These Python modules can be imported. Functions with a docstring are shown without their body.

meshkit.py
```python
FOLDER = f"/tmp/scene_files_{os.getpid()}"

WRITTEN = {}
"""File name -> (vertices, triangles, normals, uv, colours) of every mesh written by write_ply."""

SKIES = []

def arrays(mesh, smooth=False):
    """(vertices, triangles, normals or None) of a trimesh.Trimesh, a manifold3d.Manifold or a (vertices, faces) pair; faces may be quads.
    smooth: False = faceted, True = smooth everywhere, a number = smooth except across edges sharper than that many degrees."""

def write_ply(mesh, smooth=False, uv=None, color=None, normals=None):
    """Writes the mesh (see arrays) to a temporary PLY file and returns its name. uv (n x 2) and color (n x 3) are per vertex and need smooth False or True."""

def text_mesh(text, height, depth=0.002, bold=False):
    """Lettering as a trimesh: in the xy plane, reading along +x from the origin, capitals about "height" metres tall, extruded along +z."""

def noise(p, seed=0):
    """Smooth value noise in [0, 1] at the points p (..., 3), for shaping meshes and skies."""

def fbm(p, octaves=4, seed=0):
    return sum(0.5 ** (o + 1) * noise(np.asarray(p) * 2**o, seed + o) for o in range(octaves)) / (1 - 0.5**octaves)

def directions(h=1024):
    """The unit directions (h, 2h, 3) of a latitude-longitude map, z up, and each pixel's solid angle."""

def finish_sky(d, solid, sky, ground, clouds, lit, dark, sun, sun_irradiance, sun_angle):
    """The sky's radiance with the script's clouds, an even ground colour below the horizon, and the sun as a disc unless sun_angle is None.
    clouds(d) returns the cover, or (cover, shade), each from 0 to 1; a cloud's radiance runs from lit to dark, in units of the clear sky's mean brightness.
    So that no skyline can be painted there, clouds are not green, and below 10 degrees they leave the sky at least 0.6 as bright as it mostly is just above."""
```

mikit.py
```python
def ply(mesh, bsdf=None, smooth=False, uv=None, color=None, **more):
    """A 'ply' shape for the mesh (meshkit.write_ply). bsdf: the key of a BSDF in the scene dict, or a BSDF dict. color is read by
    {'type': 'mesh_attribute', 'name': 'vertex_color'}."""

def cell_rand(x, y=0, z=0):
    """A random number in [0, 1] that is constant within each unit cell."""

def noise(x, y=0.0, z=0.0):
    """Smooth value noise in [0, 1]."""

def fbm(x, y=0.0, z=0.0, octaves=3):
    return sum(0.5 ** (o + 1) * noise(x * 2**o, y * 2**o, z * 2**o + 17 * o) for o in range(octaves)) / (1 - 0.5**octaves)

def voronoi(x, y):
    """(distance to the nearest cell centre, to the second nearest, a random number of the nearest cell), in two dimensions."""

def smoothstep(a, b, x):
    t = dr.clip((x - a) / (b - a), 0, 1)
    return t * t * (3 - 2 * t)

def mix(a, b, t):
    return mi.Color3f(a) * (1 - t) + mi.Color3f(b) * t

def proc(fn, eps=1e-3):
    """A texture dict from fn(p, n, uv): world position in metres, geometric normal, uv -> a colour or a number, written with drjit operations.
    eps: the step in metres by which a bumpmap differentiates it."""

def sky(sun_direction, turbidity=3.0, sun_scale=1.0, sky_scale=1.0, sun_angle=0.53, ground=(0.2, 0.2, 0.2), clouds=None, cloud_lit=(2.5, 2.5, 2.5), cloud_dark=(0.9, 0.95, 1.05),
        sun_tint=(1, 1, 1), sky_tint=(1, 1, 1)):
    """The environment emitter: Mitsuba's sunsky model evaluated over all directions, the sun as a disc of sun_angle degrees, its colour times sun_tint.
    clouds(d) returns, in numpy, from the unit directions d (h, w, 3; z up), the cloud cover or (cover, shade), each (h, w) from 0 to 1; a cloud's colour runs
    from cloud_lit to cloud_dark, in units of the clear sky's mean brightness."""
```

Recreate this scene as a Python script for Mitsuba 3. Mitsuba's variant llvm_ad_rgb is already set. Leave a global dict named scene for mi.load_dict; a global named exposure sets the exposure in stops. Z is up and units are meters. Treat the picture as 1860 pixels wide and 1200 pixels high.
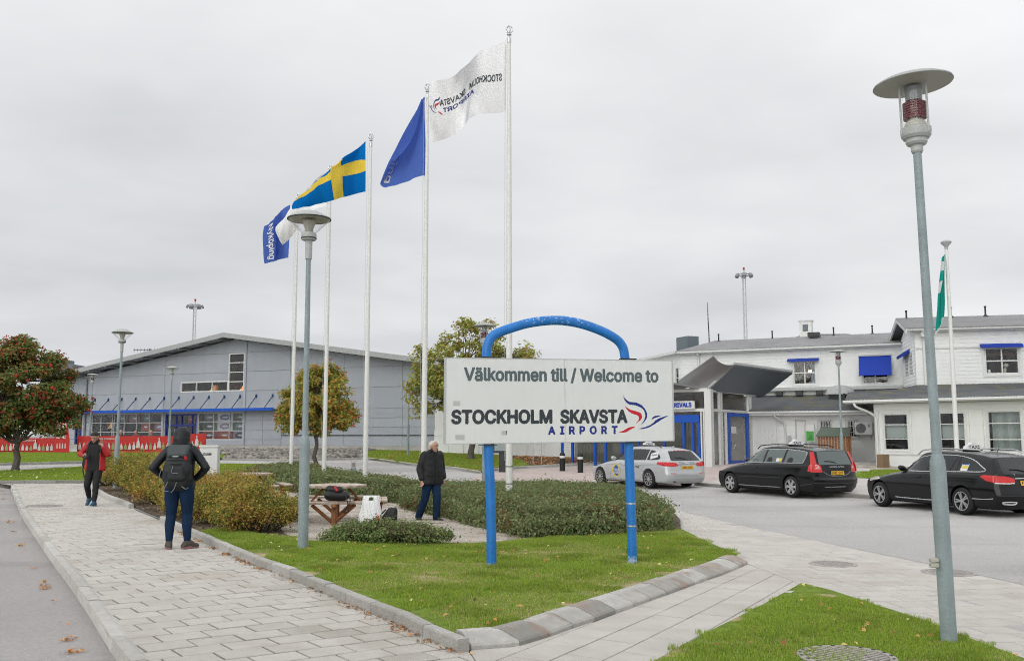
import math, random
import numpy as np, trimesh, shapely, manifold3d
from shapely.geometry import Polygon, LineString, Point, box as sbox
from shapely import affinity
from scipy.interpolate import RBFInterpolator, RectBivariateSpline
import drjit as dr
import mitsuba as mi, mikit, meshkit
from mikit import noise, fbm, mix, smoothstep, voronoi, cell_rand

scene, labels, TAKEN = {}, {}, set()
rng = np.random.default_rng(7)
PI = math.pi
T = mi.ScalarTransform4f

# ---------------------------------------------------------------- camera, sky, exposure
TILT, EYE = 0.1128, 1.86
scene['camera'] = {'type': 'perspective', 'fov': 2 * math.degrees(math.atan(930 / 1700)), 'fov_axis': 'x', 'near_clip': 0.1, 'far_clip': 3000.0,
                   'to_world': T().look_at(origin=[0, 0, EYE], target=[0, math.cos(TILT), EYE + math.sin(TILT)], up=[0, 0, 1])}


def cloud_cover(d):
    """Full overcast: brighter overhead (the standard overcast sky) with soft layered banks."""
    k = 1.0 / (np.abs(d[..., 2]) + 0.16)
    p = np.stack([d[..., 0] * k * 0.95, d[..., 1] * k * 1.15, d[..., 2] * 0 + 3.1], -1)
    n = meshkit.fbm(p * 1.35, 5, 3)
    m = meshkit.fbm(p * 0.5 + 7.3, 3, 9)
    shade = 0.99 - 0.9 * np.clip(d[..., 2], 0, 1) ** 0.95 + 0.92 * (n - 0.5) + 0.66 * (m - 0.5)
    return np.ones(d.shape[:-1]), np.clip(shade, 0, 1)


scene['sky'] = mikit.sky((-0.42, -0.84, 0.40), turbidity=4, sun_scale=0.22, sun_angle=60, sun_tint=(0.71, 0.93, 1.40), clouds=cloud_cover, cloud_lit=(1.95, 1.95, 1.95), cloud_dark=(1.05, 1.08, 1.12))
exposure = 2.86

# ---------------------------------------------------------------- helpers
def key_for(name, parent=None):
    base = f'{parent}__{name}' if parent else name
    k, i = base, 1
    while k in TAKEN or k in scene:
        k = f'{base}_{i:03d}'
        i += 1
    TAKEN.add(k)
    return k


def tag(k, label=None, cat=None, group=None, kind=None):
    d = {a: b for a, b in (('label', label), ('category', cat), ('group', group), ('kind', kind)) if b}
    if d:
        labels[k] = d
    return k


def thing(name, label, cat, group=None):
    return tag(key_for(name), label, cat, group)


def add(name, mesh, bsdf, parent=None, smooth=False, label=None, cat=None, group=None, kind=None, **kw):
    k = key_for(name, parent)
    scene[k] = mikit.ply(mesh, bsdf, smooth=smooth, **kw)
    return tag(k, label, cat, group, kind)


def TM(v, f):
    return trimesh.Trimesh(np.asarray(v, float), np.asarray(f, int), process=False)


def cat(*ms):
    ms = [m for m in ms if m is not None]
    ms = [y for m in ms for y in (m if isinstance(m, (list, tuple)) else [m])]
    return trimesh.util.concatenate(ms)


def box(c, s, rz=0.0, bev=0.0):
    """A box with centre c, size s, turned by rz; bev: chamfered edges."""
    if bev > 0:
        h = np.array(s) / 2
        b = min(bev, h.min() * 0.9)
        pts = []
        for sx in (-1, 1):
            for sy in (-1, 1):
                for sz in (-1, 1):
                    p = np.array([sx, sy, sz]) * h
                    for k in range(3):
                        q = p - np.array([sx, sy, sz]) * b
                        q[k] = p[k]
                        pts.append(q)
        m = trimesh.convex.convex_hull(np.array(pts))
    else:
        m = trimesh.creation.box(extents=s)
    if rz:
        m.apply_transform(trimesh.transformations.rotation_matrix(rz, [0, 0, 1]))
    m.apply_translation(c)
    return TM(m.vertices, m.faces)


def tube(pts, rad, n=10, caps=True, squash=None):
    """Tube along a polyline, parallel-transported frame."""
    p = np.asarray(pts, float)
    r = np.broadcast_to(np.asarray(rad, float), (len(p),))
    t = np.gradient(p, axis=0)
    t /= np.linalg.norm(t, axis=1, keepdims=True) + 1e-12
    a = np.cross(t[0], [0, 0, 1.0] if abs(t[0][2]) < 0.9 else [1.0, 0, 0])
    a /= np.linalg.norm(a)
    A = []
    for k in range(len(p)):
        a = a - t[k] * (a @ t[k])
        a /= np.linalg.norm(a)
        A.append(a)
    A = np.array(A)
    B = np.cross(t, A)
    ang = np.arange(n) * 2 * PI / n
    v = p[:, None] + r[:, None, None] * (np.cos(ang)[None, :, None] * A[:, None] + np.sin(ang)[None, :, None] * B[:, None])
    v = v.reshape(-1, 3)
    f = []
    for i in range(len(p) - 1):
        for j in range(n):
            a0, b0 = i * n + j, i * n + (j + 1) % n
            f += [[a0, b0, b0 + n], [a0, b0 + n, a0 + n]]
    if caps:
        v = np.vstack([v, p[0], p[-1]])
        e = len(v)
        for j in range(n):
            f += [[e - 2, (j + 1) % n, j], [e - 1, (len(p) - 1) * n + j, (len(p) - 1) * n + (j + 1) % n]]
    return TM(v, f)


def lathe(prof, n=24, c=(0, 0, 0)):
    """Profile [(r, z), ...] spun about z; outward for profiles that run upward."""
    prof = np.asarray(prof, float)
    ang = np.arange(n) * 2 * PI / n
    v = np.stack([prof[:, None, 0] * np.cos(ang), prof[:, None, 0] * np.sin(ang), np.broadcast_to(prof[:, None, 1], (len(prof), n))], -1).reshape(-1, 3) + np.asarray(c)
    f = []
    for i in range(len(prof) - 1):
        for j in range(n):
            a, b = i * n + j, i * n + (j + 1) % n
            f += [[a, b, b + n], [a, b + n, a + n]]
    return TM(v, f)


def ex(poly, d0, d1):
    """Extrudes a shapely polygon (or several) in xy from z = d0 to d1."""
    out = []
    for g_ in getattr(poly, 'geoms', [poly]):
        if g_.geom_type == 'Polygon' and g_.area > 1e-8:
            m = trimesh.creation.extrude_polygon(g_, d1 - d0, engine='earcut')
            m.apply_translation([0, 0, d0])
            out.append(TM(m.vertices, m.faces))
    return cat(*out) if out else None


def xf(m, M):
    m = TM(m.vertices, m.faces)
    m.apply_transform(M)
    return m


def mat(loc=(0, 0, 0), rz=0.0, rx=0.0, ry=0.0, s=1.0):
    M = trimesh.transformations.euler_matrix(rx, ry, rz, 'sxyz')
    M[:3, :3] *= s
    M[:3, 3] = loc
    return M


def spline(pts, n):
    """Catmull-Rom through pts, n samples per span."""
    p = np.asarray(pts, float)
    p = np.vstack([2 * p[0] - p[1], p, 2 * p[-1] - p[-2]])
    out = []
    for i in range(1, len(p) - 2):
        for t in np.arange(n) / n:
            a, b, c_, d = p[i - 1], p[i], p[i + 1], p[i + 2]
            out.append(0.5 * (2 * b + (c_ - a) * t + (2 * a - 5 * b + 4 * c_ - d) * t**2 + (3 * b - a - 3 * c_ + d) * t**3))
    return np.array(out + [p[-2]])


class Fr:
    """A wall frame: s runs along the wall (to the right as seen from outside), n outward, z up."""

    def __init__(self, o, ax):
        self.o = np.array([o[0], o[1], o[2] if len(o) > 2 else 0.0], float)
        a = np.array(ax, float) / np.hypot(*ax)
        self.a = np.array([a[0], a[1], 0])
        self.n = np.array([a[1], -a[0], 0])

    def w(self, v):
        v = np.asarray(v, float)
        return self.o + v[..., :1] * self.a + v[..., 1:2] * self.n + v[..., 2:3] * np.array([0, 0, 1.0])

    def m(self, mesh):
        """mesh in (s, n, z) -> world (s x z = -n: the faces are turned round)."""
        return TM(self.w(mesh.vertices), np.asarray(mesh.faces)[:, ::-1])

    def flat(self, mesh):
        """mesh drawn in (s, z) with depth along +z -> standing on the wall, depth outward."""
        v = np.asarray(mesh.vertices)
        return TM(self.w(np.stack([v[:, 0], v[:, 2], v[:, 1]], -1)), mesh.faces)

    def bx(self, s0, s1, n0, n1, z0, z1, bev=0.0):
        return self.m(box(((s0 + s1) / 2, (n0 + n1) / 2, (z0 + z1) / 2), (abs(s1 - s0), abs(n1 - n0), abs(z1 - z0)), bev=bev))


def text(s, h, depth=0.004, bold=True, stretch=1.0, at=(0, 0), spacing=0.0):
    """Lettering in (x, y) with depth along z, lower left at `at`."""
    if spacing:
        ms, x = [], 0.0
        for ch in s:
            if ch == ' ':
                x += h * 0.35
                continue
            m = meshkit.text_mesh(ch, h, depth, bold)
            v = np.array(m.vertices)
            v[:, 0] += x - v[:, 0].min()
            x = v[:, 0].max() + spacing
            ms.append(TM(v, m.faces))
        m = cat(*ms)
    else:
        m = meshkit.text_mesh(s, h, depth, bold)
    v = np.array(m.vertices)
    v[:, 0] = (v[:, 0] - v[:, 0].min()) * stretch + at[0]
    v[:, 1] += at[1]
    return TM(v, m.faces)


def bend(mesh, maxlen, fn):
    """Cuts a flat mesh into triangles no longer than maxlen and sends its vertices through fn."""
    v, f = trimesh.remesh.subdivide_to_size(mesh.vertices, mesh.faces, maxlen, max_iter=12)
    return TM(fn(np.asarray(v)), f)

# ---------------------------------------------------------------- materials
def rgb(*c):
    return {'type': 'rgb', 'value': [float(x) for x in (c if len(c) == 3 else [c[0]] * 3)]}


def two(b):
    return {'type': 'twosided', 'b': b}


def plain(name, col, rough=0.6, spec=0.5, metal=0.0, coat=0.0, sheen=0.0):
    c = rgb(*col) if isinstance(col, (tuple, list)) else col
    if not (metal or coat or sheen):
        scene[name] = two({'type': 'roughplastic', 'diffuse_reflectance': c, 'alpha': max(0.08, rough * rough), 'nonlinear': False, 'specular_reflectance': 0.8})
        return name
    d = {'type': 'principled', 'base_color': c, 'roughness': rough, 'metallic': metal, 'specular': spec}
    if coat:
        d.update(clearcoat=coat, clearcoat_gloss=0.95)
    if sheen:
        d.update(sheen=sheen)
    scene[name] = two(d)
    return name


def procd(name, fn, rough=0.7, spec=0.4, bump=None, bscale=1.0, metal=0.0, eps=2e-3):
    b = {'type': 'principled', 'base_color': mikit.proc(fn), 'roughness': rough, 'specular': spec, 'metallic': metal}
    if bump:
        b = {'type': 'bumpmap', 'tex': mikit.proc(bump, eps), 'scale': bscale, 'b': b}
    scene[name] = two(b)
    return name


def m_paver(p, n, uv):
    q = fbm(p.x * 9, p.y * 9, p.z * 9, 3)
    st = smoothstep(0.56, 0.75, fbm(p.x * 1.1 + 5, p.y * 1.1, 0, 3))
    f = noise(p.x * 160, p.y * 160, 3.0)
    base = mix((0.355, 0.338, 0.31), (0.45, 0.43, 0.40), uv.x)
    base = base * (0.86 + 0.2 * q + 0.1 * (f - 0.5))
    return mix(base, base * mi.Color3f(0.86, 0.83, 0.79), st * 0.75)


def m_slab(p, n, uv):
    q = fbm(p.x * 5, p.y * 5, 1.0, 3)
    f = noise(p.x * 190, p.y * 190, 3.0)
    base = mix((0.385, 0.362, 0.335), (0.445, 0.425, 0.40), uv.x) * (0.88 + 0.18 * q + 0.09 * (f - 0.5))
    st = smoothstep(0.52, 0.72, fbm(p.x * 0.8 + 9, p.y * 0.8, 2.0, 3))
    return mix(base, base * mi.Color3f(0.88, 0.86, 0.84), st * 0.6)


def m_kerb(p, n, uv):
    q = fbm(p.x * 14, p.y * 14, p.z * 14, 3)
    f = noise(p.x * 210, p.y * 210, p.z * 210)
    base = mix((0.25, 0.242, 0.222), (0.46, 0.45, 0.43), uv.x) * (0.8 + 0.32 * q + 0.16 * (f - 0.5))
    rust = smoothstep(0.5, 0.7, fbm(p.x * 4.3, p.y * 4.3, 4.0, 3)) * uv.y
    return mix(base, mi.Color3f(0.27, 0.20, 0.165), rust * 0.7)


def m_asphalt(p, n, uv):
    f = noise(p.x * 95, p.y * 95, 1.0)
    f2 = noise(p.x * 38, p.y * 38, 2.0)
    a = fbm(p.x * 0.5, p.y * 0.5, 0, 3)
    c = 0.34 * (0.78 + 0.2 * f + 0.16 * f2 + 0.14 * a)
    r = smoothstep(0.46, 0.7, fbm(p.x * 0.25 + 3, p.y * 0.9, 3, 3))
    return mi.Color3f(c, c * 0.975, c * 0.96) * (1.0 - 0.12 * r)


def m_redpave(p, n, uv):
    q = fbm(p.x * 3, p.y * 3, 0, 3)
    return mix((0.33, 0.275, 0.26), (0.42, 0.36, 0.34), q)


def m_soil(p, n, uv):
    q = fbm(p.x * 22, p.y * 22, 0, 4)
    return mix((0.035, 0.028, 0.022), (0.17, 0.135, 0.105), smoothstep(0.32, 0.7, q))


def m_sandy(p, n, uv):
    q = fbm(p.x * 1.6, p.y * 1.6, 0, 4)
    f = noise(p.x * 70, p.y * 70, 1.0)
    h = fbm(p.x * 16, p.y * 16, 5.0, 3)
    c = mix((0.25, 0.225, 0.195), (0.42, 0.385, 0.345), q) * (0.72 + 0.26 * f + 0.3 * h)
    d = smoothstep(0.56, 0.68, fbm(p.x * 4 + 2, p.y * 4, 9.0, 3))
    return mix(c, mi.Color3f(0.13, 0.10, 0.065), d * 0.55)


BARE = [(1.14, 10.76, 0.3), (1.66, 11.31, 0.34), (2.16, 12.33, 0.26), (0.77, 9.93, 0.22), (0.44, 9.53, 0.16), (2.52, 12.86, 0.2), (0.16, 9.27, 0.14)]


def m_turf(p, n, uv):
    q = fbm(p.x * 0.9, p.y * 0.9, 0, 3)
    h = fbm(p.x * 12, p.y * 12, 4.0, 3)
    c = mix((0.10, 0.155, 0.026), (0.145, 0.20, 0.034), q) * (0.65 + 0.6 * h)
    d = smoothstep(0.64, 0.74, fbm(p.x * 1.3 + 3.3, p.y * 2.0 + 1.0, 8.0, 3))
    for bx_, by_, br in BARE:
        q2 = dr.sqrt(dr.square((p.x - bx_) * 0.8) + dr.square(p.y - by_)) / br
        d = dr.maximum(d, smoothstep(1.25, 0.55, q2 + 0.9 * (h - 0.5)))
    return mix(c, mi.Color3f(0.33, 0.26, 0.165) * (0.7 + 0.5 * h), d * 0.9)


def m_galv(p, n, uv):
    d1, d2, w = voronoi(p.x * 85 + p.y * 60, p.z * 70)
    q = fbm(p.x * 6, p.y * 6, p.z * 3, 3)
    c = 0.86 + 0.13 * (w - 0.5) + 0.34 * (q - 0.5)
    return mi.Color3f(0.285, 0.345, 0.365) * c


def m_signpanel(p, n, uv):
    run = fbm(p.x * 26, p.y * 26, p.z * 1.1, 3)
    q = fbm(p.x * 2, p.y * 2, p.z * 2, 3)
    return mi.Color3f(0.70, 0.715, 0.715) * (0.94 + 0.045 * run + 0.05 * q)


def m_bluepost(p, n, uv):
    q = fbm(p.x * 8, p.y * 8, p.z * 5, 3)
    f = fbm(p.x * 40, p.y * 40, p.z * 40, 2)
    chip = smoothstep(0.64, 0.70, f) * smoothstep(3.36, 3.5, p.z)
    low = smoothstep(0.22, 0.14, p.z + 0.12 * (f - 0.5))
    return mix(mi.Color3f(0.012, 0.165, 0.52) * (0.82 + 0.36 * q), mi.Color3f(0.5, 0.58, 0.66), dr.maximum(chip * 0.75, low * 0.6))


def m_white(p, n, uv):
    run = fbm(p.x * 3, p.y * 3, p.z * 0.6, 3)
    q = fbm(p.x * 0.7, p.y * 0.7, p.z * 0.7, 2)
    return mi.Color3f(0.775, 0.785, 0.78) * (0.90 + 0.11 * run + 0.07 * q)


def m_metalwall(p, n, uv):
    q = fbm(p.x * 0.5, p.y * 0.5, p.z * 0.5, 2)
    run = fbm(p.x * 4, p.y * 4, p.z * 0.25, 3)
    return mix((0.325, 0.35, 0.395), (0.36, 0.385, 0.43), uv.x) * (0.92 + 0.09 * q + 0.09 * run)


def m_roof(p, n, uv):
    q = fbm(p.x * 0.9, p.y * 0.9, p.z * 2, 4)
    run = fbm(p.x * 5, p.y * 5, p.z * 0.8, 3)
    return mi.Color3f(0.205, 0.205, 0.212) * (0.66 + 0.42 * q + 0.25 * run)


def m_felt(p, n, uv):
    q = fbm(p.x * 0.8, p.y * 0.8, p.z * 2, 4)
    moss = smoothstep(0.52, 0.68, fbm(p.x * 2.1 + 1, p.y * 2.1, p.z * 5, 3))
    return mix(mi.Color3f(0.085, 0.092, 0.1) * (0.65 + 0.7 * q), mi.Color3f(0.16, 0.135, 0.06), moss * 0.5)


def m_wood(p, n, uv):
    gr = fbm(p.x * 6 + p.z * 5, p.y * 6, p.z * 60, 3)
    q = fbm(p.x * 9, p.y * 9, p.z * 9, 2)
    return mix((0.21, 0.082, 0.036), (0.37, 0.17, 0.075), gr) * (0.75 + 0.4 * q)


def m_woodtop(p, n, uv):
    q = fbm(p.x * 12, p.y * 3, 0, 3)
    return mix((0.25, 0.17, 0.12), (0.52, 0.47, 0.42), q)


def m_bark(p, n, uv):
    q = fbm(p.x * 18, p.y * 18, p.z * 5, 3)
    return mix((0.045, 0.04, 0.034), (0.17, 0.155, 0.135), q)


def m_concrete(p, n, uv):
    q = fbm(p.x * 2, p.y * 2, p.z * 3, 4)
    return mi.Color3f(0.42, 0.405, 0.38) * (0.75 + 0.45 * q)


def m_iron(p, n, uv):
    q = fbm(p.x * 20, p.y * 20, 0, 3)
    return mix((0.24, 0.22, 0.21), (0.36, 0.335, 0.32), q)


def b_fine(p, n, uv):
    return noise(p.x * 130, p.y * 130, p.z * 130) + 0.7 * noise(p.x * 45, p.y * 45, p.z * 45)


def b_soft(p, n, uv):
    return fbm(p.x * 25, p.y * 25, p.z * 25, 3)


procd('mat_paver', m_paver, 0.85, 0.25, b_fine, 0.0010)
procd('mat_slab', m_slab, 0.85, 0.25, b_fine, 0.0010)
procd('mat_kerb', m_kerb, 0.85, 0.3, b_soft, 0.006)
procd('mat_asphalt', m_asphalt, 0.85, 0.3, b_fine, 0.0025)
procd('mat_redpave', m_redpave, 0.85, 0.3)
procd('mat_soil', m_soil, 0.95, 0.1, b_soft, 0.02)
procd('mat_sandy', m_sandy, 0.95, 0.1, b_soft, 0.012)
procd('mat_turf', m_turf, 0.95, 0.1)
procd('mat_galv', m_galv, 0.5, 0.5)
procd('mat_signpanel', m_signpanel, 0.5, 0.4)
procd('mat_bluepost', m_bluepost, 0.42, 0.5)
procd('mat_white', m_white, 0.6, 0.35)
procd('mat_metalwall', m_metalwall, 0.5, 0.4)
procd('mat_roof', m_roof, 0.85, 0.3)
procd('mat_felt', m_felt, 0.85, 0.3)
procd('mat_wood', m_wood, 0.6, 0.35)
procd('mat_woodtop', m_woodtop, 0.75, 0.3)
procd('mat_bark', m_bark, 0.9, 0.15)
procd('mat_concrete', m_concrete, 0.9, 0.2)
procd('mat_iron', m_iron, 0.6, 0.4)
procd('mat_joint', lambda p, n, uv: mix((0.05, 0.045, 0.036), (0.17, 0.15, 0.125), fbm(p.x * 7, p.y * 7, 0, 3)), 0.95, 0.1)
scene['mat_vcol'] = two({'type': 'principled', 'base_color': {'type': 'mesh_attribute', 'name': 'vertex_color'}, 'roughness': 0.6, 'specular': 0.25})
scene['mat_leaf'] = {'type': 'principledthin', 'base_color': {'type': 'mesh_attribute', 'name': 'vertex_color'}, 'roughness': 0.5, 'diff_trans': 0.8, 'spec_trans': 0.0, 'eta': 1.4}
plain('mat_flagpole', (0.78, 0.78, 0.76), 0.4)
plain('mat_trim', (0.76, 0.77, 0.76), 0.45)
plain('mat_edging', (0.66, 0.66, 0.65), 0.7)
plain('mat_blue', (0.004, 0.085, 0.50), 0.45)
plain('mat_darkblue', (0.01, 0.05, 0.16), 0.45)
plain('mat_navy', (0.018, 0.035, 0.24), 0.5)
plain('mat_logo_red', (0.60, 0.022, 0.035), 0.5)
plain('mat_lettering', (0.038, 0.05, 0.06), 0.5)
plain('mat_lettering_grey', (0.105, 0.14, 0.155), 0.5)
plain('mat_black', (0.013, 0.014, 0.015), 0.5)
plain('mat_dark', (0.04, 0.043, 0.046), 0.5)
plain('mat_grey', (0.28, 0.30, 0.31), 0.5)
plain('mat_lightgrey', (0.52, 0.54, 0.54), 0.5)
plain('mat_lamp_metal', (0.44, 0.46, 0.45), 0.4)
plain('mat_lamp_under', (0.50, 0.49, 0.43), 0.55)
plain('mat_chrome', (0.75, 0.76, 0.77), 0.16, metal=1.0)
plain('mat_alu', (0.58, 0.59, 0.6), 0.32, metal=0.9)
plain('mat_soffit', (0.125, 0.15, 0.175), 0.45)
plain('mat_red', (0.58, 0.022, 0.02), 0.6)
plain('mat_darkred', (0.16, 0.012, 0.025), 0.45)
plain('mat_green', (0.08, 0.42, 0.07), 0.5)
plain('mat_binroof', (0.16, 0.21, 0.16), 0.7)
plain('mat_yellow', (0.75, 0.42, 0.02), 0.5)
plain('mat_curtain', (0.44, 0.52, 0.50), 0.8)
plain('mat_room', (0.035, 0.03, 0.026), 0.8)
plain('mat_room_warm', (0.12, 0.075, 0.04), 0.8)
scene['mat_pane'] = {'type': 'thindielectric', 'int_ior': 1.5}
scene['mat_lampglass'] = {'type': 'thindielectric', 'int_ior': 1.3}
scene['mat_frosted'] = {'type': 'principledthin', 'base_color': rgb(0.85, 0.86, 0.86), 'roughness': 0.4, 'diff_trans': 1.2, 'spec_trans': 0.0}

# ---------------------------------------------------------------- terrain: heights surveyed at a few spots (x, y, z)
SPOTS = np.array([(0, 0, .12), (0, 8, .1), (3, 6, .03), (5, 9, 0), (12, 12, 0), (10.7, 22.6, 0), (8.4, 28.7, 0), (4.85, 33.7, 0), (3.3, 36.3, .02), (-3, 6, .17), (-3, 14, .17), (-5, 13.5, .2),
                  (-10, 23, .18), (-2, 20.5, .04), (0, 13, .08), (2, 12.5, .05), (-12, 30, .2), (-19.9, 66, .92), (-6, 61, .85), (-37, 76, 1.0), (-3, 59, .8), (2.1, 43, .24), (9.1, 42.5, .48),
                  (15.8, 39.5, .5), (20, 36, .45), (22, 20, .05), (60, 100, 1.), (-60, 100, 1.2), (0, 150, 1.2), (-16, 32.5, .25), (-20.2, 38, .43), (-8, 36, .08), (-25, 20, .1), (-20, 5, .1),
                  (20, 0, 0), (-5, 52, .6), (-20, 50, .6), (14, 60, .7), (0, -30, .1), (60, 20, .2), (-60, 30, .4)], float)
HEIGHT = RBFInterpolator(SPOTS[:, :2], SPOTS[:, 2], kernel='thin_plate_spline', smoothing=0.02)


def g(x, y):
    x, y = np.broadcast_arrays(np.asarray(x, float), np.asarray(y, float))
    q = np.stack([np.clip(x, -60, 60).ravel(), np.clip(y, -25, 130).ravel()], -1)
    return HEIGHT(q).reshape(x.shape)


def gz(x, y):
    return float(g(x, y))
# ================================================================ the ground
def sheet(poly, off, cell=1.0, zfn=None):
    """A horizontal sheet that follows the terrain: the polygon cut along a grid, each vertex at the ground's height + off."""
    V, F = [], []
    n0 = 0
    for pg in getattr(poly, 'geoms', [poly]):
        x0, y0, x1, y1 = pg.bounds
        for i in range(int(math.floor(x0 / cell)), int(math.ceil(x1 / cell))):
            col = pg.intersection(sbox(i * cell, y0 - 1, (i + 1) * cell, y1 + 1))
            if col.is_empty:
                continue
            for j in range(int(math.floor(y0 / cell)), int(math.ceil(y1 / cell))):
                c = col.intersection(sbox(i * cell, j * cell, (i + 1) * cell, (j + 1) * cell))
                for q in getattr(c, 'geoms', [c]):
                    if q.geom_type != 'Polygon' or q.area < 1e-6:
                        continue
                    v, f = trimesh.creation.triangulate_polygon(q, engine='earcut')
                    V.append(v)
                    F.append(np.asarray(f) + n0)
                    n0 += len(v)
    v, f = np.vstack(V), np.vstack(F)
    z = (g(v[:, 0], v[:, 1]) if zfn is None else zfn(v[:, 0], v[:, 1])) + off
    m = trimesh.Trimesh(np.column_stack([v, z]), f, process=True)
    m.merge_vertices(digits_vertex=5)
    fix = np.asarray(m.faces).copy()
    nz = np.cross(m.vertices[fix[:, 1]] - m.vertices[fix[:, 0]], m.vertices[fix[:, 2]] - m.vertices[fix[:, 0]])[:, 2]
    fix[nz < 0] = fix[nz < 0][:, ::-1]
    return TM(m.vertices, fix)


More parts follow.
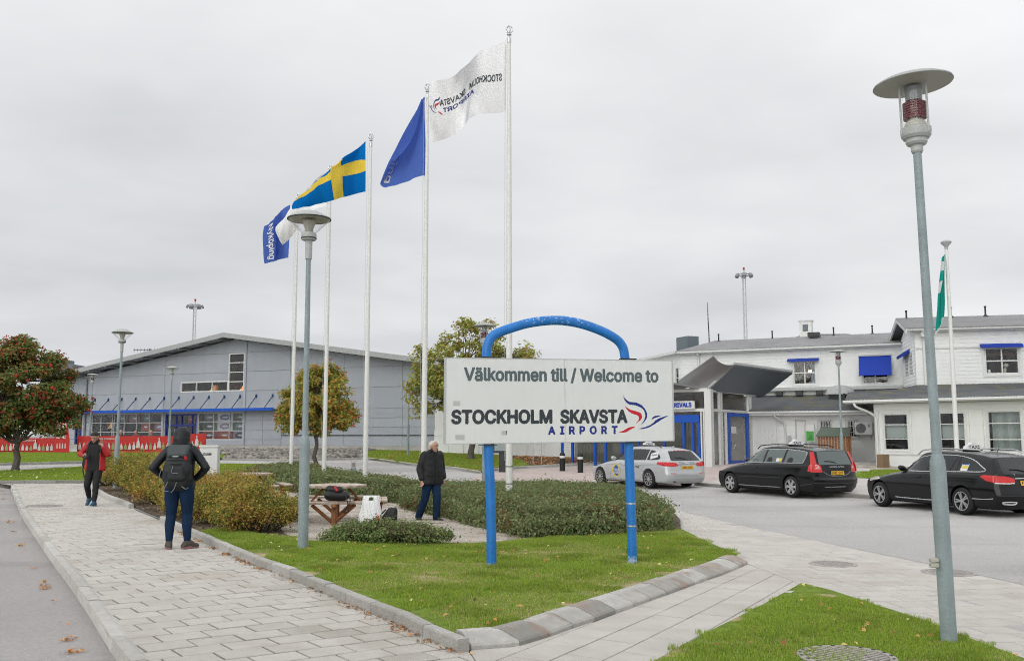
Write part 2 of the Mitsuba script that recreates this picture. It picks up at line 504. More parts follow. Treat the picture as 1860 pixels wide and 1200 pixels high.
def pavers(poly, org, ang, L, W, gap, off, thick, jit=0.002, bevel=0.006):
    """Slabs in half bond clipped to the polygon: list of (distance, mesh)."""
    ca, sa = math.cos(ang), math.sin(ang)
    loc = affinity.rotate(affinity.translate(poly, -org[0], -org[1]), -ang, origin=(0, 0), use_radians=True)
    prep = shapely.prepared.prep(loc)
    x0, y0, x1, y1 = loc.bounds
    out = []
    for j in range(int(math.floor(y0 / W)), int(math.ceil(y1 / W))):
        sh = (j % 2) * L / 2 + 0.02 * math.sin(j * 2.3)
        for i in range(int(math.floor(x0 / L)) - 1, int(math.ceil(x1 / L)) + 1):
            q = sbox(i * L + sh + gap / 2, j * W + gap / 2, (i + 1) * L + sh - gap / 2, (j + 1) * W - gap / 2)
            if not prep.intersects(q):
                continue
            q = q if prep.contains(q) else q.intersection(loc)
            for c in getattr(q, 'geoms', [q]):
                if c.geom_type != 'Polygon' or c.area < 0.006:
                    continue
                r = np.array(c.exterior.coords)[:-1]
                if Polygon(r).exterior.is_ccw is False:
                    r = r[::-1]
                ins = Polygon(r).buffer(-bevel, join_style=2)
                if ins.geom_type != 'Polygon' or ins.is_empty or len(ins.exterior.coords) - 1 != len(r):
                    ti = r
                else:
                    ti = np.array(ins.exterior.coords)[:-1]
                    if not Polygon(ti).exterior.is_ccw:
                        ti = ti[::-1]
                    k = np.argmin(np.hypot(*(ti - r[0]).T))
                    ti = np.roll(ti, -k, axis=0)
                n = len(r)
                cx, cy = r.mean(0)
                tilt = rng.normal(0, jit / L, 2)
                dz = rng.normal(0, jit * 0.6)

                def lift(a, extra):
                    wx, wy = a[:, 0] * ca - a[:, 1] * sa + org[0], a[:, 0] * sa + a[:, 1] * ca + org[1]
                    return np.column_stack([wx, wy, g(wx, wy) + off + extra + dz + tilt[0] * (a[:, 0] - cx) + tilt[1] * (a[:, 1] - cy)])
                v = np.vstack([lift(r, -thick), lift(r, -bevel * 0.7), lift(ti, 0)])
                f = []
                for a in range(n):
                    b = (a + 1) % n
                    f += [[a, b, n + b], [a, n + b, n + a], [n + a, n + b, 2 * n + b], [n + a, 2 * n + b, 2 * n + a]]
                f += [[2 * n, 2 * n + a, 2 * n + a + 1] for a in range(1, n - 1)]
                m = TM(v, f)
                tone = float(np.clip(rng.normal(0.66, 0.10), 0, 1)) if rng.random() > 0.06 else float(rng.uniform(0, 0.2))
                out.append((float(np.hypot(v[:, 0].mean(), v[:, 1].mean() - 0)), m, tone))
    return sorted(out, key=lambda t: t[0])


def visible(m):
    """Inside the photograph's field (so that the pieces built singly are ones that show)."""
    c = np.asarray(m.vertices).mean(0) - [0, 0, EYE]
    d = c[1] * math.cos(TILT) + c[2] * math.sin(TILT)
    if d < 1:
        return False
    px, py = c[0] / d * 1700, -(c[2] * math.cos(TILT) - c[1] * math.sin(TILT)) / d * 1700
    return abs(px) < 950 and py < 625


def lay(parent, name, field, bsdf, most=290, far=1e9):
    tri = []
    shown = 0
    for d, m, tone in field:
        uv = np.tile([tone, rng.random()], (len(m.vertices), 1))
        if shown < most and d < far and visible(m):
            add(name, m, bsdf, parent, uv=uv)
            shown += 1
        else:
            tri.append((m, uv))
    if tri:
        add(name + '_field', cat([a for a, _ in tri]), bsdf, parent, uv=np.vstack([b for _, b in tri]), kind='stuff')


KERB_IN = [(-16.66, 31.5), (-11.3, 21.85), (-8.17, 16.4), (-6.46, 13.43), (-4.99, 10.94), (-4.08, 9.37), (-3.45, 8.25), (-2.9, 7.34), (-1.9, 5.6), (-0.6, 3.3)]
PATH_R = [(-0.35, 7.93), (-0.73, 8.55), (-1.11, 9.27), (-1.38, 9.63), (-1.64, 10.07), (-1.94, 10.55), (-2.4, 11.27), (-2.68, 11.73), (-3.03, 12.24), (-3.38, 12.74), (-4.32, 14.34), (-5.07, 15.7),
          (-5.78, 16.95), (-7.05, 19.27), (-8.67, 21.98), (-9.44, 23.39), (-10.97, 25.83), (-13.9, 31.2)]
FRONT = [(-0.34, 7.98), (-0.04, 8.1), (0.21, 8.36), (0.44, 8.79), (0.69, 9.2), (0.94, 9.6), (1.19, 10.03), (1.43, 10.44), (1.87, 11.18), (2.36, 12.0), (2.83, 12.77), (3.12, 13.31), (3.42, 13.88)]
EDGE_R = [(3.42, 14.5), (3.36, 16.3), (3.35, 18.6), (3.85, 21.5), (4.2, 25.0)]
BACK = [(-20.46, 37.8), (-19.39, 42.37), (-14.54, 47.25), (-11.0, 46.4), (-9.8, 44.6), (-8.9, 42.0), (-7.2, 38.4), (-5.5, 35.6), (-3.5, 31.0), (-2.2, 28.9), (-0.4, 29.2), (1.6, 29.1), (3.5, 27.6)]
WHITE_L = [(3.62, 11.97), (2.67, 10.31), (1.79, 8.85), (1.2, 7.79), (0.3, 6.2)]
WHITE_R = [(3.62, 11.97), (3.80, 11.43), (3.88, 11.0), (3.97, 10.49), (4.08, 9.92), (4.15, 9.32), (4.2, 8.67), (4.25, 8.17), (4.4, 6.0)]
ROADLINE = [(4.3, 25.0), (4.94, 20.06), (5.38, 17.9), (5.62, 16.4), (5.97, 14.81), (6.14, 13.93), (6.28, 13.1), (6.5, 11.8), (6.9, 8.0), (7.1, 4.0)]
CARKERB = [(6.7, 34.85), (7.23, 33.65), (8.8, 30.9), (10.45, 28.1), (12.2, 24.4), (13.6, 20.5), (14.6, 15.0)]
FAR_END = [(-14.0, 33.5), (-17.1, 32.32), (-34.0, 26.5)]

left_zone = Polygon([(0.2, 3.0)] + [(-0.6, 3.3)] + KERB_IN[::-1][1:] + [(-17.4, 32.2), (-34, 26.5), (-34, -5), (0.2, -5)])
path_poly = Polygon(KERB_IN + [(0.9, 3.3), (0.0, 6.2)] + PATH_R + [(-14.1, 33.4), (-17.0, 32.3)]).buffer(0)
island = Polygon(PATH_R + FAR_END[:1] + [(-17.1, 32.35), (-34, 26.6), (-46, 30), (-46, 34), (-20.46, 37.8)] + BACK[1:] + EDGE_R[::-1] + FRONT[::-1]).buffer(0)
walk_poly = Polygon([(0.0, 6.2), (-0.35, 7.93)] + FRONT + [(3.62, 11.97)] + WHITE_L[1:]).buffer(0)
right_poly = Polygon([FRONT[-1]] + EDGE_R + ROADLINE + WHITE_R[::-1]).buffer(0)
lawn_front = Polygon(WHITE_L[::-1] + WHITE_R[1:]).buffer(0)

add('ground', sheet(sbox(-700, -60, 700, 900), -0.32, 40.0), 'mat_asphalt', kind='structure')
low = left_zone.union(path_poly).union(walk_poly).union(lawn_front).union(Polygon([(0.2, -5), (7.2, -5), (7.1, 4), (4.4, 6), (0.3, 6.2)])).buffer(0.02)
add('road', sheet(sbox(-60, -5, 70, 75).difference(low).difference(island.buffer(-0.3)), 0.0, 2.0), 'mat_asphalt', kind='structure', smooth=True)
patch = Polygon([(4.3, 31), (5.2, 28.2), (7.05, 23.97), (9.1, 16.68), (9.6, 9), (7.2, 9)] + ROADLINE[::-1][2:]).buffer(0)
add('road_repair', sheet(patch.difference(right_poly.buffer(0.01)), 0.004, 2.0), procd('mat_asphalt_new', lambda p, n, uv: m_asphalt(p, n, uv) * mi.Color3f(0.95, 0.955, 0.96), 0.85, 0.3, b_fine, 0.0025), kind='structure', smooth=True)
add('side_road', sheet(left_zone, -0.12, 2.0), procd('mat_asphalt_old', lambda p, n, uv: m_asphalt(p, n, uv) * mi.Color3f(0.82, 0.80, 0.80), 0.85, 0.3, b_fine, 0.0025), kind='structure', smooth=True)

# ---- the paved walk on the left
lp = add('left_pavement', sheet(path_poly, -0.012, 1.0), 'mat_joint', kind='structure', smooth=True)
MANHOLES = [(-11.35, 23.0, 0.42), (4.68, 13.95, 0.34), (6.0, 13.15, 0.36)]
hole = shapely.union_all([Point(x, y).buffer(r + 0.02) for x, y, r in MANHOLES])
lay(lp, 'paver', pavers(path_poly.difference(hole).buffer(-0.004), (-2.5687, 7.902), math.radians(37.5), 0.405, 0.285, 0.017, 0.0, 0.03), 'mat_paver', 295, 30)
# ---- the walk between the lawns, and the paved apron beside the road
wk = add('front_walk', sheet(walk_poly, -0.008, 1.0), 'mat_joint', kind='structure', smooth=True)
lay(wk, 'slab', pavers(walk_poly.buffer(-0.004), (1.08, 8.38), math.radians(61.3), 0.7, 0.35, 0.009, 0.002, 0.03, 0.0012, 0.004), 'mat_slab', 290)
rp = add('paved_apron', sheet(right_poly, -0.008, 1.0), 'mat_joint', kind='structure', smooth=True)
lay(rp, 'slab', pavers(right_poly.difference(hole).buffer(-0.004), (4.83, 9.86), math.radians(9), 0.46, 0.345, 0.012, 0.003, 0.03, 0.0014, 0.004), 'mat_slab', 290, 26)

# ---- manhole covers
for i, (x, y, r) in enumerate(MANHOLES + [(2.72, 7.86, 0.39)]):
    k = thing('manhole_cover', ['small round iron cover in the left walk near the man in red', 'round iron cover in the grey paved apron beyond the kerb end',
                                'round iron cover at the road edge behind the tall right lamp post', 'large round iron cover with bar pattern in the foreground lawn'][i], 'manhole cover')
    z0 = gz(x, y) + (0.006 if i < 3 else 0.055)
    tilt = mat((x, y, z0), 0.6, -0.0, 0)
    add('rim', xf(lathe([(r, -0.05), (r, 0.0), (r - 0.01, 0.006), (r - 0.055, 0.006), (r - 0.06, -0.012), (0.0, -0.012)], 40), tilt), 'mat_iron', k)
    bars = []
    for a in np.arange(-r + 0.09, r - 0.08, 0.05):
        h = math.sqrt(max((r - 0.07) ** 2 - a * a, 0.001))
        for b in np.arange(-h, h - 0.03, 0.11):
            bars.append(box((min(b + 0.05 + (0.055 if int(a * 20) % 2 else 0), h - 0.04), a, -0.005), (0.09, 0.028, 0.016), bev=0.004))
    add('bar_pattern', xf(cat(bars), tilt), 'mat_iron', k)
    if i == 3:
        holes = [box(((r - 0.03) * math.cos(q), (r - 0.03) * math.sin(q), 0.008), (0.022, 0.03, 0.006), q) for q in np.arange(20) * 2 * PI / 20]
        add('rim_notch', xf(cat(holes), tilt), 'mat_dark', k)

# ---- planting bed, picnic place and lawns on the island
bed = add('planting_bed', sheet(island.buffer(-0.05), 0.035, 1.0), 'mat_soil', kind='structure', smooth=True)
plaza = Polygon([(-3.94, 16.5), (-3.28, 15.15), (-2.86, 14.9), (-1.06, 15.39), (-0.36, 15.57), (0.36, 16.0), (-0.2, 19.47), (-1.9, 23.9), (-3.4, 26.4), (-6.01, 29.0), (-8.6, 32.4), (-9.4, 30.0), (-7.46, 26.6), (-5.9, 22.6), (-4.7, 19.0)]).buffer(0)
add('picnic_ground', sheet(plaza, 0.042, 0.5), 'mat_sandy', kind='structure', smooth=True)
lawn_main = Polygon([(x + 0.08, y + 0.06) for x, y in PATH_R[:11]] + [(-5.2, 16.0), (-5.42, 17.0), (-4.87, 16.87), (-4.4, 16.4), (-3.6, 15.6), (-3.2, 15.2), (-2.86, 15.0), (-1.06, 15.42), (-0.36, 15.6), (0.16, 16.42), (2.0, 17.7), (3.3, 18.9)]
                    + EDGE_R[::-1][2:] + [(x - 0.15, y + 0.15) for x, y in FRONT[::-1]]).buffer(0).intersection(island)
add('lawn', sheet(lawn_main, 0.06, 0.5), 'mat_turf', kind='structure', smooth=True)
lawn_tree = Polygon([(-14.0, 33.6), (-17.1, 32.45), (-34, 26.7), (-46, 30), (-46, 34), (-20.46, 37.7), (-19.39, 42.2), (-14.54, 47.1), (-11.0, 46.3), (-10.0, 44.4), (-9.6, 41.0), (-10.2, 36.0), (-12.0, 33.0)])
add('lawn', sheet(lawn_tree, 0.06, 1.0), 'mat_turf', kind='structure', smooth=True)
add('lawn', sheet(lawn_front, 0.025, 0.5), 'mat_turf', kind='structure', smooth=True)
lawn_bank = Polygon([(-8.2, 52.2), (-5.26, 47.57), (-3.74, 45.9), (-2.9, 45.27), (-1.54, 42.75), (-1.27, 43.67), (0.13, 45.49), (0.9, 46.0), (0.6, 50.0), (-0.6, 55.3), (-5.6, 60.5), (-9, 62.5), (-9.2, 58.5)])
add('lawn', sheet(lawn_bank, 0.09, 1.0), 'mat_turf', kind='structure', smooth=True)
leafbed = Polygon([(0.9, 46.0), (1.88, 46.3), (4.1, 47.55), (6.0, 49.5), (3.0, 54.5), (-0.6, 55.3), (0.6, 50.0)])
add('leaf_bed', sheet(leafbed, 0.085, 1.0), 'mat_soil', kind='structure', smooth=True)
lawn_back = Polygon([(-46, 36), (-23.6, 43.5), (-21.14, 46.3), (-18.2, 49.3), (-15.8, 50.9), (-15.8, 54.6), (-19, 57.5), (-31, 62), (-60, 62)])
add('lawn', sheet(lawn_back, 0.08, 1.0), 'mat_turf', kind='structure', smooth=True)
rock_poly = Polygon([(-15.6, 50.9), (-11.84, 50.2), (-9.82, 51.3), (-8.2, 52.4), (-9.2, 58.5), (-9, 62.5), (-19, 66), (-19, 58), (-15.8, 54.8)])
add('gravel_bed', sheet(rock_poly, 0.07, 1.0), 'mat_soil', kind='structure', smooth=True)
pink = Polygon([(-1.52, 42.14), (-1.26, 43.36), (0.13, 45.16), (1.9, 45.9), (4.08, 46.9), (6.0, 49.0), (14, 52), (14.5, 44.0), (11.69, 42.0), (8.97, 37.61), (7.2, 34.6), (6.7, 34.85), (5.16, 34.3), (2.91, 34.75), (0.4, 34.9), (-2.01, 36.0)])
add('red_paving', sheet(pink, 0.006, 1.0), 'mat_redpave', kind='structure', smooth=True)
walk2 = Polygon(CARKERB + [(25, 15), (30, 36), (18, 44), (12.5, 44.5), (11.69, 42.0), (8.97, 37.61), (7.2, 34.9)]).buffer(0)
fpave = add('forecourt', sheet(walk2.buffer(-0.06), 0.115, 1.0), procd('mat_forecourt', lambda p, n, uv: mix((0.36, 0.34, 0.325), (0.45, 0.43, 0.415), fbm(p.x * 2, p.y * 2, 0, 3)), 0.85, 0.3, b_fine, 0.002), kind='structure', smooth=True)
grass3 = Polygon([(12.95, 36.3), (12.49, 34.54), (13.22, 33.58), (16.05, 29.71), (21, 24), (24, 28), (19.27, 35.0), (16.73, 36.9), (14.97, 37.9)])
add('lawn', sheet(grass3, 0.13, 1.0), 'mat_turf', kind='structure', smooth=True)
add('gravel_strip', sheet(Polygon([(14.9, 38.1), (16.73, 37.1), (19.27, 35.3), (23, 32), (24, 34), (16.0, 40.6), (12.6, 43.6), (12.4, 42.2)]), 0.122, 1.0), 'mat_sandy', kind='structure', smooth=True)


# ---- kerbs: every stone its own piece
def along(line, step, jitter=0.0):
    ls = LineString(line)
    s, out = 0.0, []
    while s < ls.length - step * 0.4:
        e = min(ls.length, s + step * (1 + rng.uniform(-jitter, jitter)))
        out.append((np.array(ls.interpolate(s).coords[0]), np.array(ls.interpolate(e).coords[0])))
        s = e
    return out


def kerb_stone(a, b, prof, gap=0.006, side=1, dz=0.0, na=None, nb=None):
    """A stone from a to b; prof [(offset to the left of a->b, height over the ground)] runs round its outline."""
    d = (b - a) / np.linalg.norm(b - a)
    n = np.array([-d[1], d[0]]) * side
    a2, b2 = a + d * gap / 2, b - d * gap / 2
    v = []
    tw = rng.normal(0, 0.004, 2)
    for e, (p, nn) in enumerate(((a2, na), (b2, nb))):
        nn = n if nn is None else nn * side
        z = gz(*p)
        for o, h in prof:
            q = p + nn * o
            v.append([q[0], q[1], z + h + dz + tw[e]])
    k = len(prof)
    f = []
    for i in range(k):
        j = (i + 1) % k
        f += [[i, j, k + j], [i, k + j, k + i]]
    f += [[0, i + 1, i] for i in range(1, k - 1)] + [[k, k + i, k + i + 1] for i in range(1, k - 1)]
    m = trimesh.Trimesh(np.array(v), f, process=False)
    if m.volume < 0:
        m.invert()
    return TM(m.vertices, m.faces)


def kerb_line(name, line, step, prof, side, tone, rust=0.0, most=120, jitter=0.05, gap=0.006):
    r = key_for(name)
    tag(r, kind='structure')
    for i, (a, b) in enumerate(along(line, step, jitter)):
        m = kerb_stone(a, b, prof, gap, side)
        t = float(np.clip(rng.normal(tone, 0.13 + 0.16 * (rust > 0)), 0, 1))
        ru = float(rng.random() < 0.7) * rng.uniform(0.5, 1.3) * rust
        add('kerb_stone', m, 'mat_kerb', r, uv=np.tile([t, ru], (len(m.vertices), 1)))
    return r


kerb_line('side_road_kerb', KERB_IN, 1.0, [(0.0, -0.3), (0.0, 0.012), (-0.09, 0.014), (-0.135, -0.004), (-0.175, -0.07), (-0.185, -0.3)], -1, 0.62, gap=0.004)
kerb_line('walk_kerb', spline(PATH_R[:14], 3), 0.62, [(0.0, -0.1), (0.0, 0.10), (-0.012, 0.112), (-0.10, 0.112), (-0.11, 0.10), (-0.11, -0.1)], -1, 0.38)
kerb_line('walk_kerb', [(-9.0, 22.6), (-9.44, 23.39), (-10.97, 25.83), (-13.9, 31.2)], 0.9, [(0.0, -0.1), (0.0, 0.10), (-0.012, 0.112), (-0.10, 0.112), (-0.11, 0.10), (-0.11, -0.1)], -1, 0.6)
kerb_line('lawn_kerb', spline(FRONT, 3), 0.47, [(0.0, -0.1), (0.0, 0.032), (0.02, 0.05), (0.17, 0.108), (0.20, 0.115), (0.31, 0.115), (0.31, -0.1)], 1, 0.6, rust=1.0, jitter=0.03, gap=0.012)
kerb_line('lawn_edging', EDGE_R[:3], 0.6, [(0.0, -0.1), (0.0, 0.035), (0.09, 0.035), (0.09, -0.1)], 1, 0.8)
kerb_line('lawn_edging', WHITE_L, 0.9, [(0.0, -0.1), (0.0, 0.022), (-0.075, 0.022), (-0.075, -0.1)], -1, 1.0)
kerb_line('lawn_edging', WHITE_R, 0.7, [(0.0, -0.1), (0.0, 0.022), (-0.06, 0.022), (-0.06, -0.1)], 1, 1.0)
kerb_line('car_kerb', CARKERB, 1.0, [(0.0, -0.2), (0.0, 0.10), (0.02, 0.12), (0.14, 0.12), (0.14, -0.2)], 1, 0.15)
kerb_line('far_kerb', [(-13.9, 33.55), (-17.1, 32.4), (-34.0, 26.6)], 1.0, [(0.0, -0.2), (0.0, 0.085), (0.015, 0.10), (0.12, 0.10), (0.12, -0.2)], -1, 0.15)
kerb_line('bank_kerb', [(-15.6, 50.8), (-11.84, 50.1), (-9.82, 51.2), (-8.0, 52.2), (-5.26, 47.6), (-3.74, 45.95), (-2.9, 45.3), (-1.54, 42.85)], 1.0, [(0.0, -0.2), (0.0, 0.10), (0.02, 0.12), (0.16, 0.12), (0.16, -0.2)], 1, 0.6)
kerb_line('bank_kerb', [(-1.27, 43.6), (0.13, 45.4), (1.88, 46.2), (4.2, 47.5), (6.0, 49.4)], 1.0, [(0.0, -0.2), (0.0, 0.10), (0.02, 0.12), (0.16, 0.12), (0.16, -0.2)], 1, 0.75)
kerb_line('bank_kerb', [(-30, 41.2), (-23.6, 43.4), (-21.1, 46.2), (-18.2, 49.2), (-15.8, 50.7)], 1.0, [(0.0, -0.2), (0.0, 0.10), (0.02, 0.12), (0.16, 0.12), (0.16, -0.2)], 1, 0.35)
# ================================================================ welcome sign
def fit(s, x0, x1, y0, y1, depth=0.004, bold=True, spacing=0.0):
    m = text(s, y1 - y0, depth, bold, spacing=spacing)
    v = np.array(m.vertices)
    v[:, 0] = x0 + (v[:, 0] - v[:, 0].min()) / np.ptp(v[:, 0]) * (x1 - x0)
    v[:, 1] += y0
    return TM(v, m.faces)


def heavier(m, d):
    """The same letters drawn again a hair to either side: a heavier cut."""
    out = []
    for i, (dx, dy) in enumerate(((0, 0), (d, 0), (-d, 0), (0, d), (0, -d))):
        v = np.array(m.vertices)
        v[:, 0] += dx
        v[:, 1] += dy
        v[v[:, 2] > 1e-4, 2] += i * 0.0003
        out.append(TM(v, m.faces))
    return cat(out)


sign = thing('welcome_sign', 'white airport welcome board hung in a blue arched tube frame on the front lawn', 'sign')
SG = Fr((-0.88, 12.5, 0), (3.18, 0.95))
pA, pB = SG.w(np.array([0.62, -0.075, 0])), SG.w(np.array([2.68, -0.075, 0]))
zA, zB = gz(*pA[:2]) - 0.1, gz(*pB[:2]) - 0.1
arch = [(0.66, zA), (0.648, 0.9), (0.60, 2.0), (0.585, 2.85), (0.585, 3.03), (0.60, 3.12), (0.645, 3.205), (0.74, 3.275), (0.95, 3.355), (1.2, 3.43), (1.5, 3.475), (1.75, 3.475), (2.0, 3.435), (2.25, 3.36), (2.42, 3.285),
        (2.53, 3.215), (2.60, 3.12), (2.625, 3.0), (2.635, 2.85), (2.66, 2.0), (2.69, 0.9), (2.70, zB)]
arch = spline(np.array([[s, -0.085, z] for s, z in arch]), 4)
add('tube_frame', TM(SG.w(tube(arch, 0.066, 18).vertices), tube(arch, 0.066, 18).faces[:, ::-1]), 'mat_bluepost', sign, smooth=50)
# the board hangs a touch higher at its right end, as the photograph shows
lean = 0.04 / 3.32


def on_sign(mesh, d0=0.0):
    v = np.array(mesh.vertices)
    v[:, 1] += v[:, 0] * 0.0
    v[:, 2] += d0
    return SG.flat(TM(v, mesh.faces))


def board(s0, s1):
    v = np.array([[s0, 1.765 + s0 * lean], [s1, 1.765 + s1 * lean], [s1, 2.905 + s1 * lean], [s0, 2.905 + s0 * lean]])
    return v


for s0, s1 in ((0.0, 1.683), (1.687, 3.32)):
    m = ex(Polygon(board(s0, s1)), -0.045, 0.0)
    add('panel', SG.flat(m), 'mat_signpanel', sign)
rim = Polygon(board(-0.012, 3.332)).buffer(0.008, join_style=2).difference(Polygon(board(0, 3.32)).buffer(-0.004))
add('rim', SG.flat(ex(rim, -0.05, 0.004)), 'mat_lightgrey', sign)
for s in (0.585, 2.65):
    add('bracket', SG.flat(cat(box((s, 2.925 + s * lean, -0.03), (0.24, 0.012, 0.08)), box((s, 1.742 + s * lean, -0.03), (0.24, 0.012, 0.08)))), 'mat_dark', sign)


def tilted(m):
    v = np.array(m.vertices)
    v[:, 1] += (v[:, 0] - 1.5) * lean * 0.8
    return TM(v, m.faces)


L1 = add('lettering', on_sign(tilted(heavier(fit('Välkommen till / Welcome to', 0.25, 3.1, 2.625, 2.79, 0.003), 0.005))), 'mat_lettering_grey', sign)
L2 = add('lettering', on_sign(tilted(heavier(cat(fit('STOCKHOLM', 0.08, 1.49, 2.05, 2.218, 0.003), fit('SKAVSTA', 1.62, 2.61, 2.05, 2.218, 0.003)), 0.008))), 'mat_lettering', sign)
L3 = add('lettering', on_sign(tilted(heavier(fit('AIRPORT', 1.44, 2.46, 1.895, 1.995, 0.003, spacing=0.075), 0.005))), 'mat_navy', sign)


def smooth_poly(pts, n=5):
    return Polygon(spline(list(pts) + [pts[0]], n)).buffer(0)


LOGO = {'navy': [[(2.55, 2.45), (2.58, 2.4), (2.65, 2.35), (2.75, 2.34), (2.84, 2.3), (2.9, 2.23), (2.92, 2.17), (2.9, 2.1), (2.83, 2.03), (2.88, 2.11), (2.89, 2.17), (2.87, 2.23), (2.82, 2.27), (2.74, 2.3), (2.64, 2.315), (2.58, 2.37)],
                 [(2.78, 1.97), (2.9, 2.0), (2.99, 2.04), (3.08, 2.11), (3.25, 2.16), (3.14, 2.1), (3.04, 2.04), (2.94, 1.99), (2.86, 1.97)], [(2.98, 2.1), (3.03, 2.15), (3.14, 2.16), (3.06, 2.13)]],
        'red': [[(2.58, 2.29), (2.66, 2.24), (2.74, 2.22), (2.82, 2.19), (2.84, 2.14), (2.82, 2.1), (2.75, 2.05), (2.79, 2.1), (2.79, 2.13), (2.77, 2.16), (2.7, 2.18), (2.63, 2.22)],
                [(2.48, 1.92), (2.56, 1.95), (2.64, 1.99), (2.73, 2.0), (2.66, 1.96), (2.58, 1.92)]]}
add('emblem', on_sign(cat([ex(smooth_poly(p), 0, 0.003) for p in LOGO['navy']])), 'mat_navy', sign)
add('emblem', on_sign(cat([ex(smooth_poly(p), 0, 0.003) for p in LOGO['red']])), 'mat_logo_red', sign)
plain('mat_sticker', (0.57, 0.58, 0.57), 0.6)
for x, y, w, h in ((0.145, 2.3, 0.10, 0.065), (0.195, 1.85, 0.13, 0.07), (0.80, 1.91, 0.06, 0.06)):
    add('old_sticker', on_sign(box((x, y, 0.0008), (w, h, 0.0016))), 'mat_sticker', sign)
add('old_sticker', on_sign(box((0.838, 1.915, 0.0012), (0.012, 0.05, 0.003))), 'mat_dark', sign)
for z in (0.93, 0.62):
    c = SG.w(np.array([2.69, -0.085, z]))
    add('strap', lathe([(0.068, -0.01), (0.070, -0.01), (0.070, 0.01), (0.068, 0.01)], 20, c), 'mat_alu', sign)

# ================================================================ street lamps
def lamp_disc(name, label, x, y, base, s=1.0, lean_deg=0.0, group=None, tilt=0.0, post=None):
    """Post lamp with a wide disc over a glass cylinder and a stack of red louvres."""
    k = thing('street_lamp', label, 'street lamp', group)
    M = mat((x, y, base), 0.0, 0, math.radians(-lean_deg), s)
    P = lambda m: xf(m, M)
    add('sleeve', P(lathe([(0.071, -0.12), (0.071, 1.56), (0.066, 1.64), (0.045, 1.70)], 24)), 'mat_galv', k, smooth=40)
    add('pole', P(lathe([(0.0445, 1.62), (0.038, 4.60)], 20)), 'mat_galv', k, smooth=40)
    add('base_ring', P(cat(lathe([(0.045, 4.56), (0.055, 4.58), (0.055, 4.63), (0.085, 4.64), (0.098, 4.66), (0.098, 4.695), (0.118, 4.70), (0.135, 4.725), (0.14, 4.76), (0.14, 4.80), (0.12, 4.81), (0.0, 4.81)], 48))), 'mat_lamp_metal', k, smooth=10)
    add('glass', P(lathe([(0.122, 4.80), (0.122, 5.22)], 28)), 'mat_lampglass', k, smooth=True)
    add('reflector', P(cat(lathe([(0.105, 4.815), (0.095, 4.85), (0.055, 4.905), (0.05, 4.93), (0.0, 4.93)], 24))), 'mat_lamp_under', k, smooth=30)
    for i in range(7):
        z = 4.905 + i * 0.0235
        add('louvre', P(lathe([(0.045, z - 0.004), (0.104, z - 0.009), (0.106, z + 0.006), (0.045, z + 0.009), (0.045, z)], 24)), 'mat_darkred', k, smooth=30)
    add('upper_can', P(lathe([(0.0, 5.075), (0.075, 5.075), (0.08, 5.21)], 24)), 'mat_grey', k, smooth=30)
    for i in range(3):
        a = 0.55 + i * 2 * PI / 3 - PI / 2
        add('rod', P(cat(tube([(0.137 * math.cos(a), 0.137 * math.sin(a), 4.74), (0.137 * math.cos(a), 0.137 * math.sin(a), 5.235)], 0.011, 8))), 'mat_lamp_metal', k, smooth=40)
    D = M @ mat((0, 0, 5.235), 0, 0, math.radians(tilt))
    add('disc', xf(lathe([(0.358, 0.0), (0.364, 0.006), (0.358, 0.018), (0.28, 0.058), (0.19, 0.084), (0.10, 0.10), (0.0, 0.105)], 44), D), 'mat_lamp_metal', k, smooth=40)
    add('disc_underside', xf(lathe([(0.0, 0.0), (0.12, -0.004), (0.28, 0.006), (0.356, 0.0)], 44), D), 'mat_lamp_under', k, smooth=40)
    return k


def lamp_cone(label, x, y, base, s=1.0, lean_deg=0.0, group=None):
    """Post lamp with a shallow hood over a clear glass cone."""
    k = thing('street_lamp', label, 'street lamp', group)
    M = mat((x, y, base), 0.0, 0, math.radians(-lean_deg), s)
    P = lambda m: xf(m, M)
    add('sleeve', P(lathe([(0.077, -0.12), (0.077, 1.56), (0.072, 1.64), (0.046, 1.72)], 24)), 'mat_galv', k, smooth=40)
    add('pole', P(lathe([(0.046, 1.64), (0.037, 4.45)], 20)), 'mat_galv', k, smooth=40)
    add('neck', P(lathe([(0.040, 4.42), (0.052, 4.42), (0.055, 4.70), (0.04, 4.72)], 20)), 'mat_lamp_metal', k, smooth=30)
    add('collar', P(lathe([(0.055, 4.70), (0.11, 4.72), (0.118, 4.74), (0.118, 4.80), (0.11, 4.83), (0.0, 4.83)], 28)), 'mat_lamp_metal', k, smooth=30)
    add('collar_band', P(lathe([(0.119, 4.735), (0.121, 4.74), (0.121, 4.752), (0.119, 4.757)], 28)), 'mat_dark', k)
    add('lamp_core', P(lathe([(0.06, 4.83), (0.065, 4.90), (0.085, 4.95), (0.10, 5.02), (0.0, 5.03)], 24)), 'mat_lamp_under', k, smooth=40)
    add('glass_cone', P(lathe([(0.115, 4.835), (0.325, 5.045)], 36)), 'mat_lampglass', k, smooth=True)
    add('hood', P(lathe([(0.326, 5.045), (0.335, 5.052), (0.328, 5.065), (0.20, 5.135), (0.13, 5.165), (0.0, 5.18)], 44)), 'mat_lamp_metal', k, smooth=40)
    add('hood_rim', P(lathe([(0.322, 5.036), (0.337, 5.040), (0.337, 5.054), (0.326, 5.058)], 44)), 'mat_dark', k, smooth=30)
    add('hood_underside', P(lathe([(0.0, 5.06), (0.15, 5.058), (0.32, 5.044)], 44)), 'mat_lamp_under', k, smooth=40)
    return k


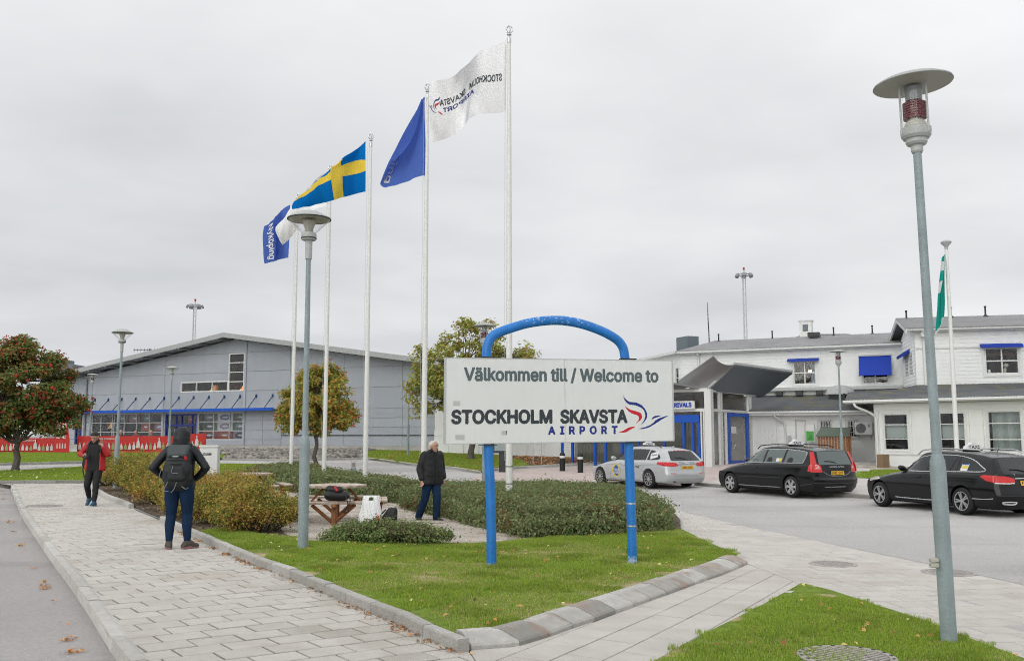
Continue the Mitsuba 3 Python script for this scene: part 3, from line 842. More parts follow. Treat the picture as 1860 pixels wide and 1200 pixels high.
lr = lamp_disc('street_lamp', 'tall disc-topped street lamp with red louvres on the foreground grass, nearest of all lamps', 3.91, 8.63, gz(3.91, 8.63) + 0.01, 0.988, 0.85, tilt=-2.0)
add('cable_clip', cat(box((3.91 - 0.12, 8.63 - 0.045, 0.76), (0.075, 0.05, 0.035), 0.0, 0.006), box((3.91 - 0.12, 8.63 - 0.045, 0.715), (0.075, 0.05, 0.04), 0.0, 0.006)), 'mat_lamp_under', lr)
lamp_cone('hooded glass cone street lamp on the lawn left of the picnic table', -3.07, 14.01, gz(-3.07, 14.01) + 0.01, 0.985, 0.3)
lamp_cone('glass cone street lamp rising from the yellow shrubs behind the man in the red jacket', -12.56, 30.0, gz(-12.56, 30) , 0.985)
lamp_cone('far glass cone street lamp in front of the blue shop doors', -18.55, 51.0, gz(-18.55, 51.0), 0.98)
lamp_disc('street_lamp', 'far disc-topped street lamp before the left end of the grey hall', -26.9, 60.0, gz(-26.9, 60), 0.95)
lamp_disc('street_lamp', 'disc-topped street lamp half hidden behind the left shoulder of the blue arch', -0.83, 28.3, gz(-0.83, 28.3) , 1.0)
lamp_disc('street_lamp', 'disc-topped street lamp in front of the white terminal wall by the air conditioner', 13.15, 37.6, gz(13.15, 37.6) + 0.1, 0.91)

# a small light bollard with a red louvre and a bare pole by the bank
k = thing('light_bollard', 'short grey light bollard with red louvred head behind the low hedge', 'bollard')
bx_, by_ = -5.9, 35.2
z0 = gz(bx_, by_)
add('post', lathe([(0.10, -0.1), (0.10, 0.62), (0.09, 0.70)], 18, (bx_, by_, z0)), 'mat_galv', k, smooth=40)
add('glass', lathe([(0.085, 0.70), (0.085, 0.9)], 18, (bx_, by_, z0)), 'mat_lampglass', k, smooth=True)
for i in range(4):
    add('louvre', lathe([(0.02, 0.73 + i * 0.04), (0.075, 0.725 + i * 0.04), (0.075, 0.735 + i * 0.04), (0.02, 0.745 + i * 0.04)], 16, (bx_, by_, z0)), 'mat_darkred', k, smooth=30)
add('cap', lathe([(0.095, 0.9), (0.1, 0.91), (0.095, 0.94), (0.0, 0.97)], 18, (bx_, by_, z0)), 'mat_lamp_metal', k, smooth=30)
k = thing('marker_post', 'thin dark steel post standing on the grass bank before the hall', 'post')
add('pole', lathe([(0.07, -0.1), (0.07, 1.75), (0.045, 1.82), (0.035, 3.4)], 14, (-5.95, 54.0, gz(-5.95, 54) + 0.08)), 'mat_galv', k, smooth=40)

# black bollards by the red crossing
for i, (x, y) in enumerate(((2.33, 43.7), (3.08, 42.6))):
    k = thing('bollard', ['black bollard with white band, left one of the pair by the parked silver taxi', 'black bollard with white band nearest the bonnet of the silver taxi'][i], 'bollard', 'black bollards at the crossing')
    z0 = gz(x, y)
    add('shaft', lathe([(0.125, -0.05), (0.125, 0.60)], 20, (x, y, z0)), 'mat_black', k, smooth=40)
    add('white_band', lathe([(0.125, 0.60), (0.129, 0.60), (0.129, 0.71), (0.125, 0.71)], 20, (x, y, z0)), 'mat_trim', k, smooth=30)
    add('cap', lathe([(0.126, 0.71), (0.126, 0.75), (0.11, 0.81), (0.06, 0.855), (0.0, 0.87)], 20, (x, y, z0)), 'mat_black', k, smooth=50)

# info post behind the sign, and the steel frame by the leaf bed
k = thing('information_post', 'dark post with glazed notice case beside the white flagpole behind the blue sign post', 'notice case')
x, y = -0.50, 43.6
z0 = gz(x, y) + 0.08
add('post', box((x + 0.15, y, z0 + 0.35), (0.5, 0.18, 0.9), bev=0.02), 'mat_dark', k)
add('case', box((x, y, z0 + 1.5), (0.75, 0.16, 1.4), bev=0.02), 'mat_dark', k)
add('notice', box((x, y - 0.09, z0 + 1.5), (0.62, 0.01, 1.2)), 'mat_curtain', k)
k = thing('trolley_rail', 'thin steel hoop rail standing by the leaf covered bed', 'rail')
for dx in (0.0, 0.42):
    add('upright', tube([(1.05 + dx, 46.9, gz(1.05, 46.9) - 0.1), (1.05 + dx, 46.9, gz(1.05, 46.9) + 1.55)], 0.022, 8), 'mat_alu', k)
for h in (0.8, 1.05, 1.5):
    add('crossbar', tube([(1.0, 46.88, gz(1.05, 46.9) + h), (1.52, 46.88, gz(1.05, 46.9) + h)], 0.02, 8), 'mat_alu', k)

# ================================================================ flagpoles and flags
POLES = [(-0.07, 22.36, 12.05, 'tallest white flagpole, straight behind the welcome board'), (-2.44, 26.1, 12.0, 'white flagpole carrying the folded blue flag, behind the standing man'),
         (-4.75, 30.6, 12.0, 'white flagpole carrying the blue and yellow flag'), (-6.82, 34.3, 12.0, 'white flagpole just right of the hooded street lamp post'),
         (-9.0, 38.5, 12.0, 'white flagpole farthest along the row, left of the hooded street lamp post')]
for i, (x, y, zt, lab) in enumerate(POLES):
    k = thing('flagpole', lab, 'flagpole', 'white flagpoles in a row')
    z0 = gz(x, y)
    add('pole', lathe([(0.082, -0.1), (0.082, 1.2), (0.072, 5.0), (0.055, 9.0), (0.042, zt - z0 - 0.42)], 18, (x, y, z0)), 'mat_flagpole', k, smooth=40)
    add('truck', lathe([(0.043, zt - 0.46), (0.05, zt - 0.45), (0.05, zt - 0.33), (0.03, zt - 0.31), (0.022, zt - 0.27), (0.06, zt - 0.25), (0.06, zt - 0.24), (0.02, zt - 0.22)], 16, (x, y, 0)), 'mat_alu', k, smooth=30)
    fin = [tube(spline([(x, y, zt - 0.22), (x + 0.09 * math.cos(a), y + 0.09 * math.sin(a), zt - 0.14), (x + 0.06 * math.cos(a), y + 0.06 * math.sin(a), zt - 0.05), (x, y, zt)], 3), 0.013, 6) for a in np.arange(5) * 2 * PI / 5]
    add('finial', cat(fin + [lathe([(0.0, zt - 0.02), (0.02, zt), (0.02, zt + 0.03), (0.0, zt + 0.06)], 10, (x, y, 0))]), 'mat_chrome', k, smooth=40)
    add('halyard', tube([(x - 0.10, y - 0.02, zt - 0.5), (x - 0.11, y - 0.03, 1.3)], 0.004, 5), 'mat_lightgrey', k)
    if i in (0,):
        for z in (1.15, 0.75):
            add('tie', lathe([(0.085, z), (0.09, z), (0.09, z + 0.02), (0.085, z + 0.02)], 16, (x, y, 0)), 'mat_dark', k)
k = thing('flagpole', 'white flagpole with mushroom cap carrying the green flag, right of the tall street lamp', 'flagpole')
add('pole', lathe([(0.075, -0.1), (0.07, 3.0), (0.05, 7.65)], 16, (14.15, 30.0, gz(14.15, 30) + 0.1)), 'mat_flagpole', k, smooth=40)
add('cap', lathe([(0.05, 7.65), (0.06, 7.75), (0.16, 7.86), (0.17, 7.9), (0.1, 7.95), (0.0, 7.97)], 18, (14.15, 30.0, gz(14.15, 30) + 0.1)), 'mat_lightgrey', k, smooth=40)


class Cloth:
    def __init__(self, grid, U=None, V=None):
        G = np.array(grid, float)
        self.U = np.linspace(0, 1, G.shape[1]) if U is None else np.array(U)
        self.V = np.linspace(0, 1, G.shape[0]) if V is None else np.array(V)
        ku, kv = min(3, len(self.U) - 1), min(2, len(self.V) - 1)
        self.f = [RectBivariateSpline(self.V, self.U, G[:, :, i], kx=kv, ky=ku, s=0) for i in range(3)]

    def at(self, u, v, off=0.0):
        u, v = np.clip(u, 0, 1), np.clip(v, 0, 1)
        ev = lambda a, b: np.stack([f.ev(b, a) for f in self.f], -1)
        P = ev(u, v)
        rip = 0.02 * np.sin(u * 19 + v * 4) * np.clip(u * 3, 0, 1) + 0.012 * np.sin(u * 41 - v * 9) * np.clip(u * 3, 0, 1)
        du, dv = ev(np.clip(u + 1e-3, 0, 1), v) - ev(np.clip(u - 1e-3, 0, 1), v), ev(u, np.clip(v + 1e-3, 0, 1)) - ev(u, np.clip(v - 1e-3, 0, 1))
        n = np.cross(du, dv)
        n /= np.linalg.norm(n, axis=-1, keepdims=True) + 1e-12
        return P + n * (rip + off)[..., None]

    def mesh(self, nu=70, nv=40):
        u, v = np.meshgrid(np.linspace(0, 1, nu), np.linspace(0, 1, nv))
        P = self.at(u.ravel(), v.ravel(), np.zeros(u.size))
        i, j = np.meshgrid(np.arange(nv - 1), np.arange(nu - 1), indexing='ij')
        a = (i * nu + j).ravel()
        return TM(P, np.vstack([np.stack([a, a + 1, a + nu + 1], 1), np.stack([a, a + nu + 1, a + nu], 1)])), np.column_stack([u.ravel(), v.ravel()])

    def letters(self, m, off=0.013, tilt=0.0):
        """m: flat mesh with x -> u, y -> v (v down); on both faces of the cloth."""
        v, f = trimesh.remesh.subdivide_to_size(np.asarray(m.vertices), np.asarray(m.faces), 0.02, max_iter=8)
        v[:, 1] -= tilt * (v[:, 0] - 0.1)
        return cat([TM(self.at(v[:, 0], v[:, 1], np.full(len(v), o)), f) for o in (off, -off)])


def flat_text(s, u0, u1, v0, v1, vertical=False, bold=True):
    """Flat lettering in flag coordinates; v grows downward."""
    m = text(s, 1.0, 0.01, bold)
    v = np.array(m.vertices)
    f = np.asarray(m.faces)
    keep = v[f][:, :, 2].max(1) < 0.005
    f = f[keep]
    x = (v[:, 0] - v[:, 0].min()) / np.ptp(v[:, 0])
    y0_, y1_ = v[:, 1].min(), v[:, 1].max()
    y = (v[:, 1] - y0_) / (y1_ - y0_)
    if vertical:
        q = np.column_stack([u0 + (u1 - u0) * y, v0 + (v1 - v0) * x, 0 * x])
    else:
        q = np.column_stack([u0 + (u1 - u0) * x, v1 - (v1 - v0) * y, 0 * x])
    return TM(q, f)


def cloth_mat(name, col, trans=0.9):
    c = mikit.proc(col) if callable(col) else rgb(*col)
    scene[name] = {'type': 'principledthin', 'base_color': c, 'roughness': 0.7, 'diff_trans': trans, 'spec_trans': 0.0, 'eta': 1.4}
    return name


scene['mat_flag_white'] = two({'type': 'diffuse', 'reflectance': rgb(0.80, 0.80, 0.82)})
cloth_mat('mat_flag_blue', (0.10, 0.18, 0.56), 1.0)
cloth_mat('mat_flag_cross', lambda p, n, uv: mix((0.006, 0.18, 0.56), (0.92, 0.68, 0.09), dr.select(((uv.x > 0.3125) & (uv.x < 0.4375)) | ((uv.y > 0.4) & (uv.y < 0.6)), 1.0, 0.0)), 0.85)
cloth_mat('mat_flag_teal', lambda p, n, uv: mix((0.02, 0.36, 0.30), (0.72, 0.74, 0.73), dr.select((uv.y > 0.94) | ((uv.y > 0.30) & (uv.y < 0.44) & (uv.x > 0.5)) | ((uv.y > 0.05) & (uv.y < 0.17) & (uv.x > 0.5)) | ((uv.x < 0.2) & (uv.y > 0.8)), 1.0, 0.0)), 0.7)

FW = Cloth([[[-0.12, 22.36, 11.7], [-0.52, 22.75, 11.67], [-0.9, 22.95, 11.55], [-1.35, 22.55, 10.89], [-1.84, 23.2, 10.96], [-2.14, 23.9, 11.2]],
            [[-0.14, 22.36, 10.77], [-0.52, 22.6, 10.72], [-0.96, 23.05, 10.75], [-1.3, 22.75, 10.25], [-1.73, 23.0, 10.13], [-2.17, 23.8, 10.38]],
            [[-0.15, 22.36, 9.85], [-0.55, 22.7, 9.9], [-1.0, 22.9, 9.89], [-1.25, 22.45, 9.41], [-1.65, 23.1, 9.39], [-2.07, 23.6, 9.44]]])
k = thing('flag', 'big white airport flag seen from behind with mirrored lettering on the tallest pole', 'flag')
m, uv = FW.mesh()
add('cloth', m, 'mat_flag_white', k, smooth=True, uv=uv)
add('lettering', FW.letters(cat(flat_text('STOCKHOLM', 0.07, 0.47, 0.43, 0.535), flat_text('SKAVSTA', 0.52, 0.85, 0.43, 0.535)), tilt=0.13), 'mat_lettering', k, kind='stuff')
add('lettering', FW.letters(flat_text('AIRPORT', 0.40, 0.82, 0.575, 0.65), tilt=0.13), 'mat_navy', k, kind='stuff')


def logo_uv(p, u0=0.82, u1=1.0, v0=0.36, v1=0.68):
    a = np.array(smooth_poly(p).exterior.coords)
    q = np.column_stack([u0 + (a[:, 0] - 2.48) / 0.77 * (u1 - u0), v1 - (a[:, 1] - 1.92) / 0.53 * (v1 - v0)])
    v, f = trimesh.creation.triangulate_polygon(Polygon(q).buffer(0), engine='earcut')
    return TM(np.column_stack([v, v[:, 0] * 0]), f)


add('emblem', FW.letters(cat([logo_uv(p) for p in LOGO['navy']]), tilt=0.13), 'mat_navy', k)
add('emblem', FW.letters(cat([logo_uv(p) for p in LOGO['red']]), tilt=0.13), 'mat_logo_red', k)

FB = Cloth([[[-2.53, 26.1, 11.62], [-2.55, 26.2, 11.62], [-2.58, 26.3, 11.64], [-2.62, 26.1, 11.44]], [[-2.52, 26.1, 10.78], [-2.79, 26.6, 10.92], [-3.1, 27.0, 11.02], [-2.83, 26.2, 10.59]],
            [[-2.51, 26.1, 9.93], [-3.03, 26.8, 10.03], [-3.6, 27.4, 10.2], [-3.07, 26.3, 10.13]], [[-2.5, 26.1, 9.22], [-3.21, 26.9, 9.28], [-3.94, 27.6, 9.37], [-3.52, 26.7, 9.89]]], U=[0, .4, .72, 1])
k = thing('flag', 'blue flag folded over into a triangle on the pole behind the standing man', 'flag')
m, uv = FB.mesh(80, 50)
add('cloth', m, 'mat_flag_blue', k, smooth=True, uv=uv)
add('lettering', FB.letters(flat_text('ping', 0.715, 0.53, 0.62, 0.95, True)), 'mat_flagpole', k, kind='stuff')

FS = Cloth([[[-4.93, 30.6, 11.74], [-5.77, 31.0, 11.22], [-6.03, 30.8, 10.87], [-6.57, 31.6, 10.42], [-7.39, 32.2, 9.95]], [[-4.92, 30.6, 11.08], [-5.84, 31.1, 11.02], [-6.11, 30.7, 10.71], [-6.73, 31.2, 10.45], [-7.44, 31.8, 10.12]],
            [[-4.91, 30.6, 10.72], [-5.78, 31.0, 10.62], [-6.05, 30.6, 10.41], [-6.74, 31.1, 10.21], [-7.57, 31.8, 9.97]], [[-4.9, 30.6, 10.0], [-5.71, 31.1, 9.94], [-5.96, 30.7, 9.74], [-6.51, 31.2, 9.74], [-7.6, 31.7, 9.67]]],
           U=[0, .3125, .4375, .7, 1], V=[0, .4, .6, 1])
k = thing('flag', 'blue flag with yellow cross streaming over the hooded street lamp', 'flag')
m, uv = FS.mesh(161, 81)
add('cloth', m, 'mat_flag_cross', k, smooth=True, uv=uv)

F4 = Cloth([[[-6.94, 34.3, 11.77], [-7.55, 34.8, 11.5], [-8.26, 35.2, 10.85], [-9.26, 36.0, 10.02]], [[-6.92, 34.3, 11.15], [-7.69, 35.0, 11.02], [-8.33, 35.1, 10.4], [-9.18, 36.0, 9.67]],
            [[-6.91, 34.3, 10.41], [-7.69, 34.8, 10.26], [-8.25, 35.3, 9.78], [-8.98, 36.0, 9.3]]])
k = thing('flag', 'plain white flag mostly hidden behind the blue and yellow flag', 'flag')
m, uv = F4.mesh()
add('cloth', m, 'mat_flag_white', k, smooth=True, uv=uv)
F5 = Cloth([[[-9.33, 38.5, 11.53], [-9.96, 39.4, 11.47], [-10.08, 38.8, 10.99], [-10.66, 39.5, 10.84]], [[-9.32, 38.5, 10.4], [-9.96, 39.4, 10.41], [-9.99, 38.8, 10.09], [-10.68, 39.5, 10.02]],
            [[-9.34, 38.5, 9.28], [-10.0, 39.4, 9.35], [-9.96, 38.8, 9.19], [-10.61, 39.5, 9.21]]])
k = thing('flag', 'blue flag with white town name running down it, leftmost of the flags', 'flag')
m, uv = F5.mesh()
add('cloth', m, 'mat_flag_blue', k, smooth=True, uv=uv)
add('lettering', F5.letters(flat_text('Nyköping', 0.93, 0.72, 0.06, 0.93, True)), 'mat_flagpole', k, kind='stuff')
FT = Cloth([[[14.09, 30.0, 7.75], [14.08, 30.1, 7.69], [13.97, 29.8, 7.6]], [[14.04, 30.0, 6.88], [13.92, 30.1, 6.75], [13.84, 29.8, 6.77]], [[14.0, 30.0, 5.98], [13.86, 30.1, 5.9], [13.65, 29.8, 5.84]],
            [[13.88, 30.0, 5.44], [13.81, 30.1, 5.27], [13.56, 29.8, 5.09]]])
k = thing('flag', 'green flag with white edge hanging limp beside the tall street lamp post', 'flag')
m, uv = FT.mesh()
add('cloth', m, 'mat_flag_teal', k, smooth=True, uv=uv)

# ================================================================ apron floodlight masts far behind the buildings
def mast(x, y, zt, s, lab):
    k = thing('floodlight_mast', lab, 'mast')
    z0 = 1.0
    for dx, r in ((-0.16 * s, 0.10 * s), (0.16 * s, 0.07 * s)):
        add('mast_leg', tube([(x + dx, y, z0), (x + dx, y, zt - 0.9 * s)], r, 8), 'mat_lightgrey', k, smooth=40)
    add('brace', cat([box((x, y, z), (0.4 * s, 0.06 * s, 0.08 * s)) for z in np.arange(z0 + 2, zt - 1, 1.4 * s)]), 'mat_lightgrey', k)
    add('head_frame', tube([(x + 0.9 * s * math.cos(a), y + 0.9 * s * math.sin(a), zt - 0.55 * s) for a in np.linspace(0, 2 * PI, 17)], 0.07 * s, 6), 'mat_grey', k)
    for i in range(6):
        a = i * PI / 3 + 0.3
        m = xf(box((0, 0, 0), (0.62 * s, 0.28 * s, 0.5 * s), bev=0.05), mat((x + 1.0 * s * math.cos(a), y + 1.0 * s * math.sin(a), zt - 0.62 * s), a - PI / 2, 0.5, 0))
        add('floodlight', m, 'mat_grey', k)
    add('head_post', tube([(x, y, zt - 0.9 * s), (x, y, zt + 0.15 * s)], 0.09 * s, 8), 'mat_lightgrey', k)
    add('warning_lamp', lathe([(0.12 * s, zt + 0.12 * s), (0.14 * s, zt + 0.4 * s), (0.0, zt + 0.5 * s)], 10, (x, y, 0)), 'mat_red', k, smooth=30)


mast(-37.6, 110, 17.7, 0.85, 'far floodlight mast rising behind the grey hall roof')
mast(22.6, 90, 17.9, 0.75, 'far floodlight mast rising behind the white terminal roof')

# ================================================================ picnic tables, bags, cabinet
def picnic_table(x, y, rz, lab, half=False):
    k = thing('picnic_table', lab, 'picnic table', None)
    z0 = gz(x, y) + 0.045
    M = mat((x, y, z0), rz)
    P = lambda m: xf(m, M)
    R = 0.62
    for i in range(9):
        yy = -R + (i + 0.5) * 2 * R / 9
        h = math.sqrt(max(R * R - max(abs(yy) - R / 9 * 0.5, 0) ** 2, 0.01))
        pl = Polygon([(math.cos(t) * R, math.sin(t) * R) for t in np.linspace(0, 2 * PI, 60)]).intersection(sbox(-R, yy - R / 9 + 0.004, R, yy + R / 9 - 0.004))
        add('tabletop_plank', P(ex(pl, 0.70, 0.742)), 'mat_woodtop', k)
    for c in range(4):
        a = c * PI / 2
        Mi = M @ mat((0, 0, 0), a)
        seat = [box((0, 0.93 + d, 0.437), (1.25 - 0.1 * (d > 0), 0.115, 0.045), bev=0.006) for d in (-0.06, 0.06)]
        for q in seat:
            add('bench_plank', xf(q, Mi), 'mat_woodtop', k)
        legs = cat(xf(box((0, 0, 0), (0.095, 0.045, 0.98), bev=0.005), mat((0.0, 0.55, 0.345), 0, math.radians(42), 0)))
        add('leg', xf(legs, Mi), 'mat_wood', k)
        add('bearer', xf(box((0.0, 0.55, 0.385), (0.095, 1.0, 0.055), bev=0.005), Mi), 'mat_wood', k)
        for sg in (-1, 1):
            br = tube([(sg * 0.42, 0.93, 0.40), (sg * 0.03, 0.86, 0.06)], 0.035, 4)
            add('seat_brace', xf(br, Mi), 'mat_wood', k)
        add('foot', xf(box((0, 0.88, 0.2), (0.085, 0.05, 0.45), bev=0.005), Mi), 'mat_wood', k)
    add('post', P(box((0, 0, 0.35), (0.09, 0.09, 0.7), bev=0.006)), 'mat_wood', k)
    return k, M, z0


picnic_table(-3.62, 19.5, math.radians(8), 'round weathered brown picnic table with benches beside the hooded lamp, bag on its bench')
picnic_table(-7.0, 25.2, math.radians(25), 'second round brown picnic table, half hidden behind the yellow shrub')


def blob(pts_r, edge=0.03, it=10):
    """Hull chain of spheres, refined and smoothed into one soft body. pts_r: list of [(p, r), (p, r)] bones."""
    ms = []
    for bone in pts_r:
        sp = [manifold3d.Manifold.sphere(r, 16).translate([float(a) for a in p]) for p, r in bone]
        ms.append(manifold3d.Manifold.batch_hull(sp))
    m = manifold3d.Manifold.batch_boolean(ms, manifold3d.OpType.Add).refine_to_length(edge)
    q = m.to_mesh()
    t = trimesh.Trimesh(np.array(q.vert_properties[:, :3]), np.array(q.tri_verts), process=True)
    trimesh.smoothing.filter_taubin(t, lamb=0.5, nu=0.52, iterations=it)
    return TM(t.vertices, t.faces)


bx_, by_ = -3.42, 18.55
zb = gz(bx_, by_) + 0.045 + 0.46
k = thing('travel_bag', 'black travel bag with a red tag lying on the picnic bench', 'bag')
add('bag_body', blob([[((bx_ - 0.15, by_ - 0.02, zb + 0.11), 0.10), ((bx_ + 0.14, by_ + 0.03, zb + 0.10), 0.095)], [((bx_ - 0.15, by_, zb + 0.22), 0.085), ((bx_ + 0.04, by_, zb + 0.21), 0.08)], [((bx_ + 0.12, by_, zb + 0.06), 0.06), ((bx_ + 0.2, by_, zb + 0.1), 0.05)]], 0.02), 'mat_black', k, smooth=True)
add('strap', tube(spline([(bx_ + 0.18, by_ - 0.1, zb + 0.12), (bx_ + 0.24, by_ - 0.17, zb - 0.05), (bx_ + 0.17, by_ - 0.18, zb - 0.2), (bx_ + 0.26, by_ - 0.18, zb - 0.16), (bx_ + 0.28, by_ - 0.12, zb + 0.08)], 5), 0.012, 6), 'mat_black', k, smooth=True)
add('tag', blob([[((bx_ - 0.03, by_ - 0.075, zb + 0.265), 0.022), ((bx_ + 0.01, by_ - 0.085, zb + 0.21), 0.024)]], 0.02), 'mat_logo_red', k, smooth=True)

k = thing('shopping_bag', 'white plastic carrier bag with green print standing by the picnic table', 'bag')
x, y = -2.74, 18.3
z0 = gz(x, y) + 0.04
u = np.linspace(0, 1, 26)
V, F = [], []
for side in (-1, 1):
    for j in range(20):
        t = j / 19
        w = 0.235 - 0.085 * t ** 1.3
        d = (0.11 * (1 - t) ** 0.7 + 0.008)
        for i in range(26):
            a = -1 + 2 * i / 25
            pinch = (1 - abs(a) ** 3)
            V.append([x + w * a + 0.03 * t + 0.006 * math.sin(9 * t + 4 * a), y + side * (d * pinch + 0.003 + 0.007 * math.sin(13 * a + 7 * t + side)), z0 + 0.60 * t])
n1 = 26 * 20
for s_, o in ((1, 0), (-1, n1)):
    for j in range(19):
        for i in range(25):
            if o == 0 or True:
                if j in (16, 17) and 9 <= i <= 15:
                    continue
                a = o + j * 26 + i
                q = [[a, a + 1, a + 27], [a, a + 27, a + 26]]
                F += q if s_ == 1 else [t_[::-1] for t_ in q]
add('bag_body', TM(V, F), plain('mat_plastic', (0.80, 0.82, 0.83), 0.3), k, smooth=True)


def on_bag(px, pz):
    t = pz / 0.60
    a = np.clip(px / (0.235 - 0.085 * t ** 1.3), -1, 1)
    d = 0.11 * (1 - t) ** 0.7 + 0.008
    return np.stack([x + px + 0.03 * t + 0.006 * np.sin(9 * t + 4 * a), y - (d * (1 - np.abs(a) ** 3) + 0.003 + 0.007 * np.sin(13 * a + 7 * t - 1)) - 0.004, z0 + pz], -1)


tx = text('EKO', 0.11, 0.004)
tv, tf = trimesh.remesh.subdivide_to_size(tx.vertices, tx.faces, 0.03)
tuft = [Polygon([(-0.2 + i * 0.034 + rng.uniform(-.01, .01), 0.02), (-0.17 + i * 0.034, 0.02), (-0.19 + i * 0.034 + rng.uniform(-.03, .03), rng.uniform(0.12, 0.24))]) for i in range(11)]
tp = cat([ex(q, 0, 0.001) for q in tuft])
tv, tf = trimesh.remesh.subdivide_to_size(tp.vertices, tp.faces, 0.03)
add('printed_leaves', TM(on_bag(tv[:, 0], tv[:, 1]), tf), plain('mat_print_green', (0.22, 0.45, 0.03), 0.5), k)
dots = cat([ex(Point(px, pz).buffer(r), 0, 0.001) for px, pz, r in ((0.15, 0.2, 0.028), (0.17, 0.14, 0.018), (0.12, 0.26, 0.012))])
tv, tf = trimesh.remesh.subdivide_to_size(dots.vertices, dots.faces, 0.03)
add('printed_dots', TM(on_bag(tv[:, 0], tv[:, 1]), tf), 'mat_logo_red', k)

k = thing('rucksack', 'small black rucksack on the ground right of the white carrier bag', 'bag')
x, y = -2.42, 18.75
z0 = gz(x, y) + 0.04
add('bag_body', blob([[((x - 0.05, y, z0 + 0.12), 0.11), ((x + 0.03, y + 0.02, z0 + 0.28), 0.08)], [((x + 0.06, y, z0 + 0.11), 0.10), ((x + 0.1, y, z0 + 0.30), 0.06)]], 0.03), 'mat_black', k, smooth=True)
add('strap', tube(spline([(x - 0.06, y - 0.08, z0 + 0.32), (x - 0.16, y - 0.12, z0 + 0.2), (x - 0.14, y - 0.1, z0 + 0.05)], 4), 0.014, 6), 'mat_black', k, smooth=True)

k = thing('utility_cabinet', 'white utility cabinet with a dark number plate behind the hooded woman', 'cabinet')
x, y = -9.6, 30.0
z0 = gz(x, y) + 0.03
add('cabinet_body', box((x, y, z0 + 0.66), (0.56, 0.38, 1.36), 0.08, 0.012), 'mat_trim', k)
add('cabinet_lid', box((x, y, z0 + 1.38), (0.60, 0.42, 0.07), 0.08, 0.012), 'mat_trim', k)
add('number_plate', box((x - 0.03, y - 0.197, z0 + 1.14), (0.26, 0.012, 0.07), 0.08), 'mat_dark', k)
add('digits', xf(text('M530', 0.04, 0.004), mat((x - 0.13, y - 0.203 - 0.008, z0 + 1.122), 0.08, PI / 2)), 'mat_lightgrey', k)
# ================================================================ buildings: helpers
def panels(parent, fr, outer, openings, xs, zs, matn, t=0.04, gap=0.02, n0=0.0, name='panel', tone=None):
    """Wall panels cut along xs and zs, each a piece of its own, inside the outline (s, z) and around the openings."""
    body = outer
    for o in openings:
        body = body.difference(sbox(*o) if not isinstance(o, Polygon) else o)
    bx0, bz0, bx1, bz1 = body.bounds
    xs = sorted({bx0, bx1, *[x for x in xs if bx0 < x < bx1]})
    zs = sorted({bz0, bz1, *[z for z in zs if bz0 < z < bz1]})
    for i in range(len(xs) - 1):
        for j in range(len(zs) - 1):
            c = body.intersection(sbox(xs[i] + gap / 2, zs[j] + gap / 2, xs[i + 1] - gap / 2, zs[j + 1] - gap / 2))
            for q in getattr(c, 'geoms', [c]):
                if q.geom_type == 'Polygon' and q.area > 0.02:
                    m = ex(q, n0, n0 + t + rng.uniform(-0.004, 0.004))
                    add(name, fr.flat(m), matn, parent, uv=np.tile([rng.random(), rng.random()], (len(m.vertices), 1)))


def backing(parent, fr, outer, openings, matn, n0, t=0.12, name='wall_core'):
    body = outer
    for o in openings:
        body = body.difference(sbox(*o))
    return add(name, fr.flat(ex(body, n0 - t, n0)), matn, parent)


def siding(parent, fr, outer, openings, matn, pitch=0.165, n0=0.0, name='weatherboard'):
    """Lapped boards."""
    bx0, bz0, bx1, bz1 = outer.bounds
    body = outer
    for o in openings:
        body = body.difference(sbox(*o))
    ms = []
    z = bz0
    while z < bz1:
        c = body.intersection(sbox(bx0 - 1, z, bx1 + 1, min(z + pitch, bz1)))
        for q in getattr(c, 'geoms', [c]):
            if q.geom_type == 'Polygon' and q.area > 0.004:
                m = ex(q, n0 - 0.01, n0)
                v = np.array(m.vertices)
                front = v[:, 2] > n0 - 0.005
                v[front, 2] = n0 + 0.004 + 0.022 * (1 - np.clip((v[front, 1] - z) / pitch, 0, 1))
                ms.append(TM(v, m.faces))
        z += pitch
    if ms:
        add(name, fr.flat(cat(ms)), matn, parent, kind='stuff')


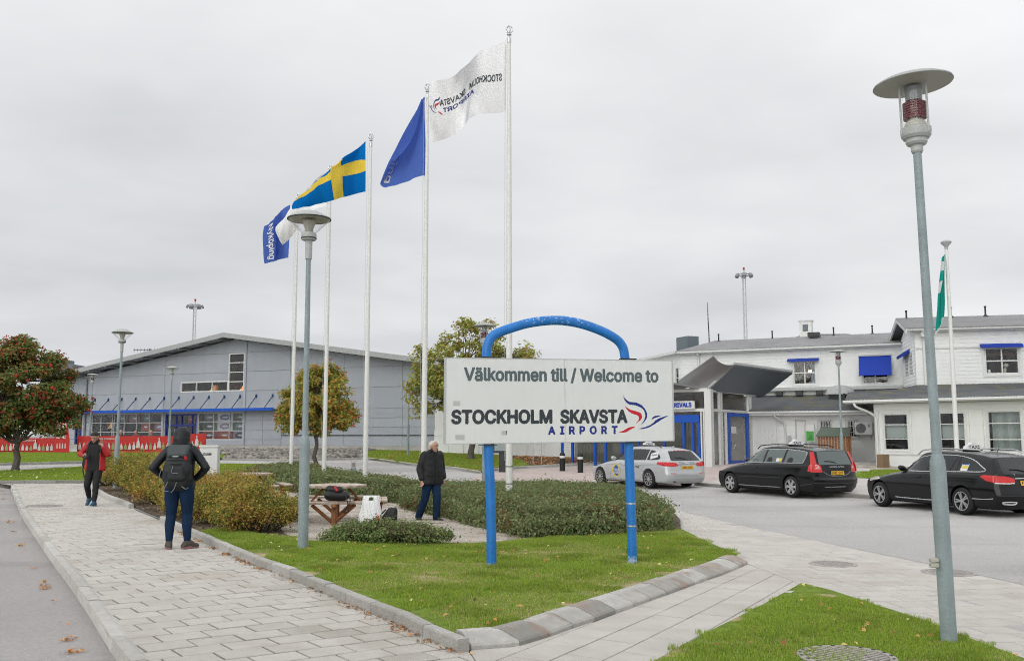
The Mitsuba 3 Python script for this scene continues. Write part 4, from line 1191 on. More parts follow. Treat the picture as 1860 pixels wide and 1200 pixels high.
def window(parent, fr, s0, s1, z0, z1, cols, rows, fw=0.06, n0=0.0, depth=0.09, room='mat_room', frame='mat_trim', label=None, extra=None, pane='mat_pane', bar=None, roomdepth=1.2, name='window'):
    """cols, rows: cut lines as fractions. > frame, pane; behind it a real room."""
    k = key_for(name, parent)
    tag(k, label)
    bar = bar or fw * 0.75
    xs = [s0] + [s0 + (s1 - s0) * c for c in cols] + [s1]
    zs = [z0] + [z0 + (z1 - z0) * r for r in rows] + [z1]
    outer = sbox(s0, z0, s1, z1)
    holes = []
    for i in range(len(xs) - 1):
        for j in range(len(zs) - 1):
            a = xs[i] + (fw if i == 0 else bar / 2)
            b = xs[i + 1] - (fw if i == len(xs) - 2 else bar / 2)
            c = zs[j] + (fw if j == 0 else bar / 2)
            d = zs[j + 1] - (fw if j == len(zs) - 2 else bar / 2)
            holes.append((a, c, b, d))
    fpoly = outer.difference(shapely.union_all([sbox(*h) for h in holes]))
    add('frame', fr.flat(ex(fpoly, n0 - depth, n0)), frame, k)
    for h in holes:
        v = np.array([[h[0], n0 - depth * 0.6, h[1]], [h[2], n0 - depth * 0.6, h[1]], [h[2], n0 - depth * 0.6, h[3]], [h[0], n0 - depth * 0.6, h[3]]])
        add('pane', TM(fr.w(v), [[0, 1, 2], [0, 2, 3]]), pane, k)
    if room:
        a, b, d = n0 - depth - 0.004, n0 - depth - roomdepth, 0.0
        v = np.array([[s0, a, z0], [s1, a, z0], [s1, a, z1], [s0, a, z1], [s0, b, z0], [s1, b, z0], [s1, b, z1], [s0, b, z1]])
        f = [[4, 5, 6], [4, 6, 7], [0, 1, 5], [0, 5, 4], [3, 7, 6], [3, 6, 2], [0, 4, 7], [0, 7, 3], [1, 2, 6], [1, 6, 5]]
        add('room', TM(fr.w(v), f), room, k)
    return k


def curtain(parent, fr, s0, s1, z0, z1, n, matn='mat_curtain', amp=0.03, waves=9):
    u = np.linspace(0, 1, waves * 8)
    s = s0 + (s1 - s0) * u
    d = n + amp * np.sin(u * waves * 2 * PI) * (0.6 + 0.4 * np.sin(u * 17))
    v = np.vstack([np.stack([s, d, s * 0 + z0], 1), np.stack([s, d, s * 0 + z1], 1)])
    N = len(u)
    f = np.vstack([[[i, i + 1, N + i + 1], [i, N + i + 1, N + i]] for i in range(N - 1)])
    add('curtain', TM(fr.w(v), f), matn, parent, smooth=True)


def downpipe(parent, pts, r=0.05, matn='mat_trim'):
    add('downpipe', tube(spline(pts, 5), r, 8), matn, parent, smooth=50)


def quad(*p):
    return TM(np.array(p, float), [[0, 1, 2], [0, 2, 3]])


def slab(pts, t):
    """A slab under a polygon in space, t thick downward."""
    p = np.asarray(pts, float)
    n = len(p)
    v = np.vstack([p, p - [0, 0, t]])
    f = [[0, i, i + 1] for i in range(1, n - 1)] + [[n, n + i + 1, n + i] for i in range(1, n - 1)]
    for i in range(n):
        j = (i + 1) % n
        f += [[i, n + i, n + j], [i, n + j, j]]
    return TM(v, f)


# ================================================================ the grey gabled hall
hall = thing('hall', 'large grey panelled gabled hall with a long blue edged canopy and shop windows', 'hall')
HF = Fr((-19.9, 68, 0), (0.896, -0.444))
B0 = 0.95
gable = Polygon([(-18.6, B0 + 0.3), (18.9, B0 + 0.3), (18.9, 6.12), (-0.28, 8.95), (-18.6, 6.25)])
Lh, Lv = (-5.58, 5.14, -0.90, 5.92), (-0.90, 5.14, 0.59, 7.9)
openings = [Lh, (Lv[0], Lv[1], Lv[2], Lv[3]), (-15.05, 1.5, -7.32, 3.64), (-16.9, 0.9, -15.72, 3.55), (-7.05, 0.9, -3.82, 3.55), (-3.76, 1.62, 0.82, 3.62)]
backing(hall, HF, gable, openings, 'mat_grey', -0.0, 0.15)
up = gable.intersection(sbox(-30, 3.72, 30, 20))
lo = gable.intersection(sbox(-30, 0, 30, 3.72))
w = add('wall', HF.bx(-18.6, 18.9, 0.0, 0.10, B0 - 0.25, B0 + 0.3), 'mat_concrete', hall, label='pale concrete plinth')
uw = key_for('upper_wall', hall)
tag(uw)
panels(uw, HF, up, openings, [-15.67, -7.25, 0.73, 4.8, 9.5, 14.2], [5.14, 6.52, 7.91], 'mat_metalwall', 0.05, 0.03)
lw = key_for('lower_wall', hall)
tag(lw)
panels(lw, HF, lo.intersection(sbox(-30, 0, 4.15, 20)), openings, [-15.67, -7.25, 0.80, 2.45], [1.65, 2.34, 3.0], 'mat_metalwall', 0.045, 0.03)
panels(lw, HF, lo.intersection(sbox(4.15, 0, 30, 20)), openings, [9.5, 14.2], [1.95, 2.5, 3.1], 'mat_metalwall', 0.045, 0.025)
add('ledge', HF.bx(4.2, 18.9, 0.05, 0.12, 1.93, 1.985), 'mat_dark', hall)
add('corner_trim', HF.bx(18.85, 18.97, -0.1, 0.09, B0, 6.1), 'mat_metalwall', hall, uv=np.zeros((8, 2)))
for s in (-15.9, -7.25, 0.73):
    add('pilaster', HF.bx(s - 0.09, s + 0.09, 0.05, 0.13, B0 + 0.3, 3.7 if s != 0.73 else 8.6), 'mat_metalwall', hall, uv=np.full((8, 2), 0.9))
downpipe(hall, [HF.w(np.array(q)) for q in ((-15.67, 0.14, 6.4), (-15.67, 0.14, 4.0), (-15.67, 0.14, 1.0))], 0.06, 'mat_grey')
# the roof: two sheets with deep fascias, and a dark soffit
for s0, z0, s1, z1 in ((-19.6, 6.56, -0.28, 9.27), (-0.28, 9.27, 19.7, 6.36)):
    k = add('roof', slab(HF.w(np.array([(s0, 1.35, z0), (s1, 1.35, z1), (s1, -34, z1), (s0, -34, z0)])), 0.10), 'mat_lightgrey', hall)
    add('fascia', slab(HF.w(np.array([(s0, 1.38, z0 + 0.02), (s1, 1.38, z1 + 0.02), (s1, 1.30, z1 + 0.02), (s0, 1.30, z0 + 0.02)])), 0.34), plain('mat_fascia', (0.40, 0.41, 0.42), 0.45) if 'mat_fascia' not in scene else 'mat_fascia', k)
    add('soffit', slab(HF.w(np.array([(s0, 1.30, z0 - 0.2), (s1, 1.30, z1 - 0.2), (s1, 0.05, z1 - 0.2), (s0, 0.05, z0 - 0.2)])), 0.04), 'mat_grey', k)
for s in np.arange(-18, 18.5, 1.9):
    zz = 9.0 - abs(s + 0.28) * 0.1425
    add('rafter', HF.bx(s - 0.06, s + 0.06, 0.05, 1.28, zz - 0.12, zz + 0.02), 'mat_grey', hall)
add('side_wall', HF.bx(18.8, 18.9, -34, -0.15, B0 - 0.2, 6.2), 'mat_metalwall', hall, uv=np.full((8, 2), 0.5))
add('side_wall', HF.bx(-18.6, -18.5, -34, -0.15, B0 - 0.2, 6.2), 'mat_metalwall', hall, uv=np.full((8, 2), 0.5))
# windows
window(hall, HF, *[Lh[i] for i in (0, 2, 1, 3)], [0.333, 0.667], [], 0.08, 0.05, 0.1, 'mat_room_warm', 'mat_trim', roomdepth=3)
window(hall, HF, Lv[0], Lv[2], Lv[1], Lv[3], [], [0.25, 0.5, 0.75], 0.08, 0.05, 0.1, 'mat_room_warm', 'mat_trim', roomdepth=3)
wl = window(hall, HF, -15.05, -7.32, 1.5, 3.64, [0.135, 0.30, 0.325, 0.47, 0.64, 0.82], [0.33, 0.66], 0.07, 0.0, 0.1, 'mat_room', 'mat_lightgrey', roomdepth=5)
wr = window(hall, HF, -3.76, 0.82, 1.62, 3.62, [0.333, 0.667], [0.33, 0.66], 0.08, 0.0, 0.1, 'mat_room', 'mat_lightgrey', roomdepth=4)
for s0, s1, cs in ((-16.9, -15.72, [0.5]), (-7.05, -3.82, [0.33, 0.5, 0.83])):
    window(hall, HF, s0, s1, B0, 3.55, cs, [0.30, 0.68], 0.12, 0.0, 0.1, 'mat_room', 'mat_navy', bar=0.12, name='glazed_door', roomdepth=4)
# posters hung in the shop windows: round badges on coloured sheets, far too small to read
pcol = {'r': (0.45, 0.03, 0.03), 'g': (0.03, 0.14, 0.06), 'b': (0.06, 0.12, 0.36), 'w': (0.62, 0.66, 0.72), 'k': (0.05, 0.04, 0.04), 't': (0.12, 0.24, 0.26), 'o': (0.45, 0.12, 0.04), 'l': (0.34, 0.32, 0.46)}
for c, v in pcol.items():
    plain('mat_poster_' + c, [q * (0.55 if c != 'w' else 0.8) for q in v], 0.5)
POST = [(-3.7, -2.26, 2.98, 3.56, 'k', 't'), (-2.22, -0.75, 2.98, 3.56, 'w', 'b'), (-0.7, 0.76, 2.98, 3.56, 'k', 'g'), (-3.7, -2.26, 2.32, 2.92, 'g', 'k'), (-2.22, -0.75, 2.32, 2.92, 'w', 'l'), (-0.7, 0.76, 2.32, 2.92, 'g', 't'),
        (-3.7, -2.26, 1.68, 2.25, 'r', 'k'), (-2.22, -0.75, 1.68, 2.25, 'r', 'o'), (-0.7, 0.76, 1.68, 2.25, 'l', 'k'),
        (-12.5, -11.5, 2.98, 3.56, 'k', 't'), (-11.3, -10.2, 2.98, 3.56, 'r', 't'), (-9.9, -8.8, 2.98, 3.56, 'k', 't'), (-10.0, -9.0, 2.3, 2.9, 'o', 'r'), (-8.6, -7.6, 2.3, 2.9, 'r', 'l'), (-5.1, -4.5, 2.9, 3.4, 'r', 'r'), (-6.6, -5.9, 2.2, 2.5, 'g', 'w')]
for s0, s1, z0, z1, a, b in POST:
    k = add('poster', HF.bx(s0, s1, -0.42, -0.40, z0, z1), 'mat_poster_' + a, hall)
    e = affinity.scale(Point((s0 + s1) / 2, (z0 + z1) / 2).buffer(0.5), (s1 - s0) * 0.72, (z1 - z0) * 0.74)
    add('badge', HF.flat(ex(e, -0.398, -0.394)), 'mat_poster_' + b, k)
    add('badge', HF.flat(ex(affinity.scale(e, 0.55, 0.3), -0.393, -0.389)), 'mat_poster_w', k)
scene['mat_glow'] = two({'type': 'diffuse', 'reflectance': rgb(0.8, 0.5, 0.2)})
for s, z, r in ((-3.05, 5.42, 0.42), (-0.25, 5.36, 0.33), (-13.7, 2.75, 0.42)):
    k = add('pendant_lamp', HF.flat(xf(lathe([(0.0, 0.0), (r, 0.02), (r * 0.62, r * 0.55), (r * 0.35, r * 1.25), (0.0, r * 1.35)], 18), mat((0, 0, 0), 0, -PI / 2) @ np.eye(4))), 'mat_glow', hall)
    v = np.array(lathe([(0.0, 0.0), (r, 0.02), (r * 0.62, r * 0.55), (r * 0.35, r * 1.25), (0.0, r * 1.35)], 18).vertices)
    f = lathe([(0.0, 0.0), (r, 0.02), (r * 0.62, r * 0.55), (r * 0.35, r * 1.25), (0.0, r * 1.35)], 18).faces
    scene[k] = mikit.ply(TM(HF.w(v + np.array([s, -0.9, z - r * 0.6])), f), 'mat_glow', smooth=40, emitter={'type': 'area', 'sampling_weight': 0.02, 'radiance': rgb(1.5, 0.85, 0.28)})
# the canopy: blue edge beam, thin roof sheet, slanting stays
cz = 3.74
k = add('canopy', slab(HF.w(np.array([(-16.95, 0.98, cz + 0.06), (4.12, 0.98, cz + 0.06), (4.12, 0.06, cz + 0.12), (-16.95, 0.06, cz + 0.12)])), 0.04), 'mat_fascia', hall)
add('edge_beam', HF.bx(-16.95, 4.15, 0.95, 1.05, cz - 0.07, cz + 0.13), 'mat_blue', k)
for s in np.arange(-16.2, 4.2, 1.50):
    q = [HF.w(np.array(a)) for a in ((s + 0.02, 0.06, cz + 1.02), (s, 0.92, cz + 0.12))]
    add('stay', tube(q, 0.032, 6), 'mat_darkblue', k)
    add('stay_bracket', HF.bx(s - 0.06, s + 0.06, 0.05, 0.12, cz + 0.9, cz + 1.12), 'mat_darkblue', k)
add('flue', lathe([(0.09, 6.8), (0.09, 8.3)], 10, tuple(HF.w(np.array([14.0, -3.0, 0])))), 'mat_grey', hall)

# aerial and air plant behind the left eave
k = thing('roof_aerial', 'small television aerial on the left slope of the hall roof', 'aerial')
p = HF.w(np.array([-13.4, -4.0, 0]))
add('mast', tube([p + [0, 0, 7.0], p + [0, 0, 9.15]], 0.04, 6), 'mat_dark', k)
add('boom', tube([p + [-1.35, 0, 9.0], p + [1.15, 0, 9.0]], 0.03, 6), 'mat_dark', k)
for d in np.arange(-1.3, 1.2, 0.28):
    add('rod', tube([p + [d, 0, 8.85], p + [d, 0, 9.15]], 0.02, 5), 'mat_dark', k)
k = thing('ventilation_plant', 'blue grey ventilation plant box behind the left end of the hall roof', 'ventilation plant')
plain('mat_plant', (0.15, 0.185, 0.21), 0.5)
px_, py_ = -43.2, 90.0
for i, (dx, w_, h_) in enumerate(((-0.85, 1.0, 1.6), (0.0, 0.9, 1.85), (0.95, 1.15, 1.35))):
    add('duct_box', box((px_ + dx, py_, 7.35 + h_ / 2), (w_, 2.5, h_), bev=0.05), 'mat_plant', k)
add('support', box((px_ + 0.3, py_, 4.1), (2.0, 2.2, 6.5)), 'mat_grey', k)

# ================================================================ the white terminal
term = thing('terminal_building', 'white weatherboarded terminal with grey roofs, blue awnings, glazed corner entrance and folded canopy', 'building')
LW, MW, MU, WU = Fr((15.77, 40, 0), (0.74, -0.67)), Fr((14.88, 46, 0), (0.90, -0.436)), Fr((19.55, 46.8, 0), (0.90, -0.436)), Fr((18.59, 43, 0), (0.97, -0.24))
VR, VL = Fr((9.1, 43, 0), (0.568, 0.824)), Fr((9.1, 43, 0), (0.82, -0.573))

# -- ground floor wing on the right: wide boards around tall windows
k = key_for('wing_wall', term)
tag(k)
o = sbox(-0.35, 0.45, 12, 3.24)
wins = [(0.03, 1.29, 1.06, 2.82), (2.30, 1.27, 3.30, 2.84), (4.12, 1.25, 5.35, 2.87), (7.0, 1.25, 8.2, 2.87)]
backing(term, LW, o, wins, 'mat_trim', 0.0, 0.2)
panels(k, LW, sbox(-0.35, 1.14, 12, 2.95), wins, [-0.15, 1.2, 2.16, 3.45, 3.98, 5.5, 6.85, 8.4], [1.74, 2.31], 'mat_white', 0.03, 0.014)
panels(k, LW, sbox(-0.35, 0.45, 12, 1.10), wins, [3.5, 8], [0.80], 'mat_white', 0.018, 0.006)
add('frieze', LW.bx(-0.35, 12, 0.0, 0.035, 2.965, 3.24), 'mat_white', term)
add('water_table', LW.bx(-0.4, 12, 0.0, 0.065, 1.10, 1.14), 'mat_trim', term)
for i, (a, z0, b, z1) in enumerate(wins):
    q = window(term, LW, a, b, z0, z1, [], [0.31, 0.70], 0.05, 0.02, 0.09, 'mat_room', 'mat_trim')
    add('casing', LW.flat(ex(sbox(a - 0.07, z0 - 0.07, b + 0.07, z1 + 0.05).difference(sbox(a, z0, b, z1)), 0.0, 0.05)), 'mat_trim', q)
    if i == 2:
        curtain(q, LW, a + 0.1, b - 0.1, z0 + 0.05, z1 - 0.05, -0.25, waves=11)
    elif i in (0, 1):
        add('blind', LW.bx(a + 0.05, b - 0.05, -0.16, -0.15, z0 + (z1 - z0) * 0.33, z0 + (z1 - z0) * 0.68), 'mat_curtain', q)
# eave, gutter, roof of the wing
E0, E1 = LW.w(np.array([-1.35, 0.62, 3.36])), LW.w(np.array([12.0, 0.62, 3.36]))
add('eave_soffit', slab([E0, E1, LW.w(np.array([12, 0.0, 3.36])), LW.w(np.array([-0.9, 0.0, 3.36]))], 0.10), 'mat_trim', term)
add('gutter', LW.bx(-1.4, 12, 0.62, 0.75, 3.29, 3.40, 0.02), 'mat_trim', term)
wu0, wu8 = WU.w(np.array([0, 0.0, 4.22])), WU.w(np.array([9, 0.0, 4.30]))
sb = np.array([19.55, 46.8, 4.25])
add('wing_roof', cat(slab([E0 + [0, 0, 0.06], E1 + [0, 0, 0.06], wu8, wu0], 0.05), slab([E0 + [0, 0, 0.06], wu0, sb, MU.w(np.array([-2.6, 0, 4.16]))], 0.05)), 'mat_felt', term)
downpipe(term, [LW.w(np.array(q)) for q in ((-0.95, 0.68, 3.33), (-0.85, 0.66, 3.12), (-0.50, 0.35, 2.92), (-0.28, 0.12, 2.70), (-0.24, 0.10, 2.3), (-0.22, 0.10, 0.5))], 0.055)

# -- ground floor middle part
o = sbox(-3.6, 0.35, 3.6, 2.98)
mw_open = [(-0.98, 0.55, -0.50, 2.66), (0.17, 1.82, 0.72, 2.65), (1.45, 1.82, 1.98, 2.64)]
backing(term, MW, o, mw_open, 'mat_trim', 0.0, 0.2)
siding(term, MW, sbox(-1.85, 0.35, 3.2, 2.98), mw_open, 'mat_white', 0.30, 0.0)
k = key_for('plank_wall', term)
tag(k)
panels(k, MW, sbox(-3.5, 0.4, -1.87, 2.98), [], list(np.arange(-3.5, -1.87, 0.20)), [], 'mat_white', 0.025, 0.008, name='plank')
add('middle_eave', slab([MW.w(np.array(q)) for q in ((-3.6, 0.5, 3.06), (2.4, 0.5, 3.06), (2.9, 0.0, 3.06), (-3.6, 0.0, 3.06))], 0.16), 'mat_trim', term)
add('gutter', MW.bx(-3.75, 2.35, 0.5, 0.62, 3.0, 3.10, 0.02), 'mat_trim', term)
add('middle_roof', slab([MW.w(np.array([-3.7, 0.52, 3.12])), MW.w(np.array([2.6, 0.52, 3.12])), MU.w(np.array([-2.4, 0.0, 4.02])), MU.w(np.array([-7.6, 0.0, 4.02]))], 0.05), 'mat_felt', term)
downpipe(term, [MW.w(np.array(q)) for q in ((-1.92, 0.55, 3.02), (-1.86, 0.5, 2.84), (-1.62, 0.2, 2.6), (-1.48, 0.08, 2.3), (-1.46, 0.07, 0.5))], 0.05)
dk = key_for('service_door', term)
tag(dk)
add('leaf', MW.bx(-0.95, -0.53, -0.06, -0.02, 0.57, 2.63), 'mat_white', dk)
add('casing', MW.flat(ex(sbox(-1.0, 0.5, -0.48, 2.69).difference(sbox(-0.95, 0.5, -0.53, 2.63)), -0.02, 0.05)), 'mat_lightgrey', dk)
for a, b in ((0.17, 0.72), (1.45, 1.98)):
    q = window(term, MW, a, b, 1.82, 2.65, [0.5], [], 0.05, 0.0, 0.08, 'mat_room', 'mat_trim')
    for s in np.linspace(a - 0.08, b + 0.0, 6):
        add('security_bar', tube([MW.w(np.array([s, 0.16, 1.78])), MW.w(np.array([s, 0.16, 2.70]))], 0.011, 6), 'mat_lightgrey', q)
    for z in (1.82, 2.08, 2.36, 2.66):
        add('security_bar', tube([MW.w(np.array([a - 0.1, 0.165, z])), MW.w(np.array([b + 0.02, 0.165, z]))], 0.011, 6), 'mat_lightgrey', q)
    add('sill', MW.bx(a - 0.05, b + 0.05, 0.0, 0.08, 1.76, 1.81), 'mat_trim', q)
add('intercom', MW.bx(-1.36, -1.20, 0.02, 0.12, 1.62, 1.92, 0.01), 'mat_lightgrey', term)

# -- upper storey, middle
o = sbox(-11.3, 4.0, 0.1, 6.45)
mu_open = [(-5.31, 4.55, -4.13, 5.79), (-1.91, 4.49, -0.64, 5.75)]
backing(term, MU, o, mu_open, 'mat_trim', 0.0, 0.2)
siding(term, MU, sbox(-11.3, 4.42, 0.1, 6.36), mu_open, 'mat_white', 0.17, 0.0)
add('ledge', cat(MU.bx(-7.6, 0.0, 0.0, 0.22, 4.33, 4.42), MU.bx(-7.6, 0.0, 0.0, 0.3, 4.24, 4.32)), 'mat_lightgrey', term)
for s in np.arange(-7.2, 0, 1.02):
    add('roof_block', MU.bx(s, s + 0.32, 0.02, 0.42, 3.98, 4.22), 'mat_dark', term)
for a, z0, b, z1 in mu_open:
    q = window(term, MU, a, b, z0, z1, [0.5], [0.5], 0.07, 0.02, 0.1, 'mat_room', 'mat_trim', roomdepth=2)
    add('casing', MU.flat(ex(sbox(a - 0.08, z0 - 0.08, b + 0.08, z1 + 0.06).difference(sbox(a, z0, b, z1)), 0.0, 0.05)), 'mat_trim', q)
MU_ceil = add('ceiling_light', MU.bx(-4.62, -4.42, -0.7, -0.5, 5.26, 5.32), 'mat_glow', term)
scene[MU_ceil] = mikit.ply(MU.bx(-4.62, -4.42, -0.7, -0.5, 5.26, 5.32), 'mat_glow', emitter={'type': 'area', 'sampling_weight': 0.02, 'radiance': rgb(2.0, 1.3, 0.6)})
curtain(f'{term}__window_006' if f'{term}__window_006' in TAKEN else term, MU, -4.42, -4.2, 4.62, 5.72, -0.3, plain('mat_bluecurtain', (0.10, 0.17, 0.24), 0.8), 0.02, 3)
add('cornice', MU.bx(-11.4, 0.05, 0.0, 0.35, 6.36, 6.46), 'mat_trim', term)
add('gutter', MU.bx(-11.45, 0.05, 0.35, 0.47, 6.40, 6.50, 0.02), 'mat_trim', term)
add('main_roof', cat(slab([MU.w(np.array(q)) for q in ((-11.5, 0.46, 6.52), (0.6, 0.46, 6.52), (0.6, -3.4, 7.42), (-10.2, -3.4, 7.42))], 0.06), slab([MU.w(np.array(q)) for q in ((-11.5, 0.46, 6.52), (-10.2, -3.4, 7.42), (-11.5, -8.0, 6.52))], 0.06)), 'mat_roof', term)
downpipe(term, [MU.w(np.array(q)) for q in ((-10.35, 0.4, 6.42), (-10.3, 0.3, 6.3), (-10.3, 0.1, 6.0), (-10.3, 0.08, 4.2))], 0.06)
# awnings: one rolled in, one let down, one on the wing
plain('mat_awning', (0.006, 0.055, 0.53), 0.7)
a1 = add('awning', slab([MU.w(np.array(q)) for q in ((-5.55, 0.0, 5.93), (-3.98, 0.0, 5.93), (-3.98, 0.34, 5.84), (-5.55, 0.34, 5.84))], 0.09), 'mat_awning', term, label='blue awning rolled nearly shut')
a2 = add('awning', slab([MU.w(np.array(q)) for q in ((-2.02, 0.04, 5.94), (-0.50, 0.04, 5.94), (-0.46, 0.62, 4.94), (-2.0, 0.62, 4.94))], 0.02), 'mat_awning', term, label='blue awning let right down over its window')
add('front_bar', tube([MU.w(np.array([-2.02, 0.62, 4.92])), MU.w(np.array([-0.44, 0.62, 4.92]))], 0.025, 6), 'mat_awning', a2)
add('roller', MU.bx(-2.05, -0.47, 0.0, 0.1, 5.92, 6.0), 'mat_lightgrey', a2)
a3 = add('awning', slab([WU.w(np.array(q)) for q in ((2.74, 0.0, 6.05), (4.45, 0.0, 6.05), (4.45, 0.36, 5.96), (2.74, 0.36, 5.96))], 0.13), 'mat_awning', term, label='blue awning over the wide upper window of the wing')
# -- left end wall of the upper storey, running back
SE = Fr(MU.w(np.array([-11.3, 0, 0.0])), (0.26, -0.96))
o = sbox(-9.0, 3.2, 0, 6.45)
backing(term, SE, o, [], 'mat_trim', -0.03, 0.1)
siding(term, SE, o, [(-0.75, 4.5, -0.3, 5.7)], 'mat_white', 0.17, -0.02)
add('eave', SE.bx(-9.2, 0.1, 0.0, 0.4, 6.42, 6.56), 'mat_trim', term)
window(term, SE, -0.75, -0.3, 4.5, 5.7, [], [0.5], 0.06, 0.02, 0.08, 'mat_room', 'mat_trim', roomdepth=0.05)
# -- upper storey of the wing with its gable
o = sbox(0, 4.1, 10, 6.72)
wu_open = [(2.91, 4.65, 4.34, 5.86)]
backing(term, WU, o, wu_open, 'mat_trim', 0.0, 0.2)
siding(term, WU, sbox(0, 4.15, 10, 5.84), wu_open, 'mat_white', 0.17, 0.0)
siding(term, WU, sbox(0, 5.93, 10, 6.64), wu_open, 'mat_white', 0.17, 0.012)
add('string_course', WU.bx(-0.03, 10, 0.0, 0.06, 5.86, 5.92), 'mat_trim', term)
q = window(term, WU, 2.91, 4.34, 4.65, 5.86, [0.5], [0.5], 0.07, 0.02, 0.1, 'mat_room', 'mat_trim', roomdepth=2)
add('casing', WU.flat(ex(sbox(2.83, 4.55, 4.42, 5.92).difference(sbox(2.91, 4.65, 4.34, 5.86)), 0.0, 0.06)), 'mat_trim', q)
add('flower_vase', cat(lathe([(0.0, 4.74), (0.05, 4.74), (0.06, 4.9), (0.03, 4.95)], 10, tuple(WU.w(np.array([3.78, -0.2, 0])))), lathe([(0.0, 4.95), (0.1, 5.02), (0.11, 5.1), (0.0, 5.17)], 10, tuple(WU.w(np.array([3.83, -0.2, 0]))))), 'mat_lamp_under', q)
add('cup', lathe([(0.0, 4.74), (0.06, 4.74), (0.06, 4.88), (0.0, 4.88)], 10, tuple(WU.w(np.array([3.12, -0.2, 0])))), 'mat_trim', q)
add('blind', WU.bx(2.98, 4.28, -0.5, -0.48, 5.52, 5.66), 'mat_room_warm', q)
add('gutter', WU.bx(-0.45, 10, 0.35, 0.48, 6.68, 6.79, 0.02), 'mat_trim', term)
add('cornice', WU.bx(-0.1, 10, 0.0, 0.35, 6.64, 6.72), 'mat_trim', term)
GS = Fr(WU.w(np.array([0.0, -4.0, 0.0])), (0.24 * -1, -0.97))
GS = Fr(WU.w(np.array([0.0, -4.0, 0.0])), (-0.24, -0.97))
GS.n = np.array([-0.97, 0.24, 0.0])
gpoly = Polygon([(0, 4.1), (4.0, 4.1), (4.0, 6.7), (2.6, 7.15), (2.0, 7.3), (1.2, 7.0), (0, 6.6)])


def gflat(m):
    return TM(GS.w(np.stack([np.asarray(m.vertices)[:, 0], np.asarray(m.vertices)[:, 2], np.asarray(m.vertices)[:, 1]], -1)), m.faces)


add('gable_wall', gflat(ex(gpoly, -0.12, -0.03)), 'mat_trim', term)
zz, ms = 4.15, []
while zz < 7.4:
    c = gpoly.intersection(sbox(-1, zz, 5, zz + 0.17))
    for qq in getattr(c, 'geoms', [c]):
        if qq.geom_type == 'Polygon' and qq.area > 0.004:
            m = ex(qq, -0.03, -0.02)
            v = np.array(m.vertices)
            fr_ = v[:, 2] > -0.025
            v[fr_, 2] = -0.016 + 0.024 * (1 - (v[fr_, 1] - zz) / 0.17)
            ms.append(TM(v, m.faces))
    zz += 0.17
add('weatherboard', gflat(cat(ms)), 'mat_white', term, kind='stuff')
rk = [WU.w(np.array(q)) for q in ((-0.45, 0.48, 6.80), (-0.45, -2.1, 7.58), (10, -2.1, 7.58), (10, 0.48, 6.80))]
rk2 = [WU.w(np.array(q)) for q in ((-0.45, -2.1, 7.58), (-0.45, -4.7, 6.80), (10, -4.7, 6.80), (10, -2.1, 7.58))]
add('wing_main_roof', cat(slab(rk, 0.06), slab(rk2, 0.06)), 'mat_roof', term)
add('bargeboard', cat(slab([rk[0] + [0, 0, -0.02], rk[1] + [0, 0, -0.02], rk[1] + [0.08, 0, -0.02], rk[0] + [0.08, 0, -0.02]], 0.2), slab([rk2[0] + [0, 0, -0.02], rk2[1] + [0, 0, -0.02], rk2[1] + [0.08, 0, -0.02], rk2[0] + [0.08, 0, -0.02]], 0.2)), 'mat_trim', term)
for j, s in enumerate((1.3, 2.5)):
    window(term, Fr(GS.w(np.array([s, 0, 0.0])), (-0.24, -0.97)), 0, 0.8, 4.8, 5.8, [0.5], [], 0.07, 0.03, 0.05, None, 'mat_trim', pane='mat_room')
add('awning', slab([GS.w(np.array(q)) for q in ((0.6, 0.0, 6.0), (2.6, 0.0, 6.0), (2.6, 0.3, 5.8), (0.6, 0.3, 5.8))], 0.15), 'mat_awning', term, label='folded blue awning on the gable end')
downpipe(term, [WU.w(np.array(q)) for q in ((0.32, 0.42, 6.7), (0.34, 0.3, 6.5), (0.36, 0.09, 6.25), (0.38, 0.08, 5.2), (0.38, 0.08, 4.1))], 0.065)
add('hopper', xf(box((0, 0, 0), (0.22, 0.16, 0.22), bev=0.02), mat(WU.w(np.array([0.33, 0.3, 6.5])))), 'mat_trim', term)
# roof fittings
for fr, s, n, zt in ((MU, -9.9, -3.0, 7.7), (MU, -6.9, -3.2, 7.75), (MU, -3.6, -3.3, 7.8), (MU, -1.6, -3.3, 7.8), (WU, 0.0, -1.9, 7.85), (WU, 2.0, -1.9, 7.95), (WU, 3.5, -1.9, 7.95)):
    p = fr.w(np.array([s, n, 0]))
    add('vent_pipe', cat(lathe([(0.04, 7.2), (0.04, zt), (0.055, zt), (0.055, zt + 0.06), (0.0, zt + 0.07)], 10, tuple(p)), lathe([(0.14, zt - 0.45), (0.05, zt - 0.35)], 10, tuple(p))), 'mat_dark', term)
add('roof_hatch', MU.m(box((-4.55, -2.6, 7.42), (0.62, 0.5, 0.22))), 'mat_dark', term)
ch = add('chimney', MU.m(box((-5.3, -5.0, 7.9), (0.68, 0.6, 1.1), bev=0.01)), 'mat_trim', term)
add('louvre', MU.bx(-5.45, -5.15, -4.70, -4.69, 7.85, 8.25), 'mat_plant', ch)
add('chimney_cap', MU.m(box((-5.3, -5.0, 8.48), (0.8, 0.72, 0.07))), 'mat_trim', ch)
add('back_roof', slab([MU.w(np.array(q)) for q in ((-9.0, -9, 7.3), (-6.0, -9, 8.15), (-3.5, -9, 8.05), (-1.0, -9, 7.5))], 0.1), 'mat_roof', term)
add('plant_room', box((10.55, 56.0, 7.3), (0.8, 1.2, 1.0), 0.4), 'mat_plant', term)
p = MU.w(np.array([-10.4, -2.8, 0]))
add('whip_aerial', tube([p + [0, 0, 7.2], p + [-0.04, 0, 8.6], p + [-0.06, 0, 9.6]], [0.035, 0.03, 0.015], 6), 'mat_dark', term)
